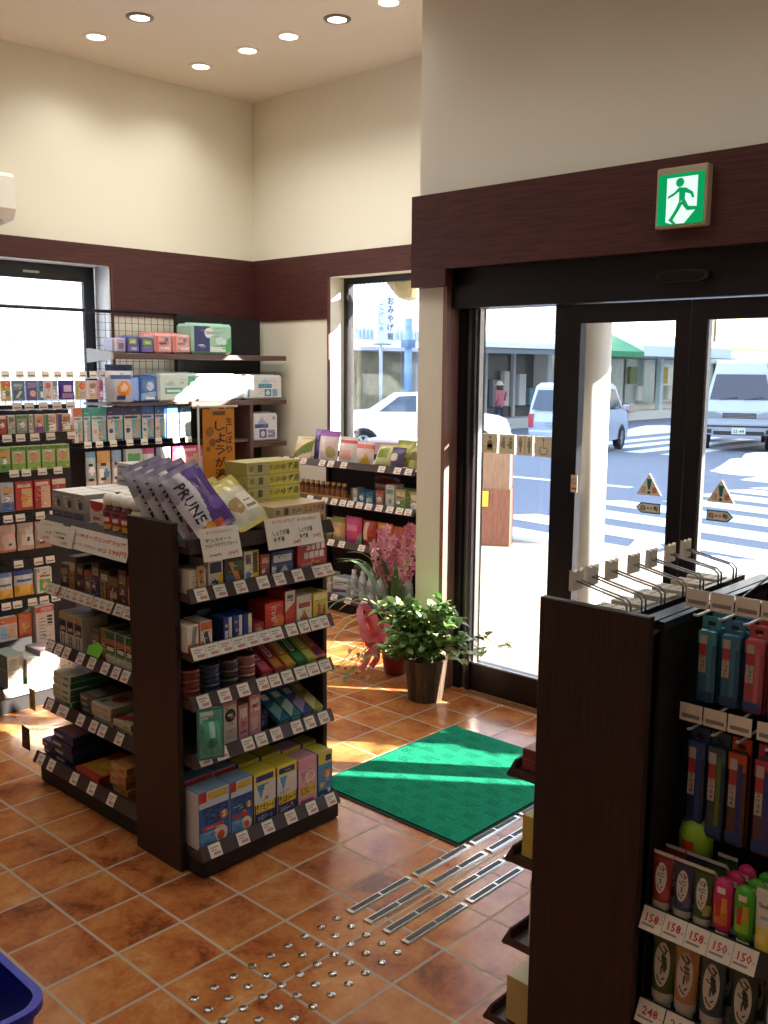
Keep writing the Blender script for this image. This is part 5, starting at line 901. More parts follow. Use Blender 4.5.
# window shelving
fx_ = lambda x: x+1.75
def wpouch(a, b, h, c, dec, desc, k, dy=.06, t=.05, tilt=-.15, turn=0): put('snack_pouch', pouchm(b-a, h, t, c, dec, nx=14, nz=16), WF, fx_((a+b)/2), dy, .966+t*math.sin(-tilt), desc+' on top of the window shelving', 'pouch', 'pouches on top of the window shelving', turn, tilt)
wpouch(-1.7, -1.53, .15, '#e0c8a0', [('p', [(.0, 0), (1, .9), (1, .3), (.3, 0)], '#6f7a34'), ('r', 0, .85, 1, 1, '#c8b890')], 'beige and olive pouch leftmost', 0, tilt=-.35)
wpouch(-1.56, -1.44, .2, '#4a3a6c', [('r', 0, .8, 1, 1, '#8a6ab0'), ('c', .5, .4, .25, '#6a5a90')], 'dark violet pouch', 1, dy=.12)
wpouch(-1.45, -1.27, .2, '#d8c4c4', [('r', 0, .82, 1, 1, '#9a5ab0'), ('c', .7, .3, .22, '#b0a060'), ('r', .1, .3, .45, .7, '#e8dcd4')], 'pale pouch with a purple top band', 2)
wpouch(-1.26, -1.1, .17, '#e0d4cc', [('r', 0, .78, 1, .9, '#c8506a'), ('r', .2, .1, .8, .5, '#e8b0a0')], 'white pouch with red writing', 3)
wpouch(-1.09, -.95, .15, '#e2d0c8', [('r', 0, .7, 1, .9, '#d06a6c'), ('p', [(.2, 0), (.7, .5), (.9, 0)], '#d8a83c')], 'white pouch with red and yellow marks', 4, turn=.1)
wpouch(-.94, -.8, .14, '#c0bc84', [('r', .2, .3, .8, .8, '#7c8a3c'), ('r', 0, 0, 1, .1, '#a0a060')], 'pale green pouch', 5, tilt=-.5)
wpouch(-.84, -.69, .17, '#8c8f3c', [('r', .1, .5, .9, .8, '#b8b060'), ('r', .2, .1, .8, .3, '#5f6430')], 'olive green pouch', 6, dy=.12, tilt=-.4)
wpouch(-.78, -.67, .13, '#55486c', [('c', .4, .5, .25, '#d8d0b8')], 'purple and white pouch', 7, dy=.03, tilt=-.3)
wpouch(-.66, -.545, .15, '#a89a54', [('r', .1, .3, .9, .7, '#6f6a34')], 'mustard pouch', 8, tilt=-.4)
mb = MB(); mb.box(-.25, -.06, 0, .3, .06, .012, M('#c8944c', .6)); mb.box(-.25, -.06, .012, .3, -.052, .03, M('#c8944c', .6)); mb.box(-.25, .052, .012, .3, .06, .03, M('#c8944c', .6)); put('bottle_tray', mb.mesh('bottle_tray'), WF, fx_(-1.43), .1, .722, 'tan tray of brown drink bottles on the second window shelf', 'tray')
tb = {'bottle': bottlem(.022, .1, '#4a2c18', [(.019, 0), (.022, .003), (.022, .068), (.012, .082), (.012, .09)], 12, label=('#8a5a34', .12, .6)), 'cap': lathem([(.013, .084), (.014, .085), (.014, .1), (.012, .102)], '#c89a4c', 12, name='cap')}
for k in range(10): put('drink_bottle', tb, WF, fx_(-1.64+.05*k), .075, .735, f"small brown drink bottle, {pos(k+1)} on the tan tray", 'bottle', 'brown bottles on the tan tray')
put('snack_pouch', pouchm(.22, .16, .05, '#8c2f2a', [('r', .1, .5, .9, .7, '#c89a80'), ('c', .3, .3, .15, '#c86a4c')], nx=12, nz=12), WF, fx_(-1.0), .25, .722, 'dark red snack pouch at the back of the second window shelf', 'pouch')
r = [D(x0=fx_(-1.12), x1=fx_(-1.06), h=.095, d=.08, c='#b8c4b4', g=('#4a6a5c', '#d8d8cc'), desc='pale green carton'), D(x0=fx_(-1.055), x1=fx_(-.99), h=.09, d=.08, c='#4a7a9c', g=('#2c5a80', '#c8d4dc'), desc='blue carton'), D(x0=fx_(-.985), x1=fx_(-.92), h=.085, d=.08, c='#5a8aa8', g=('#3a6a90', '#d0dce0'), desc='light blue carton'), D(x0=fx_(-.9), x1=fx_(-.835), h=.1, d=.08, c='#b8846c', g=('#a84a3c', '#e0c8a0'), desc='salmon carton'), D(x0=fx_(-.815), x1=fx_(-.74), h=.145, d=.09, c='#d2d8d4', dec=[('r', .1, .6, .9, .8, '#6aa48c'), ('c', .5, .3, .2, '#8cb8a8')], desc='tall white and mint carton'), D(x0=fx_(-.735), x1=fx_(-.645), h=.125, d=.09, c='#a8b07c', g=('#7a9a4c', '#e0dcb8'), desc='sage green carton'), D(x0=fx_(-.64), x1=fx_(-.545), h=.12, d=.09, c='#a0ac78', g=('#6a8c44', '#d8d8b0'), desc='second sage green carton')]
for i in r: i['name'] = 'food_carton'
rowput(WF, .06, .722, 'second window shelf after the bottle tray', 'cartons on the second window shelf', r)
r = [D(x0=fx_(-1.45), x1=fx_(-1.305), h=.15, d=.05, c='#c8b890', k='pouch', g=('#a8945c', '#d8ccb0'), desc='sand coloured pouch'), D(x0=fx_(-1.3), x1=fx_(-1.18), h=.165, d=.05, c='#c9ae84', k='pouch', dec=[('r', 0, .8, 1, 1, '#8a9a4c'), ('c', .5, .4, .25, '#d8c89c')], desc='tan pouch with a green top'), D(x0=fx_(-1.175), x1=fx_(-1.03), h=.18, d=.05, c='#c8508c', k='pouch', dec=[('p', [(.6, 0), (1, 0), (1, .5)], '#9ab08c'), ('r', .2, .5, .8, .7, '#d890b0')], desc='magenta pouch'), D(x0=fx_(-1.02), x1=fx_(-.9), h=.17, d=.05, c='#a8483a', k='pouch', dec=[('r', .2, .3, .5, .9, '#e0c8b0'), ('r', .6, .1, .9, .4, '#7c2c28')], desc='brick red pouch'), D(x0=fx_(-.895), x1=fx_(-.765), h=.17, d=.05, c='#c8843c', k='pouch', dec=[('r', .15, .5, .85, .9, '#d8b080'), ('c', .5, .3, .25, '#e0a04c')], desc='orange brown pouch'), D(x0=fx_(-.76), x1=fx_(-.65), h=.16, d=.05, c='#d07a2c', k='pouch', g=('#b85a24', '#e0b070'), desc='orange pouch'), D(x0=fx_(-.645), x1=fx_(-.545), h=.16, d=.05, c='#cc7430', k='pouch', g=('#b85a24', '#e0b070'), desc='second orange pouch')]
for i in r: i['name'] = 'food_pouch'
rowput(WF, .05, .452, 'the third window shelf', 'pouches on the third window shelf', r)
put('tall_carton', boxm(.06, .09, .14, '#d2ccc2', dec=[('v', '・7', .3, .5, .7, .9, '#3a2c2c'), ('r', 0, .92, 1, 1, '#b04a44')]), WF, fx_(-1.325), .05, .092, 'narrow white carton with dark figures on the lowest window shelf', 'box')
r = [D(x0=fx_(-1.285), x1=fx_(-1.135), h=.125, d=.12, c='#c8ccd0', dec=[('p', [(0, .1), (1, .25), (1, .42), (0, .3)], '#3a5aa0'), ('p', [(0, .6), (1, .75), (1, .9), (0, .78)], '#3a5aa0')], desc='white and blue carton', k='pack')]
rowput(WF, .05, .092, 'the lowest window shelf', 'pack on the lowest window shelf', r, 2)
for k in range(2): put('paper_carton', boxm(.2, .13, .09, '#8c8a82', '#7a7870', '#a8a49a', [('r', .1, .3, .6, .7, '#6f6d66')]), WF, fx_(-1.15+.0*k), .22, .092+.0905*k, f"{['lower', 'upper'][k]} grey carton at the back of the lowest window shelf", 'box', 'grey cartons')
pb = {'bottle': MB().lathe([(.028, 0), (.031, .004), (.031, .05), (.029, .06), (.031, .07), (.031, .13), (.024, .155), (.013, .175), (.013, .185)], M('#b4c4cc', .12, mottle=0), 16).lathe([(.0316, .075), (.0316, .125)], M('#8fa6b8', .4), 16, cap=False).mesh('bottle'), 'cap': lathem([(.0145, .176), (.0155, .178), (.0155, .197), (.014, .198)], '#e0e0de', 14, name='cap')}
for j in range(2):
    for i in range(6): put('water_bottle', pb, WF, fx_(-1.085+.078*i), .06+.09*j, .092, f"clear water bottle, {pos(i+1)} in the {['front', 'rear'][j]} rank on the lowest window shelf", 'bottle', 'water bottles')

# ---------------- foreground gondola: toothbrushes and toothpaste
lx2 = lambda x: x-2.378
def brush(card, film, handle, top, txt, h=.155, w=.04):
    t = {}
    t['card'] = boxm(w, .0025, h+.025, card, dec=[('r', .0, .86, 1, 1, top), ('r', .3, .9, .7, .95, '#1e1e24')], name='backing_card')
    mb = MB(); mb.box(-w*.45, -.018, .002, w*.45, 0, h, M(film, .15), .004)
    paint(mb, [('r', 0, .82, 1, 1, top), ('r', .1, .42, .5, .94, '#b8b4ae'), ('r', .1, .66, .5, .82, '#b0444c'), ('s', txt, .17, .44, .42, .66, '#22304c'), ('r', .56, .05, .8, .9, handle), ('r', .05, .04, .95, .16, '#2a4a80')], lambda u, v, i: (-w*.45+.9*w*u, -.018-E_*.4*i, .002+(h-.004)*v), w/h, .25); t['blister'] = mb.mesh('blister'); return t
def tb_thing(ms, x, y, z, lab, grp): put('toothbrush_pack', {('backing_card'): ms['card'], ('blister'): ms['blister']}, L2, x, y, z, lab, 'toothbrush', grp)
for k, (c, f, hd, tp, nm) in enumerate((('#2f6a7c', '#35708c', '#3f8a9c', '#4a9aa0', 'teal'), ('#2c5a78', '#31668a', '#3a7ea0', '#3f84a4', 'blue'), ('#a04850', '#a85560', '#c8707c', '#c85a68', 'red pink'), ('#a8485c', '#b0566a', '#d0788c', '#d05a74', 'rose'), ('#3c7a5c', '#458a68', '#60a884', '#5aa880', 'green'), ('#4a4a8c', '#55559a', '#7a7ac0', '#7070b8', 'violet'))):
    ms = brush(c, f, hd, tp, 'ハブラシ', .148)
    tb_thing(ms, .056+.047*k, .135, .928, f"{nm} toothbrush pack in the upper hanging row of the foreground gondola", 'toothbrushes of the upper row')
    tb_thing(ms, .058+.047*k, .175, .928, f"rear {nm} toothbrush pack hung behind the front one of its colour", 'toothbrushes of the upper row')
for k, (c, f, hd, tp, nm) in enumerate((('#1f2f58', '#26365e', '#2c4a9c', '#32507c', 'navy'), ('#1f3a4c', '#264454', '#5a7a3c', '#335a6a', 'dark green handled'), ('#8a3a2c', '#5a4038', '#2c3f8c', '#c0512f', 'orange topped'), ('#8a2c4c', '#5a3844', '#2c3f8c', '#b83a5c', 'magenta topped'), ('#2c5a4c', '#34604f', '#3f6a9c', '#3f8a70', 'green topped'))):
    ms = brush(c, f, hd, tp, 'ハミガキ', .195)
    tb_thing(ms, .047+.042*k+(.01 if k > 2 else 0), .135, .652, f"{nm} toothbrush pack in the lower hanging row of the foreground gondola", 'toothbrushes of the lower row')
gb = {'bottle': bottlem(.03, .105, '#8a8f84', [(.024, 0), (.028, .01), (.03, .08), (.03, .105)], label=('#9aa48c', .3, .9)), ('cap', 'lime green domed cap'): MB().lathe([(.031, .1), (.034, .105), (.034, .145), (.029, .165), (.016, .178), (.004, .182)], M('#9fc832', .35), 18).add([(.034*1.02*math.sin(a), -.034*1.02*math.cos(a), z) for z in (.11, .14) for a in (-.5, -.1, .3)], [(0, 1, 4, 3), (1, 2, 5, 4)], M('#d8483c', .4)).mesh('cap')}
put('mouthwash_bottle', gb, L2, .05, .133, .503, 'round bottle with a lime green domed cap behind the toothpaste tubes', 'bottle')
mb = MB(); mb.box(-.009, -.004, 0, .009, .004, .09, M('#2c4fae', .3), .003); put('toothbrush_case', mb.mesh('toothbrush_case'), L2, .03, .2, .7, 'bright blue slim case in the dark corner under the hanging toothbrushes', 'case')
def paste(main, dec, text, capc, w=.042, h=.115, t=.026, capr=.0125, caph=.016, tail='#d9d4cc'):
    b = tubem(w, h, t, main, dec+[('r', 0, .94, 1, 1, tail)], text); c = lathem([(capr*1.08, 0), (capr*1.1, .002), (capr, caph)], capc, 14, name='tube_cap')
    for v in b.vertices: v.co.z += caph
    for v in c.vertices: v.co.y += t/2
    return {'tube_body': b, 'tube_cap': c}
oval = [('o', .5, .55, .3, .27, '#d9d6ce'), ('s', 'クリーン', .3, .33, .7, .77, '#1e1e24')]
GR = lambda a, b: [('r', 0, 0, 1, .12, '#b8b4ae'), ('c', .8, .3, .3, b), ('r', 0, .88, 1, .94, a)]
pt = [(2.382, 2.428, paste('#8f2f34', GR('#7a2328', '#a84a50'), oval, '#cfcac2'), 'red herbal toothpaste tube'), (2.43, 2.47, paste('#3a3d58', GR('#2a2d48', '#585c7c'), oval, '#cfcac2'), 'slate blue toothpaste tube'), (2.472, 2.508, paste('#3f5434', GR('#2c4024', '#a8a85c'), oval, '#cfcac2', w=.04), 'green herbal toothpaste tube')]
def kid(c1, c2): 
    b = MB(); b.lathe([(.012, .016), (.0185, .03), (.0195, .075), (.02, .1), (.017, .116), (.008, .124)], M(c1, .3), 18, sy=.62)
    for d, (u0, v0, u1, v1, c) in enumerate(((-.7, .035, .7, .07, c2), (-.5, .05, .0, .085, '#c83a34'), (.1, .06, .6, .09, '#e0a04c'), (-.4, .098, .4, .11, '#f0e8dc'))):
        b.add([(.0203*math.sin(u0+(u1-u0)*i/5), -.0203*.64*math.cos(u0+(u1-u0)*i/5)-.0002*d, v0 if j == 0 else v1) for j in (0, 1) for i in range(6)], [(i, i+1, 7+i, 6+i) for i in range(5)], M(c, .4, mottle=0))
    b = b.mesh('tube_body')
    for v in b.vertices: v.co.y += .013
    c = lathem([(.012, 0), (.0125, .002), (.0115, .017)], '#d9d4cc', 14, name='tube_cap')
    for v in c.vertices: v.co.y += .013
    return {'tube_body': b, 'tube_cap': c}
pt += [(2.51, 2.55, kid('#d0316e', '#d87a3c'), 'pink fruit gel tube'), (2.552, 2.59, kid('#4fae2c', '#8ac83c'), 'bright green fruit gel tube')]
chk = paste('#dcd9d0', [('r', 0, 0, 1, .35, '#e0cc4c'), ('c', .4, .2, .25, '#e8dc8c'), ('c', .62, .33, .2, '#e6d87c')], [('t', 'Check-Up', .14, .68, .86, .78, '#2a3a5c'), ('t', 'kodomo', .3, .52, .7, .6, '#4f8ab8')], '#cfcac2', tail='#e6e2d8')
pt += [(2.592, 2.632, chk, 'white and yellow children toothpaste tube'), (2.634, 2.674, paste('#dcd9d0', [('r', 0, 0, 1, .35, '#d88aa0')], [('t', 'Check-Up', .14, .68, .86, .78, '#2a3a5c')], '#cfcac2', tail='#e6e2d8'), 'white and pink children toothpaste tube')]
for k, (a, b, ms, nm) in enumerate(pt):
    put('toothpaste_tube', ms, L2, lx2((a+b)/2), .028, .503, f"{nm} in the front rank above the 158 price strip", 'toothpaste', 'tubes on the upper toothpaste shelf')
    for j in (1, 2):
        if j == 2 and k < 2: continue
        put('toothpaste_tube', ms, L2, lx2((a+b)/2)+.006*j, .028+.038*j, .503, f"{nm}, {['', 'second', 'third'][j]} rank back on the upper toothpaste shelf", 'toothpaste', 'tubes on the upper toothpaste shelf')
big = lambda m, s, c2: paste(m, [('r', 0, 0, 1, .1, '#b8b4ae'), ('r', 0, .1, 1, .13, s), ('c', .3, .8, .3, c2)], [('o', .5, .5, .34, .3, '#cfccc4'), ('s', 'クリーン', .28, .24, .72, .76, '#1e1e24')], '#c8c4bc', .052, .152, .034, .017, .02, '#a89c8c')
for k, (a, b, ms, nm) in enumerate(((2.394, 2.436, big('#3f5638', '#4a8a54', '#5a7048'), 'dark green large toothpaste tube'), (2.438, 2.489, big('#b0825c', '#c8503c', '#c89a70'), 'peach large toothpaste tube'), (2.49, 2.545, big('#2f4a58', '#2c5a80', '#3f6070'), 'teal large toothpaste tube'), (2.55, 2.61, big('#2c4444', '#4a8a3c', '#3a5450'), 'deep green large toothpaste tube'), (2.615, 2.67, big('#33424c', '#4a6a80', '#44545c'), 'grey blue large toothpaste tube'))):
    for j in (0, 1): put('toothpaste_tube', ms, L2, lx2((a+b)/2)+.004*j, .03+.05*j, .302, f"{nm} {['in front', 'in the second rank'][j]} on the 248 price strip shelf", 'toothpaste', 'tubes on the lower toothpaste shelf')
# end unit of the foreground gondola: hanging packs at its top and cartons on its lips
hp = boxm(.05, .08, .19, '#d2cabb', None, '#d6cfc2', [('r', .1, .3, .9, .8, '#9a9288')], (), [('r', .1+.3*(k % 3), .12+.3*(k//3), .26+.3*(k % 3), .2+.3*(k//3), '#4a4640') for k in range(9)])
for k, yv in enumerate((.237, .298, .38, .478, .561, .653, .735)):
    me = hp if k else boxm(.05, .08, .19, '#3a3c40', None, '#44464a', [('r', .1, .3, .9, .8, '#6a6c70')])
    put('hanging_pack', me, E2, .765-yv+.022 if .765-yv+.022 < .56 else .555, .15, .898, f"{'cream' if k else 'dark grey'} pack hung under the {ORD[k+1]} peg hook of the foreground end unit", 'pack', 'packs under the peg hooks')
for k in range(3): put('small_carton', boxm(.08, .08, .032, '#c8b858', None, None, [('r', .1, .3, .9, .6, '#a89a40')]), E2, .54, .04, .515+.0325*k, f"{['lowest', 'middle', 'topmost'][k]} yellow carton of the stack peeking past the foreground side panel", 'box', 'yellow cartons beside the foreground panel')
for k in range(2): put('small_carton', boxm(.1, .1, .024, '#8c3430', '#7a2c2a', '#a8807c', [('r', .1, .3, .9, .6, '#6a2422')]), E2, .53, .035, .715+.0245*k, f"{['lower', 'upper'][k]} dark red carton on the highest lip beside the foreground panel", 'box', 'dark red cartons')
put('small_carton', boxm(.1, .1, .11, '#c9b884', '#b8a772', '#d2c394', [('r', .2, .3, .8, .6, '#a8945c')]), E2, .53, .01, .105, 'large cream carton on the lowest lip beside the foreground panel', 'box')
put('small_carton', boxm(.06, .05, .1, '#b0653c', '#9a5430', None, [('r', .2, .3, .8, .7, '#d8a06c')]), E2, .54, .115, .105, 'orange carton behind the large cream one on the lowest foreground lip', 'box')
put('small_carton', boxm(.06, .05, .15, '#cfc8b4', None, None, [('r', .2, .3, .8, .7, '#a8a090')]), E2, .55, .065, .315, 'slim white carton on the second lip up beside the foreground panel', 'box')
# ================================================================== floor things, plants
# green door mat
m_mat = noise_mat('green_mat_pile', '#147a5c', '#1f906e', 160, .95, .8, dist=.004, spec=.1); m_mat2 = noise_mat('green_mat_pile_dark', '#0f6249', '#187457', 160, .95, .8, dist=.004, spec=.1)
mt = thing('door_mat', 'green entrance mat with a black rubber edge on the terracotta floor', 'mat', (1.0, 1.315, 0))
mb = MB(); mb.box(-.355, -.425, .001, .355, .425, .005, M('#1c2420', .7)); mb.obj('rubber_edge', mt)
mb = MB(); mb.box(-.343, -.413, .004, .343, .413, .011, m_mat); r_ = random.Random(4)
nx, ny = 6, 11
for j in range(ny):
    for i in range(nx):
        for q in range(3):
            x0 = -.33+.11*i+(.05 if j % 2 else 0); y0 = -.4+.073*j+.014*q; L = .04+.035*r_.random()
            if x0+L < .34: mb.add([(x0, y0, .0114), (x0+L, y0, .0114), (x0+L, y0+.006, .0114), (x0, y0+.006, .0114)], [(0, 1, 2, 3)], m_mat2)
mb.obj('pile', mt)
# tactile paving: steel dots and bars fixed to the tiles
m_steel = M('#c2bfb8', .22, 1, mottle=0); m_ins = M('#55524e', .7)
tp = thing('tactile_paving', 'steel tactile dots and guide bars set into the tiles leading to the entrance', 'tactile paving', (1.36, -.18, 0))
dm = MB().lathe([(.0125, 0), (.0125, .002), (.009, .0045), (.004, .0055)], m_steel, 14).mesh('steel_dot')
for i in range(5):
    for j in range(9):
        o = bpy.data.objects.new('steel_dot', dm); C.objects.link(o); o.parent = tp; o.location = (.0595*i, .0625*j, 0)
bm_ = MB(); bm_.prism([(-.0165, 0), (.0165, 0), (.0125, .005), (-.0125, .005)], 0, .268, m_steel, 'y')
for a in (.012, .138): bm_.box(-.0085, a, .0048, .0085, a+.118, .0056, m_ins)
bm_ = bm_.mesh('guide_bar')
for i in range(4):
    for j in range(4):
        if j == 3 and i > 0: pass
        o = bpy.data.objects.new('guide_bar', bm_); C.objects.link(o); o.parent = tp; o.location = (.005+.0725*i, .545+.288*j, 0)
# shopping basket
bk = thing('shopping_basket', 'dark blue plastic shopping basket at the bottom left on the tiles', 'basket', (1.19, -.765, 0))
mb = MB(); m_bk = M('#0a1a8a', .35); m_bi = M('#091470', .4)
def rr(w, h, r, n=6):
    P = []
    for cx, cy, a0 in ((w-r, h-r, 0), (-w+r, h-r, PI/2), (-w+r, -h+r, PI), (w-r, -h+r, 1.5*PI)):
        for k in range(n+1): a = a0+PI/2*k/n; P.append((cx+r*math.cos(a), cy+r*math.sin(a)))
    return P
H = .24; Pt = rr(.24, .165, .06); Pb = rr(.205, .13, .05); n = len(Pt); it = rr(.232, .157, .055); ib = rr(.2, .125, .046)
vs = [(x, y, 0) for x, y in Pb]+[(x, y, H) for x, y in Pt]+[(x, y, H) for x, y in it]+[(x, y, .008) for x, y in ib]
fs = [(i, (i+1) % n, n+(i+1) % n, n+i) for i in range(n)]+[(n+i, n+(i+1) % n, 2*n+(i+1) % n, 2*n+i) for i in range(n)]+[(2*n+i, 2*n+(i+1) % n, 3*n+(i+1) % n, 3*n+i) for i in range(n)]
mb.add(vs, fs, m_bk, False); mb.add([(x, y, 0) for x, y in Pb], [tuple(range(n))[::-1]], m_bk)
ot = rr(.25, .175, .066)
vs = [(x, y, H-.012) for x, y in ot]+[(x, y, H+.006) for x, y in ot]+[(x, y, H+.006) for x, y in it]; mb.add(vs, [(i, (i+1) % n, n+(i+1) % n, n+i) for i in range(n)]+[(n+i, n+(i+1) % n, 2*n+(i+1) % n, 2*n+i) for i in range(n)], M('#1a2ab8', .3), False)
mb.obj('basket_body', bk); mb = MB(); mb.add([(x, y, .012) for x, y in ib], [tuple(range(n))], noise_mat('basket_grey', '#6a6a70', '#85858a', 60, .7)); mb.obj('base_mat', bk)

# leaves
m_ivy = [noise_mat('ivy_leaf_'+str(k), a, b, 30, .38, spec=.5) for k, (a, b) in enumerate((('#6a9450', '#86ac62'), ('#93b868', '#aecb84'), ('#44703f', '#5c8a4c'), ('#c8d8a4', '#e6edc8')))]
def leaf(mb, p, d, up, L, W, mat, lobes=False):
    d = d.normalized(); s = d.cross(up); s = s.normalized() if s.length > 1e-5 else d.orthogonal().normalized(); nrm = s.cross(d).normalized()
    prof = [(0, 0), (.12, .75), (.3, 1.0), (.48, .62), (.62, .7), (.8, .34), (1, 0)] if lobes else [(0, 0), (.15, .55), (.4, 1), (.65, .85), (.85, .4), (1, 0)]
    mid = [p+d*L*t+nrm*(L*.10*math.sin(PI*t)-L*.12*t*t) for t, _ in prof]
    vs = mid+[m+s*W*w_*.5+nrm*W*.14*w_ for m, (t, w_) in zip(mid[1:-1], prof[1:-1])]+[m-s*W*w_*.5+nrm*W*.14*w_ for m, (t, w_) in zip(mid[1:-1], prof[1:-1])]
    n = len(prof); k = n-2; fs = []
    for side in (0, 1):
        o = n+side*k; q = [(0, 1, o)]+[(i, i+1, o+i, o+i-1) for i in range(1, k)]+[(k, k+1, o+k-1)]
        fs += [f if side == 0 else f[::-1] for f in q]
    mb.add(vs, fs, mat, True)
pr = random.Random(11)
pl = thing('potted_plant', 'leafy green ivy like plant in a brown wooden stave pot beside the entrance', 'potted plant', (.31, 1.93, 0))
mb = MB(); ns = 18; m_stave = [wood('pot_stave_'+str(k), a, b, .7, (30, 30, 4), 3, .2) for k, (a, b) in enumerate((('#4a3c32', '#665648'), ('#3c3028', '#54463a'), ('#54463a', '#70604f')))]
for k in range(ns):
    a0, a1 = 2*PI*k/ns+.012, 2*PI*(k+1)/ns-.012; am = (a0+a1)/2
    v = []
    for z, r in ((0, .082), (.205, .105)):
        for a in (a0, am, a1): v.append((r*math.cos(a), r*math.sin(a), z))
        for a in (a1, am, a0): v.append(((r-.01)*math.cos(a), (r-.01)*math.sin(a), z))
    mb.add(v, [(0, 1, 7, 6), (1, 2, 8, 7), (2, 3, 9, 8), (3, 4, 10, 9), (4, 5, 11, 10), (5, 0, 6, 11), (6, 7, 8, 9, 10, 11)], m_stave[k % 3])
mb.lathe([(.081, .003), (.085, .05)], M('#3a2c22', .8), 20); pot = mb.obj('pot', pl)
mb = MB(); mb.lathe([(.002, .178), (.092, .18)], M('#2c2018', .95), 18, cap=False); mb.obj('soil', pl)
stems = MB(); lv = MB()
for k in range(54):
    a = pr.random()*2*PI; reach = .05+.15*pr.random()**.8; hgt = .12+.19*pr.random()
    dirx = Vector((math.cos(a), math.sin(a), 0))
    if k < 5: dirx = Vector((1, -.15+.1*k, 0)).normalized(); reach = .2+.045*k; hgt = .12+.02*k
    elif k < 10: dirx = Vector((-1, -.4+.12*(k-5), 0)).normalized(); reach = .15+.03*(k-5); hgt = .05+.02*(k-5)
    elif dirx.y > .1: reach *= .3
    b = Vector((.03*math.cos(a), .03*math.sin(a), .18)); pts = []
    for t in range(6):
        s = t/5; pts.append(b+dirx*reach*s+Vector((0, 0, hgt*math.sin(PI*.62*s)*1.05-(.06*s*s if k < 10 else .03*s*s))))
    stems.tube(pts, [.003, .0028, .0025, .0022, .002, .0015], M('#5a6a3a', .6), 5)
    for t in range(1, 6):
        for q in range(3 if t < 5 else 4):
            p = pts[t]+Vector((pr.uniform(-.02, .02), pr.uniform(-.02, .02), pr.uniform(-.015, .02)))
            d = (dirx*pr.uniform(.1, 1)+Vector((pr.uniform(-.9, .9), pr.uniform(-.9, .9), pr.uniform(-.25, .6))))
            m = m_ivy[pr.choice((0, 0, 0, 1, 1, 2))] if not (k < 5 and t > 3) else m_ivy[pr.choice((1, 3, 3))]  # tips of the right twigs: sunlight put into paler leaf colours
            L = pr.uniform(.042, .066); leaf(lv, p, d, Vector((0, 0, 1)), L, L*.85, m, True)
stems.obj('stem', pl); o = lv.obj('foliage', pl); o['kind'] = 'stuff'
# orchid gift plant
orc = thing('orchid_plant', 'pink flowering orchid with long grassy leaves and a pink bow in a red wrapped pot', 'potted plant', (-.055, 2.11, 0))
mb = MB(); mb.lathe([(.05, 0), (.056, .01), (.078, .15), (.086, .17)], M('#7a1622', .3), 20); mb.obj('wrapped_pot', orc)
mb = MB(); mb.lathe([(.002, .15), (.078, .152)], M('#2c2018', .95), 16, cap=False); mb.obj('soil', orc)
lv = MB(); mleaf = [noise_mat('grass_leaf_'+str(k), a, b, 20, .4) for k, (a, b) in enumerate((('#4a6a4c', '#64825e'), ('#5a7f50', '#789a64'), ('#aaa878', '#c8c094')))]
def blade(p, a, L, lift, droop, wd, mat):
    dv = Vector((math.cos(a), math.sin(a), 0)); n = 9; c = []
    for i in range(n+1): t = i/n; c.append(p+dv*L*t*(.55+.45*t)+Vector((0, 0, lift*math.sin(min(1, t*1.15)*PI*.5)-droop*t**2.6)))
    s = Vector((-dv.y, dv.x, 0)); vs = []
    for i, q in enumerate(c):
        t = i/n; ww = wd*1.7*(.6+.8*t*(1-t)*2)*(1-t**6); vs += [q+s*ww, q-Vector((0, 0, ww*.35)), q-s*ww]
    lv.add(vs, [(3*i+j, 3*i+j+1, 3*i+j+4, 3*i+j+3) for i in range(n) for j in (0, 1)], mat, True)
ra = Vector((.729, .684, 0)); base = Vector((0, 0, .15))
for k, (ang, L, lift, dr, wd, m) in enumerate(((222, .48, .44, .12, .008, 0), (226, .56, .34, .22, .007, 0), (215, .42, .28, .34, .006, 2), (235, .3, .5, .05, .008, 1), (205, .52, .36, .1, .007, 0), (240, .42, .3, .42, .006, 2), (250, .3, .52, .0, .008, 1), (95, .15, .44, .02, .009, 1), (120, .16, .5, .0, .009, 0), (330, .13, .38, .05, .009, 0), (275, .2, .5, .02, .009, 0), (190, .36, .46, .06, .008, 1), (300, .14, .46, 0, .008, 1), (265, .26, .36, .1, .008, 0), (228, .2, .44, .0, .009, 0), (180, .46, .3, .2, .006, 2), (140, .15, .5, 0, .008, 0), (320, .16, .42, .03, .008, 0), (245, .5, .42, .3, .006, 0), (212, .33, .46, .02, .008, 0))):
    blade(base+Vector((.02*math.cos(k*2.1), .02*math.sin(k*2.1), 0)), math.radians(ang), L, lift, dr, wd, mleaf[m])
# a few twigs of soft leaves low on the left
for k in range(7):
    a = math.radians(215+9*k); p0 = base+Vector((0, 0, .0)); L = .2+.05*(k % 3); pts = [p0+Vector((math.cos(a)*L*t, math.sin(a)*L*t, .06*math.sin(PI*t)-.10*t*t)) for t in (0, .25, .5, .75, 1)]
    lv.tube(pts, .0018, mleaf[1], 4)
    for q in range(4): leaf(lv, pts[4-q % 2]+Vector((pr.uniform(-.02, .02), pr.uniform(-.02, .02), pr.uniform(-.02, .01))), Vector((math.cos(a+q-1.5), math.sin(a+q-1.5), -.5)), Vector((0, 0, 1)), .045, .022, mleaf[pr.choice((1, 2))])
o = lv.obj('foliage', orc); o['kind'] = 'stuff'
petm = [M('#dd8aa6', .5, mottle=.12), M('#e8a6bc', .5, mottle=.12), M('#cc6c92', .5, mottle=.1)]; lipm = M('#e8c8b0', .5); lip2 = M('#8c2444', .5)
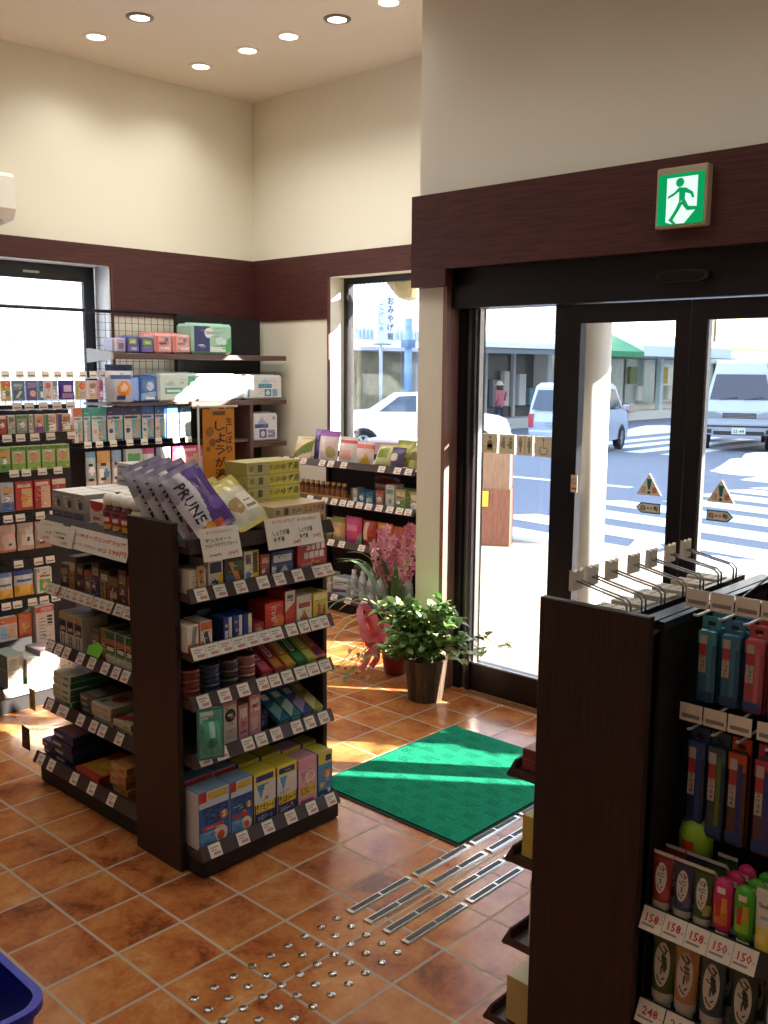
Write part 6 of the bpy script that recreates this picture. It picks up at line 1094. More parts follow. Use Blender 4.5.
def blossom(mb, p, d, s, m):
    d = d.normalized(); u = d.cross(Vector((0, 0, 1))).normalized(); w_ = u.cross(d)
    for k in range(5):
        a = PI/2+2*PI*k/5; e = u*math.cos(a)+w_*math.sin(a); leaf(mb, p, e+d*.25, d, s, s*.62, m)
    leaf(mb, p+d*.004, d*.8-w_*.6, w_, s*.5, s*.45, lip2); leaf(mb, p+d*.006, d-w_*.2, w_, s*.28, s*.3, lipm)
for q, (top, bot, cnt) in enumerate(((Vector((-.07, -.02, .76)), Vector((-.03, 0, .5)), 17), (Vector((.03, -.03, .72)), Vector((.0, -.01, .5)), 16), (Vector((.13, -.03, .79)), Vector((.07, -.01, .54)), 16), (Vector((-.1, -.05, .68)), Vector((-.05, -.02, .49)), 11))):
    st = MB(); st.tube([base+Vector((.01*q, 0, 0)), base.lerp(bot, .6)+Vector((0, 0, 0)), bot, bot.lerp(top, .5), top], [.004, .0038, .0035, .003, .002], mleaf[1], 6); so_ = st.obj('flower_stem', orc)
    fb = MB()
    for k in range(cnt):
        t = k/(cnt-1); p = bot.lerp(top, t); a = k*2.4; out = Vector((math.cos(a), math.sin(a), .1)); out = out*.6+Vector((.55, -.75, 0))*.55
        blossom(fb, p+out.normalized()*(.035-.012*t), out, .041-.009*t, petm[(k+q) % 3])
    fo = fb.obj('blossom', so_); fo['kind'] = 'stuff'
# ribbon bow
rb = MB(); mr = M('#e8607f', .35, mottle=.05); mr2 = M('#f290a6', .35, mottle=.05)
def ribbon(pts, wdt, m, tw=0.):
    pts = [Vector(p) for p in pts]; vs = []
    for i, p in enumerate(pts):
        d = (pts[min(i+1, len(pts)-1)]-pts[max(0, i-1)]).normalized(); s = d.cross(Vector((.67, -.72, .15))); s = s.normalized() if s.length > .01 else Vector((0, 0, 1)); vs += [p+s*wdt*.5, p-s*wdt*.5]
    rb.add(vs, [(2*i, 2*i+1, 2*i+3, 2*i+2) for i in range(len(pts)-1)], m, True)
c0 = Vector((-.02, -.1, .22)); L_ = -ra
def loop(dx, dz, s):
    return [c0+L_*dx*math.sin(PI*t)*1.0+Vector((.02*math.sin(2*PI*t), -.03*math.sin(2*PI*t), dz*math.sin(PI*t)+s*.045*math.sin(2*PI*t))) for t in [k/10 for k in range(11)]]
for dx, dz, s, m in ((.055, .11, 1, mr), (.085, .05, -1, mr2), (.03, .09, 1, mr2), (-.04, .05, -1, mr), (.06, -.03, 1, mr), (.03, -.05, -1, mr2), (.1, .13, -1, mr2)): ribbon(loop(dx, dz, s), .034, m)
ribbon([c0, c0+L_*.03+Vector((0, -.01, -.07)), c0+L_*.05+Vector((0, -.02, -.13)), c0+L_*.08+Vector((.01, -.03, -.178))], .03, mr2)
ribbon([c0, c0+L_*.0+Vector((.01, -.02, -.06)), c0-L_*.01+Vector((0, -.03, -.12)), c0+L_*.02+Vector((0, -.03, -.16))], .03, mr)
rb.obj('ribbon_bow', orc)
# ================================================================== the street outside
m_pave = noise_mat('pavers', '#b9aa98', '#d2c4b2', 30, .8); m_road = noise_mat('asphalt', '#6c727e', '#7e8490', 40, .85, .2)
def pave_mat():
    m = bpy.data.materials.new('sidewalk_pavers'); m.use_nodes = True; nt = m.node_tree; b = nt.nodes['Principled BSDF']; L = nt.links.new
    tc = nt.nodes.new('ShaderNodeTexCoord'); br = nt.nodes.new('ShaderNodeTexBrick'); br.inputs['Scale'].default_value = 1; br.inputs['Brick Width'].default_value = .2; br.inputs['Row Height'].default_value = .1; br.inputs['Mortar Size'].default_value = .004
    br.inputs['Color1'].default_value = (*lin('#8e8274'), 1); br.inputs['Color2'].default_value = (*lin('#9c8f80'), 1); br.inputs['Mortar'].default_value = (*lin('#544c44'), 1)
    L(tc.outputs['Object'], br.inputs['Vector']); L(br.outputs['Color'], b.inputs['Base Color']); b.inputs['Roughness'].default_value = .8; return m
mb = MB(); mb.add([(-9, 2.24, -.012), (9, 2.24, -.012), (9, 5.9, -.012), (-9, 5.9, -.012)], [(0, 1, 2, 3)], pave_mat()); mb.box(-9, 5.9, -.1, 9, 6.05, -.01, M('#b8b4ac', .8)); struct('pavement', mb)
mb = MB(); mb.add([(-60, 5.95, -.1), (60, 5.95, -.1), (60, 12.5, -.1), (-60, 12.5, -.1), (-60, 20, -.45), (60, 20, -.45), (60, 80, -.45), (-60, 80, -.45)], [(0, 1, 2, 3), (3, 2, 5, 4), (4, 5, 6, 7)], m_road); struct('road', mb)
mb = MB(); mb.box(-2.5, 16.5, -.45, 12.5, 62, 9.6, M('#b8b0a4', .8)); struct('shade_building', mb)   # unseen row of buildings, added to shade the street
m_snow = noise_mat('snow', '#e4eaf2', '#f6f8fb', 6, .8, .4, dist=.05)
mb = MB(); mb.add([(-30, -30, -.03), (X0-.2, -30, -.03), (X0-.2, 6.0, -.03), (-30, 6.0, -.03)], [(0, 1, 2, 3)], m_snow); struct('ground', mb)
# crossings: painted stripes
m_line = noise_mat('road_paint', '#dfe2e4', '#f0f0ee', 25, .7)
cw = MB(); 
for yc, xl in ((6.45, -3.2), (7.37, -3.4), (8.28, -3.1), (9.18, -3.3), (10.05, -2.6), (10.9, -2.7), (11.65, -2.6), (12.3, -2.4)):
    h_ = .26; t = -.12
    cw.add([(xl, yc-h_+t*(xl+1), -.096), (2.5, yc-h_+t*3.5, -.096), (2.5, yc+h_+t*3.5, -.096), (xl+.3, yc+h_+t*(xl+1.3), -.096)], [(0, 1, 2, 3)], m_line)
for xc in (-10.6, -9.6, -8.6, -7.6):
    cw.add([(xc-.25, 20.1, -.446), (xc+.25, 20.1, -.446), (xc+.25, 27, -.446), (xc-.25, 27, -.446)], [(0, 1, 2, 3)], m_line)
cw.add([(-9.5, 10.6, -.096), (-3.6, 10.9, -.096), (-3.6, 11.1, -.096), (-9.5, 10.8, -.096)], [(0, 1, 2, 3)], m_line)
struct('crossing_stripes', cw)['kind'] = 'structure'
def heap(name, c, rx, ry, h, seed, label, rot=0):
    r = random.Random(seed); mb = MB(); n, k = 26, 8; vs = []
    bumps = [(r.uniform(-1, 1), r.uniform(-1, 1), r.uniform(.2, .5), r.uniform(.3, 1)) for _ in range(14)]
    for j in range(k+1):
        q = j/k
        for i in range(n):
            a = 2*PI*i/n; e = 1+.16*math.sin(3*a+seed)+.1*math.sin(5*a+2*seed); x, y = (1-q)*math.cos(a)*e, (1-q)*math.sin(a)*e
            z = sum(hh*max(0, 1-((x-bx)**2+(y-by)**2)/w_**2) for bx, by, w_, hh in bumps)
            vs.append((x*rx, y*ry, h*min(1, q*2.5)*(.35+.65*min(1, z))))
    fs = [(j*n+i, j*n+(i+1) % n, (j+1)*n+(i+1) % n, (j+1)*n+i) for j in range(k) for i in range(n)]; mb.add(vs, fs, m_snow, True)
    o = mb.obj(name, None, c, (0, 0, rot)); tag(o, label, 'snow'); return o
heap('snow_heap', (-3.5, 15.9, -.26), 1.2, 1.0, .34, 3, 'trodden snow heap on the road before the front facing van', .7)
heap('snow_heap', (-1.9, 14.2, -.2), 1.5, .8, .25, 8, 'lower snow heap at the far end of the crosswalk stripes', .2)
heap('snow_heap', (-1.15, 6.85, -.1), .14, .14, .14, 5, 'small snow lump lying on the nearest crosswalk stripe')
heap('snow_bank', (-.2, 6.0, -.012), .9, .16, .1, 9, 'thin snow bank along the near kerb')
heap('snow_bank', (-11.9, 28.0, -.45), .4, 4.5, .25, 12, 'snow bank along the far kerb below the green awning')
# white column and wooden post outside the doors
mb = MB(); mb.lathe([(.11, -.02), (.11, 3.6)], M('#e8eaec', .6), 20); mb.lathe([(.135, -.02), (.135, .12)], M('#c9c6c0', .6), 20)
o = mb.obj('porch_column', None, (.72, 2.62, 0)); tag(o, 'white round porch column standing outside behind the sliding door glass', 'column')
pw = thing('wooden_post', 'thick brown wooden post outside the left door pane on the pale pavement', 'post', (-1.99, 5.6, -.012), .5)
mb = MB(); mb.box(-.13, -.13, 0, .13, .13, .52, wood('post_wood_red', '#643e32', '#7c5244', .6, (30, 30, 3), 3)); mb.obj('lower_post', pw)
mb = MB(); mb.box(-.12, -.12, .52, .12, .12, .92, wood('post_wood_grey', '#6f5648', '#856a5a', .6, (30, 30, 3), 3)); mb.obj('upper_post', pw)
mb = MB(); mb.box(-.125, -.15, .36, -.065, -.131, .5, M('#cfa83a', .5)); mb.obj('yellow_notice', pw)

# ---------------- vehicles
m_tyre = M('#17171a', .8); m_rim = M('#b5b8bc', .35, .7); m_dglass = glass_mat('car_glass', '#5a6a78', 1.0); m_lamp = M('#8f9aa6', .12, .2); m_dark = M('#24262b', .4)
def wheel(root, x, y, r=.3, w_=.18):
    mb = MB(); n = 24; pr = [(r*.62, -w_/2), (r*.93, -w_/2), (r, -w_*.36), (r, w_*.36), (r*.93, w_/2), (r*.62, w_/2)]
    for i in range(n):
        a, b = 2*PI*i/n, 2*PI*(i+1)/n
        for (r0, t0), (r1, t1) in zip(pr, pr[1:]): mb.add([(r0*math.cos(a), t0, r0*math.sin(a)), (r1*math.cos(a), t1, r1*math.sin(a)), (r1*math.cos(b), t1, r1*math.sin(b)), (r0*math.cos(b), t0, r0*math.sin(b))], [(0, 1, 2, 3)], m_tyre, True)
    wh_ = mb.obj('wheel', root, (x, y, r))
    mb = MB()
    for t in (-w_*.42, w_*.42): mb.add([(r*.63*math.cos(2*PI*i/n), t*.8, r*.63*math.sin(2*PI*i/n)) for i in range(n)], [tuple(range(n))], m_tyre)
    for k in range(6):
        a = 2*PI*k/6
        for t in (-w_*.46, w_*.46):
            c, s = math.cos(a), math.sin(a); mb.add([(r*.1*c-r*.09*s, t, r*.1*s+r*.09*c), (r*.6*c-r*.1*s, t, r*.6*s+r*.1*c), (r*.6*c+r*.1*s, t, r*.6*s-r*.1*c), (r*.1*c+r*.09*s, t, r*.1*s-r*.09*c)], [(0, 1, 2, 3)], m_rim)
    for t in (-w_*.45, w_*.45):
        for i in range(n):
            a, b = 2*PI*i/n, 2*PI*(i+1)/n; mb.add([(q*r*math.cos(z), t, q*r*math.sin(z)) for q, z in ((.52, a), (.65, a), (.65, b), (.52, b))], [(0, 1, 2, 3)], m_rim)
    mb.obj('rim', wh_)
def vehicle(name, label, loc, rz, P, Wd, belt, paint_, wins, wx, r=.3, tumble=.12, hood=None, cat='van', front=1):
    """P: side outline (x,z) running from rear bottom over the roof to front bottom; x forward"""
    root = thing(name, label, cat, loc, rz)
    mb = MB(); n = len(P); vs = []
    def half(z): return Wd/2*(1-tumble*max(0, (z-belt))/max(.01, max(p[1] for p in P)-belt)) if z > belt else Wd/2*(1-.05*max(0, .45-z))
    for s in (-1, 1): vs += [(x, s*half(z), z) for x, z in P]
    fs = [(i, i+1, n+i+1, n+i) for i in range(n-1)]+[(n-1, 0, n, 2*n-1)]
    mb.add(vs, fs, paint_, False)
    # side walls as convex fan from the belt line points
    mb.add(vs, [tuple(range(n))[::-1], tuple(range(n, 2*n))], paint_)
    mb.obj('body', root)
    for s in (-1, 1):
        for k, w_ in enumerate(wins):
            mb = MB(); q = [(x, s*(half(z)+.006), z) for x, z in w_]; q2 = [(x, s*(half(z)-.02), z) for x, z in w_]; m = len(w_)
            mb.add(q+q2, [tuple(range(m)) if s < 0 else tuple(range(m))[::-1]]+[(i, (i+1) % m, m+(i+1) % m, m+i) for i in range(m)], M('#3f4a56', .08, 0, .8, 0)); mb.obj('side_window', root)
    for x in wx:
        for s in (-1, 1): wheel(root, x, s*(Wd/2-.07), r)
        mb = MB()
        for s in (-1, 1): mb.add([(x+r*1.16*math.cos(PI*k/10), s*(Wd/2+.003), r+r*1.16*math.sin(PI*k/10)) for k in range(11)]+[(x-r*1.16, s*(Wd/2+.003), .16), (x+r*1.16, s*(Wd/2+.003), .16)], [tuple(range(13))], m_dark)
        mb.obj('wheel_arch', root)
    return root, half
pw_ = M('#b4bcc8', .25, mottle=0); psil = M('#b9c6d8', .25, .15, mottle=0); pkei = M('#a9c6de', .3, mottle=0)
# large white van coming towards the shop
xf = 2.35
P = [(-2.35, .4), (-2.4, .9), (-2.35, 1.9), (-2.2, 2.2), (-1.6, 2.3), (.5, 2.3), (.95, 2.22), (1.3, 1.98), (1.95, 1.26), (2.26, 1.02), (2.38, .82), (2.38, .42)]
van, half = vehicle('white_van', 'white high roofed van facing the shop on the road behind the snow heap', (-7.86, 24.5, -.45), math.radians(-66), P, 1.69, 1.15, pw_, [[(.9, 1.25), (1.75, 1.28), (1.3, 1.8), (.9, 1.85)], [(-.6, 1.15), (.9, 1.15), (.9, 1.78), (-.6, 1.78)], [(-2.1, 1.15), (-.7, 1.15), (-.7, 1.78), (-2.1, 1.78)]], (-1.3, 1.45), .33, .3)
def onslope(p0, p1, z):   # x on the front line at height z
    return p0[0]+(p1[0]-p0[0])*(z-p0[1])/(p1[1]-p0[1])
mb = MB(); zs = [1.29, 1.6, 1.93]; q = []
for z in zs: xx = onslope((1.95, 1.26), (1.3, 1.98), z)+.012; hw = half(z)*.9; q.append(((xx, -hw, z), (xx, hw, z)))
mb.add([q[0][0], q[0][1], q[1][1], q[1][0], q[2][1], q[2][0]], [(0, 1, 2, 3), (3, 2, 4, 5)], M('#38343c', .08, 0, .8, 0)); mb.obj('windscreen', van)
mb = MB()
for s in (-1, 1): mb.prism([(s*.42, .84), (s*.8, .84), (s*.83, 1.0), (s*.6, 1.0), (s*.42, .94)], 2.33, 2.395, m_lamp, 'x')
mb.obj('headlight', van); mb = MB(); mb.box(2.36, -.4, .84, 2.39, .4, .97, m_dark)
for k in range(3): mb.box(2.385, -.38, .86+.035*k, 2.396, .38, .87+.035*k, M('#8c929a', .3, .6, mottle=0))
mb.lathe([(.05, 0), (.05, .01)], m_rim, 12, (0, 0, 0)) if 0 else None
mb.obj('grille', van)
mb = MB(); mb.box(2.3, -.84, .42, 2.45, .84, .74, M('#a4aebb', .4), .04); mb.box(2.44, -.8, .62, 2.462, .8, .66, m_dark); mb.box(2.44, -.6, .42, 2.46, .6, .52, m_dark)
for s in (-1, 1): mb.box(2.44, s*.64, .46, 2.462, s*.8, .56, m_dark)
mb.obj('bumper', van)
mb = MB(); mb.box(2.462, -.165, .45, 2.475, .165, .61, M('#e4ece4', .5)); mb.text('25-44', lambda u, v: (2.4765, -.13+.26*u, .475+.085*v), M('#2c5a4a', .5)); mb.obj('licence_plate', van)
mb = MB()
for s in (-1, 1): mb.box(1.72, s*.86, 1.18, 1.8, s*1.0, 1.36, m_dark); mb.tube([(1.75, s*.82, 1.22), (1.76, s*.92, 1.26)], .015, m_dark, 6)
mb.obj('door_mirror', van)
mb = MB(); mb.tube([(1.96, -.5, 1.29), (1.9, -.05, 1.36)], .008, m_dark, 5); mb.tube([(1.96, .1, 1.29), (1.9, .55, 1.36)], .008, m_dark, 5); mb.obj('wiper', van)
# silver minivan seen from its side
P = [(-1.75, .28), (-1.8, .8), (-1.7, 1.2), (-1.5, 1.62), (-1.2, 1.7), (.3, 1.7), (.62, 1.62), (1.15, 1.1), (1.62, .92), (1.75, .7), (1.75, .28)]
v2, h2 = vehicle('silver_minivan', 'silver blue minivan seen from behind its right side, before the shop with the green awning', (-9.78, 19.6, -.45), math.radians(105), P, 1.5, .98, psil, [[(.05, 1.05), (1.02, 1.05), (.55, 1.54), (.05, 1.56)], [(-.75, 1.05), (-.02, 1.05), (-.02, 1.56), (-.75, 1.56)], [(-1.6, 1.1), (-.82, 1.05), (-.82, 1.56), (-1.42, 1.56)]], (-1.15, 1.12), .3)
mb = MB(); q = [(onslope((1.15, 1.1), (.62, 1.62), z)+.01, h2(z)*.92, z) for z in (1.14, 1.58)]; mb.add([(q[0][0], -q[0][1], q[0][2]), q[0], q[1], (q[1][0], -q[1][1], q[1][2])], [(0, 1, 2, 3)], M('#4a5664', .08, 0, .8, 0)); mb.obj('windscreen', v2)
mb = MB(); mb.box(1.05, -.92, 1.0, 1.15, -.76, 1.14, psil, .02); mb.box(1.05, .76, 1.0, 1.15, .92, 1.14, psil, .02); mb.obj('door_mirror', v2)
mb = MB(); mb.box(1.62, -.72, .3, 1.8, .72, .58, psil, .04); mb.box(-1.85, -.72, .3, -1.7, .72, .6, psil, .04); mb.obj('bumper', v2)
mb = MB()
for s in (-1, 1): mb.box(1.66, s*.45, .72, 1.76, s*.72, .86, m_lamp, .01)
mb.obj('headlight', v2)
mb = MB(); q = [(onslope((-1.7, 1.2), (-1.5, 1.62), z)-.012, h2(z)*.88, z) for z in (1.08, 1.54)]; mb.add([(q[0][0]-.06, q[0][1], q[0][2]), (q[0][0]-.06, -q[0][1], q[0][2]), (q[1][0]-.02, -q[1][1], q[1][2]), (q[1][0]-.02, q[1][1], q[1][2])], [(0, 1, 2, 3)], M('#3f4a56', .08, 0, .8, 0)); mb.obj('rear_window', v2)
mb = MB(); mb.box(-1.83, -.3, .7, -1.79, .3, .8, M('#8fa4b8', .4)); mb.obj('licence_plate', v2)
mb = MB(); mb.box(-1.84, -.06, .88, -1.76, .06, .95, m_dark); mb.obj('tailgate_handle', v2)
mb = MB()
for s in (-1, 1): mb.box(-1.82, s*.62, .66, -1.7, s*.74, .98, M('#b0404a', .3))
mb.obj('tail_light', v2)
# white car nearest on the left
P = [(-2.0, .35), (-2.05, .75), (-1.9, .95), (-1.2, 1.02), (-.6, 1.42), (.4, 1.45), (1.1, 1.02), (1.95, .88), (2.05, .65), (2.05, .35)]
v4, h4 = vehicle('white_car', 'white saloon car across the street, seen through the far window and left door pane', (-11.75, 15.7, -.42), math.radians(43), P, 1.65, .98, M('#f0f0ee', .25, mottle=0), [[(-.95, 1.02), (-.1, 1.02), (-.1, 1.38), (-.5, 1.36)], [(-.05, 1.02), (.9, 1.02), (.35, 1.38), (-.05, 1.4)]], (-1.3, 1.3), .3, .3, cat='car')
mb = MB()
for s in (-1, 1): mb.box(1.92, s*.5, .62, 2.06, s*.76, .78, m_lamp, .02)
mb.obj('headlight', v4)
mb = MB(); mb.box(2.0, -.8, .36, 2.1, .8, .56, M('#e4e4e2', .3), .03); mb.obj('bumper', v4)

# ---------------- person walking past
def person(name, label, loc, rz, J, R, clothes):
    root = thing(name, label, 'person', loc, rz)
    names = list(J); idx = {k: i for i, k in enumerate(names)}
    E = [('pelvis', 'waist'), ('waist', 'chest'), ('chest', 'neck'), ('neck', 'head'), ('head', 'crown')]
    for s in 'lr': E += [('chest', 'sh'+s), ('sh'+s, 'el'+s), ('el'+s, 'wr'+s), ('wr'+s, 'ha'+s), ('pelvis', 'hip'+s), ('hip'+s, 'kn'+s), ('kn'+s, 'an'+s), ('an'+s, 'to'+s)]
    me = bpy.data.meshes.new('body'); me.from_pydata([J[k] for k in names], [(idx[a], idx[b]) for a, b in E], [])
    o = bpy.data.objects.new('body', me); C.objects.link(o); o.parent = root
    sk = o.modifiers.new('skin', 'SKIN'); sk.use_smooth_shade = True
    lay = me.skin_vertices[0].data
    for k in names: lay[idx[k]].radius = (R[k], R[k]*.85); lay[idx[k]].use_root = k == 'pelvis'
    o.modifiers.new('sub', 'SUBSURF').levels = 1; o.modifiers['sub'].render_levels = 1
    dg = bpy.context.evaluated_depsgraph_get(); dg.update(); m2 = bpy.data.meshes.new_from_object(o.evaluated_get(dg)); o.modifiers.clear(); o.data = m2
    m2.materials.clear()
    for c in clothes: m2.materials.append(c[0])
    for p in m2.polygons:
        c = p.center; p.material_index = next((i for i, q in enumerate(clothes) if q[1](c)), 0); p.use_smooth = True
    return root
J = dict(pelvis=(0, 0, .86), waist=(0, .01, 1.0), chest=(0, .02, 1.22), neck=(0, .02, 1.36), head=(.02, .03, 1.46), crown=(.02, .03, 1.56),
         shl=(0, .17, 1.27), ell=(-.12, .2, 1.02), wrl=(.02, .2, .86), hal=(.06, .2, .8), shr=(0, -.15, 1.27), elr=(.1, -.2, 1.02), wrr=(.26, -.16, 1.02), har=(.32, -.15, 1.03),
         hipl=(0, .09, .82), knl=(.18, .09, .46), anl=(.16, .09, .08), tol=(.3, .09, .03), hipr=(0, -.09, .82), knr=(-.02, -.09, .45), anr=(-.24, -.09, .12), tor=(-.14, -.09, .03))
R = dict(pelvis=.13, waist=.12, chest=.14, neck=.05, head=.085, crown=.07, shl=.06, ell=.045, wrl=.032, hal=.035, shr=.06, elr=.045, wrr=.032, har=.035, hipl=.095, knl=.06, anl=.04, tol=.035, hipr=.095, knr=.06, anr=.04, tor=.035)
skin, coat, trou, shoe = M('#c89a80', .6), M('#b86a70', .7), M('#3a4250', .7), M('#2a2626', .6)
pp = person('person', 'person in a pale hat, rose jacket and dark trousers walking past the shops', (-15.6, 24.1, -.45), math.radians(150), J, R, [(coat, lambda c: .84 < c.z < 1.36 and not (c.x > .27 or (c.z < .86 and c.y > .15))), (shoe, lambda c: c.z < .09), (trou, lambda c: c.z < .9 and abs(c.y) < .19), (skin, lambda c: True)])
mb = MB(); mb.lathe([(.17, 1.5), (.175, 1.51), (.11, 1.54), (.1, 1.6), (.06, 1.64), (.005, 1.65)], M('#d9d2be', .8), 18, (.02, .03, 0)); mb.obj('hat', pp)
mb = MB(); mb.lathe([(.1, 1.36), (.104, 1.45), (.1, 1.52)], M('#4a3a30', .8), 14, (.0, .03, 0), sx=.95); mb.obj('hair', pp)

# ---------------- buildings across the street (fronts face the viewer's side)
FX = -16.5
def shop(name, label, y0, y1, h, wallc, parts, depth=6):
    t = thing(name, label, 'building', (FX, (y0+y1)/2, -.1)); w2 = (y1-y0)/2
    mb = MB(); mb.box(-depth, -w2, 0, -.6, w2, h, wallc); mb.box(-.6, -w2, 2.5, 0, w2, h, wallc); mb.box(-.6, -w2, 0, 0, -w2+.25, 2.5, wallc); mb.box(-.6, w2-.25, 0, 0, w2, 2.5, wallc); mb.box(-depth, -w2, -.36, .3, w2, 0, wallc); mb.obj('wall', t)
    parts(t, w2); return t
mdk = M('#5a5a58', .6); mgl = M('#9aa8a8', .15, 0, .6, .2)
def p1(t, w):
    mb = MB(); mb.prism([(-.1, 2.35), (1.7, 2.15), (1.7, 2.32), (-.1, 2.75)], -w, w, M('#70787c', .6), 'y'); c = mb.obj('canopy', t); mb = MB(); mb.prism([(-.1, 2.76), (1.75, 2.33), (1.75, 2.5), (-.1, 2.95)], -w, w, m_snow, 'y'); mb.obj('snow_cover', c)
    for k in range(4):
        a = -w+.3+k*(2*w-.6)/4; b = a+(2*w-.6)/4-.12; mb = MB(); mb.box(-.55, a, .35, -.5, b, 2.3, M('#4a4f50', .15, mottle=.3, mscale=4)); mb.box(-.58, a, 0, -.45, b, .35, mdk)
        f = mb.obj('shop_window', t); mb = MB(); mb.box(-.48, a+.3, .4, -.3, a+.7, 1.3+.2*(k % 2), M(('#c8d4d8', '#b8a888', '#8a9298', '#d8d8d0')[k], .6)); mb.box(-.48, a+.95, .4, -.3, a+1.25, 1.0+.3*(k % 3), M(('#8a7a60', '#c0c8c8', '#d8d0c0', '#7a9aa0')[k], .6)); mb.obj('display', f)
    for k in range(5):
        y = -w+.15+k*(2*w-.3)/4; mb = MB(); mb.box(-.5, y-.06, 0, -.36, y+.06, 2.4, M('#c4c8c8', .6)); mb.obj('pillar', t)
shop('street_shop', 'long low shop with a snow covered canopy and dark display windows across the street', 21.6, 28.4, 3.3, M('#cfccc2', .8), p1)
def p2(t, w):
    mb = MB(); mb.prism([(0, 3.1), (1.6, 2.35), (1.6, 2.15), (0, 2.1)], -w, -w+3.3, M('#2c8a58', .6), 'y'); mb.obj('green_awning', t)
    mb = MB(); mb.prism([(0, 3.2), (1.5, 2.6), (1.5, 2.2), (0, 2.15)], -w+3.4, w, M('#d8e6e6', .6), 'y'); mb.obj('white_awning', t)
    for k, (c, d) in enumerate((('#a8b4a4', '#3f4a4c'), ('#b8c4b8', '#c84a48'), ('#a0b0a4', '#7a8a50'), ('#c8ccbc', '#d8b84a'))):
        a = -w+.3+k*(2*w-.6)/4; b = a+(2*w-.6)/4-.2; mb = MB(); mb.box(-.5, a, .3, -.45, b, 2.1, M(c, .15, mottle=.25, mscale=3)); f = mb.obj('shop_window', t)
        mb = MB(); mb.box(-.43, a+.1, 1.1, -.3, a+.7, 1.8, M(d, .6)); mb.box(-.43, a+.8, .4, -.3, a+1.2, 1.0, M('#d8ead0' if k == 0 else '#e0dcd0', .6)); mb.obj('display', f)
    for y in (-w+2.4, -.2+w*.4): 
        mb = MB(); mb.box(-.1, y-.12, 0, .1, y+.12, 2.3, M('#c8dcdc', .6)); mb.obj('pillar', t)
    mb = MB()
    for k in range(6): mb.box(.2, -w+1.8+.5*k, 0, .55, -w+2.2+.5*k, .35, M(('#a84838', '#b85a40', '#c8b8a0')[k % 3], .7), .03)
    mb.obj('planter', t)
shop('awning_shop', 'small shop with a green awning and planters across the street', 28.9, 40.2, 3.8, M('#e6e0d0', .8), p2)
def p3(t, w):
    mb = MB(); mb.prism([(0, 2.6), (1.8, 2.1), (1.8, 1.95), (0, 2.0)], -w, w, M('#d0e4ea', .6), 'y'); mb.obj('white_awning', t)
    for k in range(3):
        a = -w+.4+k*1.8; mb = MB(); mb.box(-.5, a, .3, -.45, a+1.5, 2.0, M(('#6a9a80', '#d8c08a', '#8a9a90')[k], .3, mottle=.2, mscale=3)); mb.obj('shop_window', t)
    mb = MB(); mb.tube([(.06, -w+.8, 2.6), (.06, -w+.8, 5.4)], .05, mdk, 8); mb.obj('drain_pipe', t)
shop('cream_shop', 'cream walled shop with a pale awning behind the white van', 40.8, 56, 7, M('#d8cca0', .8), p3)
def p4(t, w):
    mcor = M('#b4c4d8', .5, mottle=.05)
    mb = MB()
    for k in range(int(2*w/.16)): mb.box(0, -w+.16*k, 2.55, .05, -w+.16*k+.1, 5.6, mcor)
    mb.obj('corrugated_cladding', t)
    mb = MB(); mb.prism([(0, 2.5), (1.25, 2.25), (1.25, 2.15), (0, 2.15)], -w, w, M('#c8ccd0', .5), 'y'); mb.obj('canopy', t)
    for k in range(3):
        a = -w+.3+k*(2*w-.6)/3; mb = MB(); mb.box(-.5, a, .2, -.45, a+(2*w-.6)/3-.15, 2.2, M(('#7a7468', '#6a6c6c', '#a8a080')[k], .2, mottle=.3, mscale=4)); mb.obj('shop_window', t)
sv = shop('souvenir_shop', 'two storey shop with grey blue corrugated upper wall outside the far window', 14.5, 21.2, 6.5, M('#d0d4d8', .8), p4)
sg = MB(); sg.box(0, -.36, 0, .1, .36, 1.3, M('#e4eaf0', .5)); paint(sg, [('v', 'おみやげ館', .56, .05, .9, .95, '#26365c'), ('v', 'こけし他', .12, .2, .34, .8, '#7a94b8')], lambda u, v, i: (.1+.0006*i, -.36+.72*u, 1.3*v), .5)
o = sg.obj('hanging_sign', None, (-14.95, 17.85, 2.25)); tag(o, 'white vertical shop sign with dark blue Japanese writing seen through the far window', 'sign')
mb = MB(); mb.tube([(0, 0, 0), (0, 0, 2.6)], .05, M('#b8bcc4', .5), 10); mb.tube([(0, -.3, 2.58), (0, .4, 2.58)], .03, M('#b8bcc4', .5), 8); o = mb.obj('sign_post', None, (-15.0, 17.8, -.36)); tag(o, 'grey post carrying the white vertical shop sign', 'post')
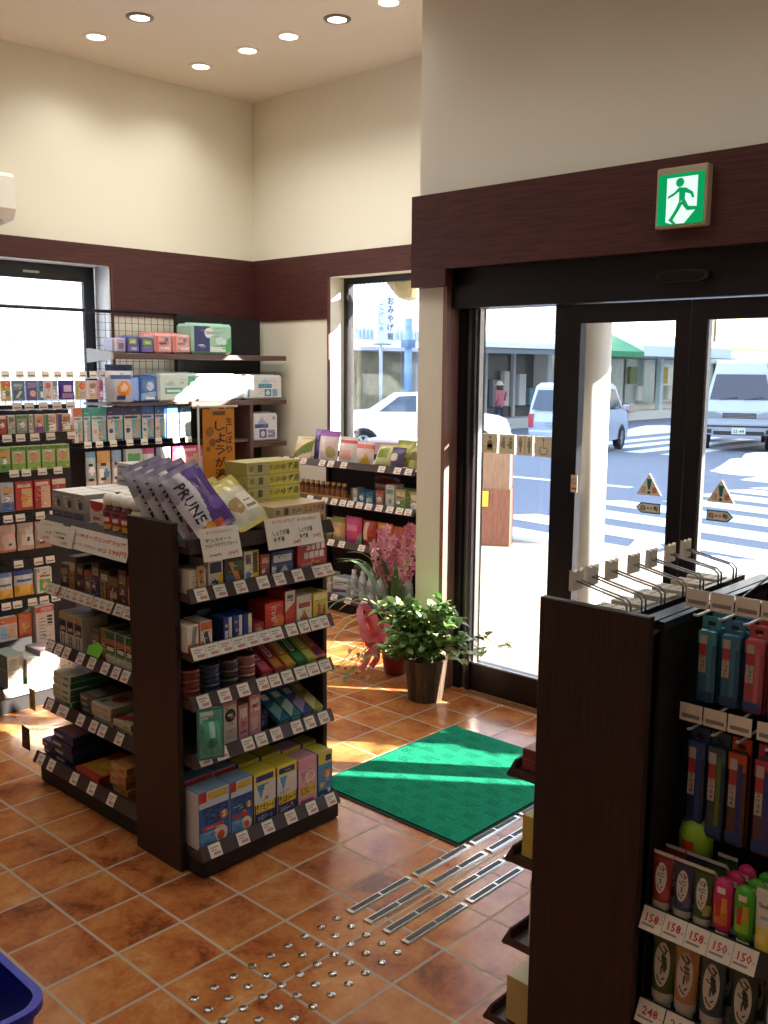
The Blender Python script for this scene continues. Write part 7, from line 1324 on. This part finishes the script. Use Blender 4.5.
# utility pole, lantern, produce and snow in front of the far window
mb = MB(); mb.tube([(0, 0, -.45), (0, 0, 2.85)], [.11, .09], M('#6f96bc', .5), 14); mb.box(-.12, -.15, 2.1, .12, .15, 2.3, M('#5a7a9c', .5)); o = mb.obj('utility_pole', None, (-13.6, 17.35, 0)); tag(o, 'blue grey utility pole across the street in the far window', 'pole')
ln = thing('porch_lantern', 'cream ruffled glass lantern hanging outside at the top of the far window', 'lantern', (-1.33, 3.62, 2.04))
mb = MB(); n = 28
for (r0, z0), (r1, z1) in zip([(.02, 0), (.07, .02), (.12, .07), (.155, .12), (.14, .17)], [(.07, .02), (.12, .07), (.155, .12), (.14, .17), (.03, .2)]):
    for k in range(n):
        a, b = 2*PI*k/n, 2*PI*(k+1)/n; f = lambda r, t, z: (r*(1+.08*math.sin(7*t))*math.cos(t), r*(1+.08*math.sin(7*t))*math.sin(t), z+.012*math.sin(7*t)*(r > .1)); mb.add([f(r0, a, z0), f(r0, b, z0), f(r1, b, z1), f(r1, a, z1)], [(0, 1, 2, 3)], M('#cfc79c', .3), True)
mb.obj('lamp_shade', ln); mb = MB(); mb.tube([(0, 0, .19), (0, 0, .6)], .012, mdk, 8); mb.obj('rod', ln)
heap('snow_heap', (-3.75, 5.1, -.012), .5, .45, 1.3, 21, 'big white snow pile on the pavement outside the far window')
heap('snow_heap', (-2.65, 5.3, -.012), .3, .35, .95, 25, 'lower white snow pile beside the big one outside the far window')
mb = MB(); mb.box(-1.0, -.3, 0, 1.0, .3, .55, M('#8a5a54', .7), .03); mb.box(-.95, -.28, .55, .95, .28, .62, M('#c8b8b4', .7), .02)
o = mb.obj('street_bench', None, (-6.2, 9.6, -.1), (0, 0, .3)); tag(o, 'brown bench like stall counter across the road outside the far window', 'bench')

# unseen shrub in a planter, added to shade the mat
hb = MB(); hr = random.Random(5); m_hl = [M('#4a6a40', .5), M('#5f8250', .5)]
for k in range(900):
    a, t = hr.random()*2*PI, hr.random(); rr_ = (.42*(1-t)+.2*t)*hr.random()**.4; p = Vector((2.68+.12*(1-t)+rr_*math.cos(a), 3.25+rr_*.8*math.sin(a), .4+.85*t*(1 if rr_*math.cos(a) < .12 else .7)))
    leaf(hb, p, Vector((math.cos(a), math.sin(a), hr.uniform(-.3, .7))), Vector((0, 0, 1)), .12, .08, m_hl[k % 2])
hb.box(2.4, 2.95, -.012, 3.1, 3.5, .4, M('#8a7a68', .8), .02)
struct('shade_shrub', hb)
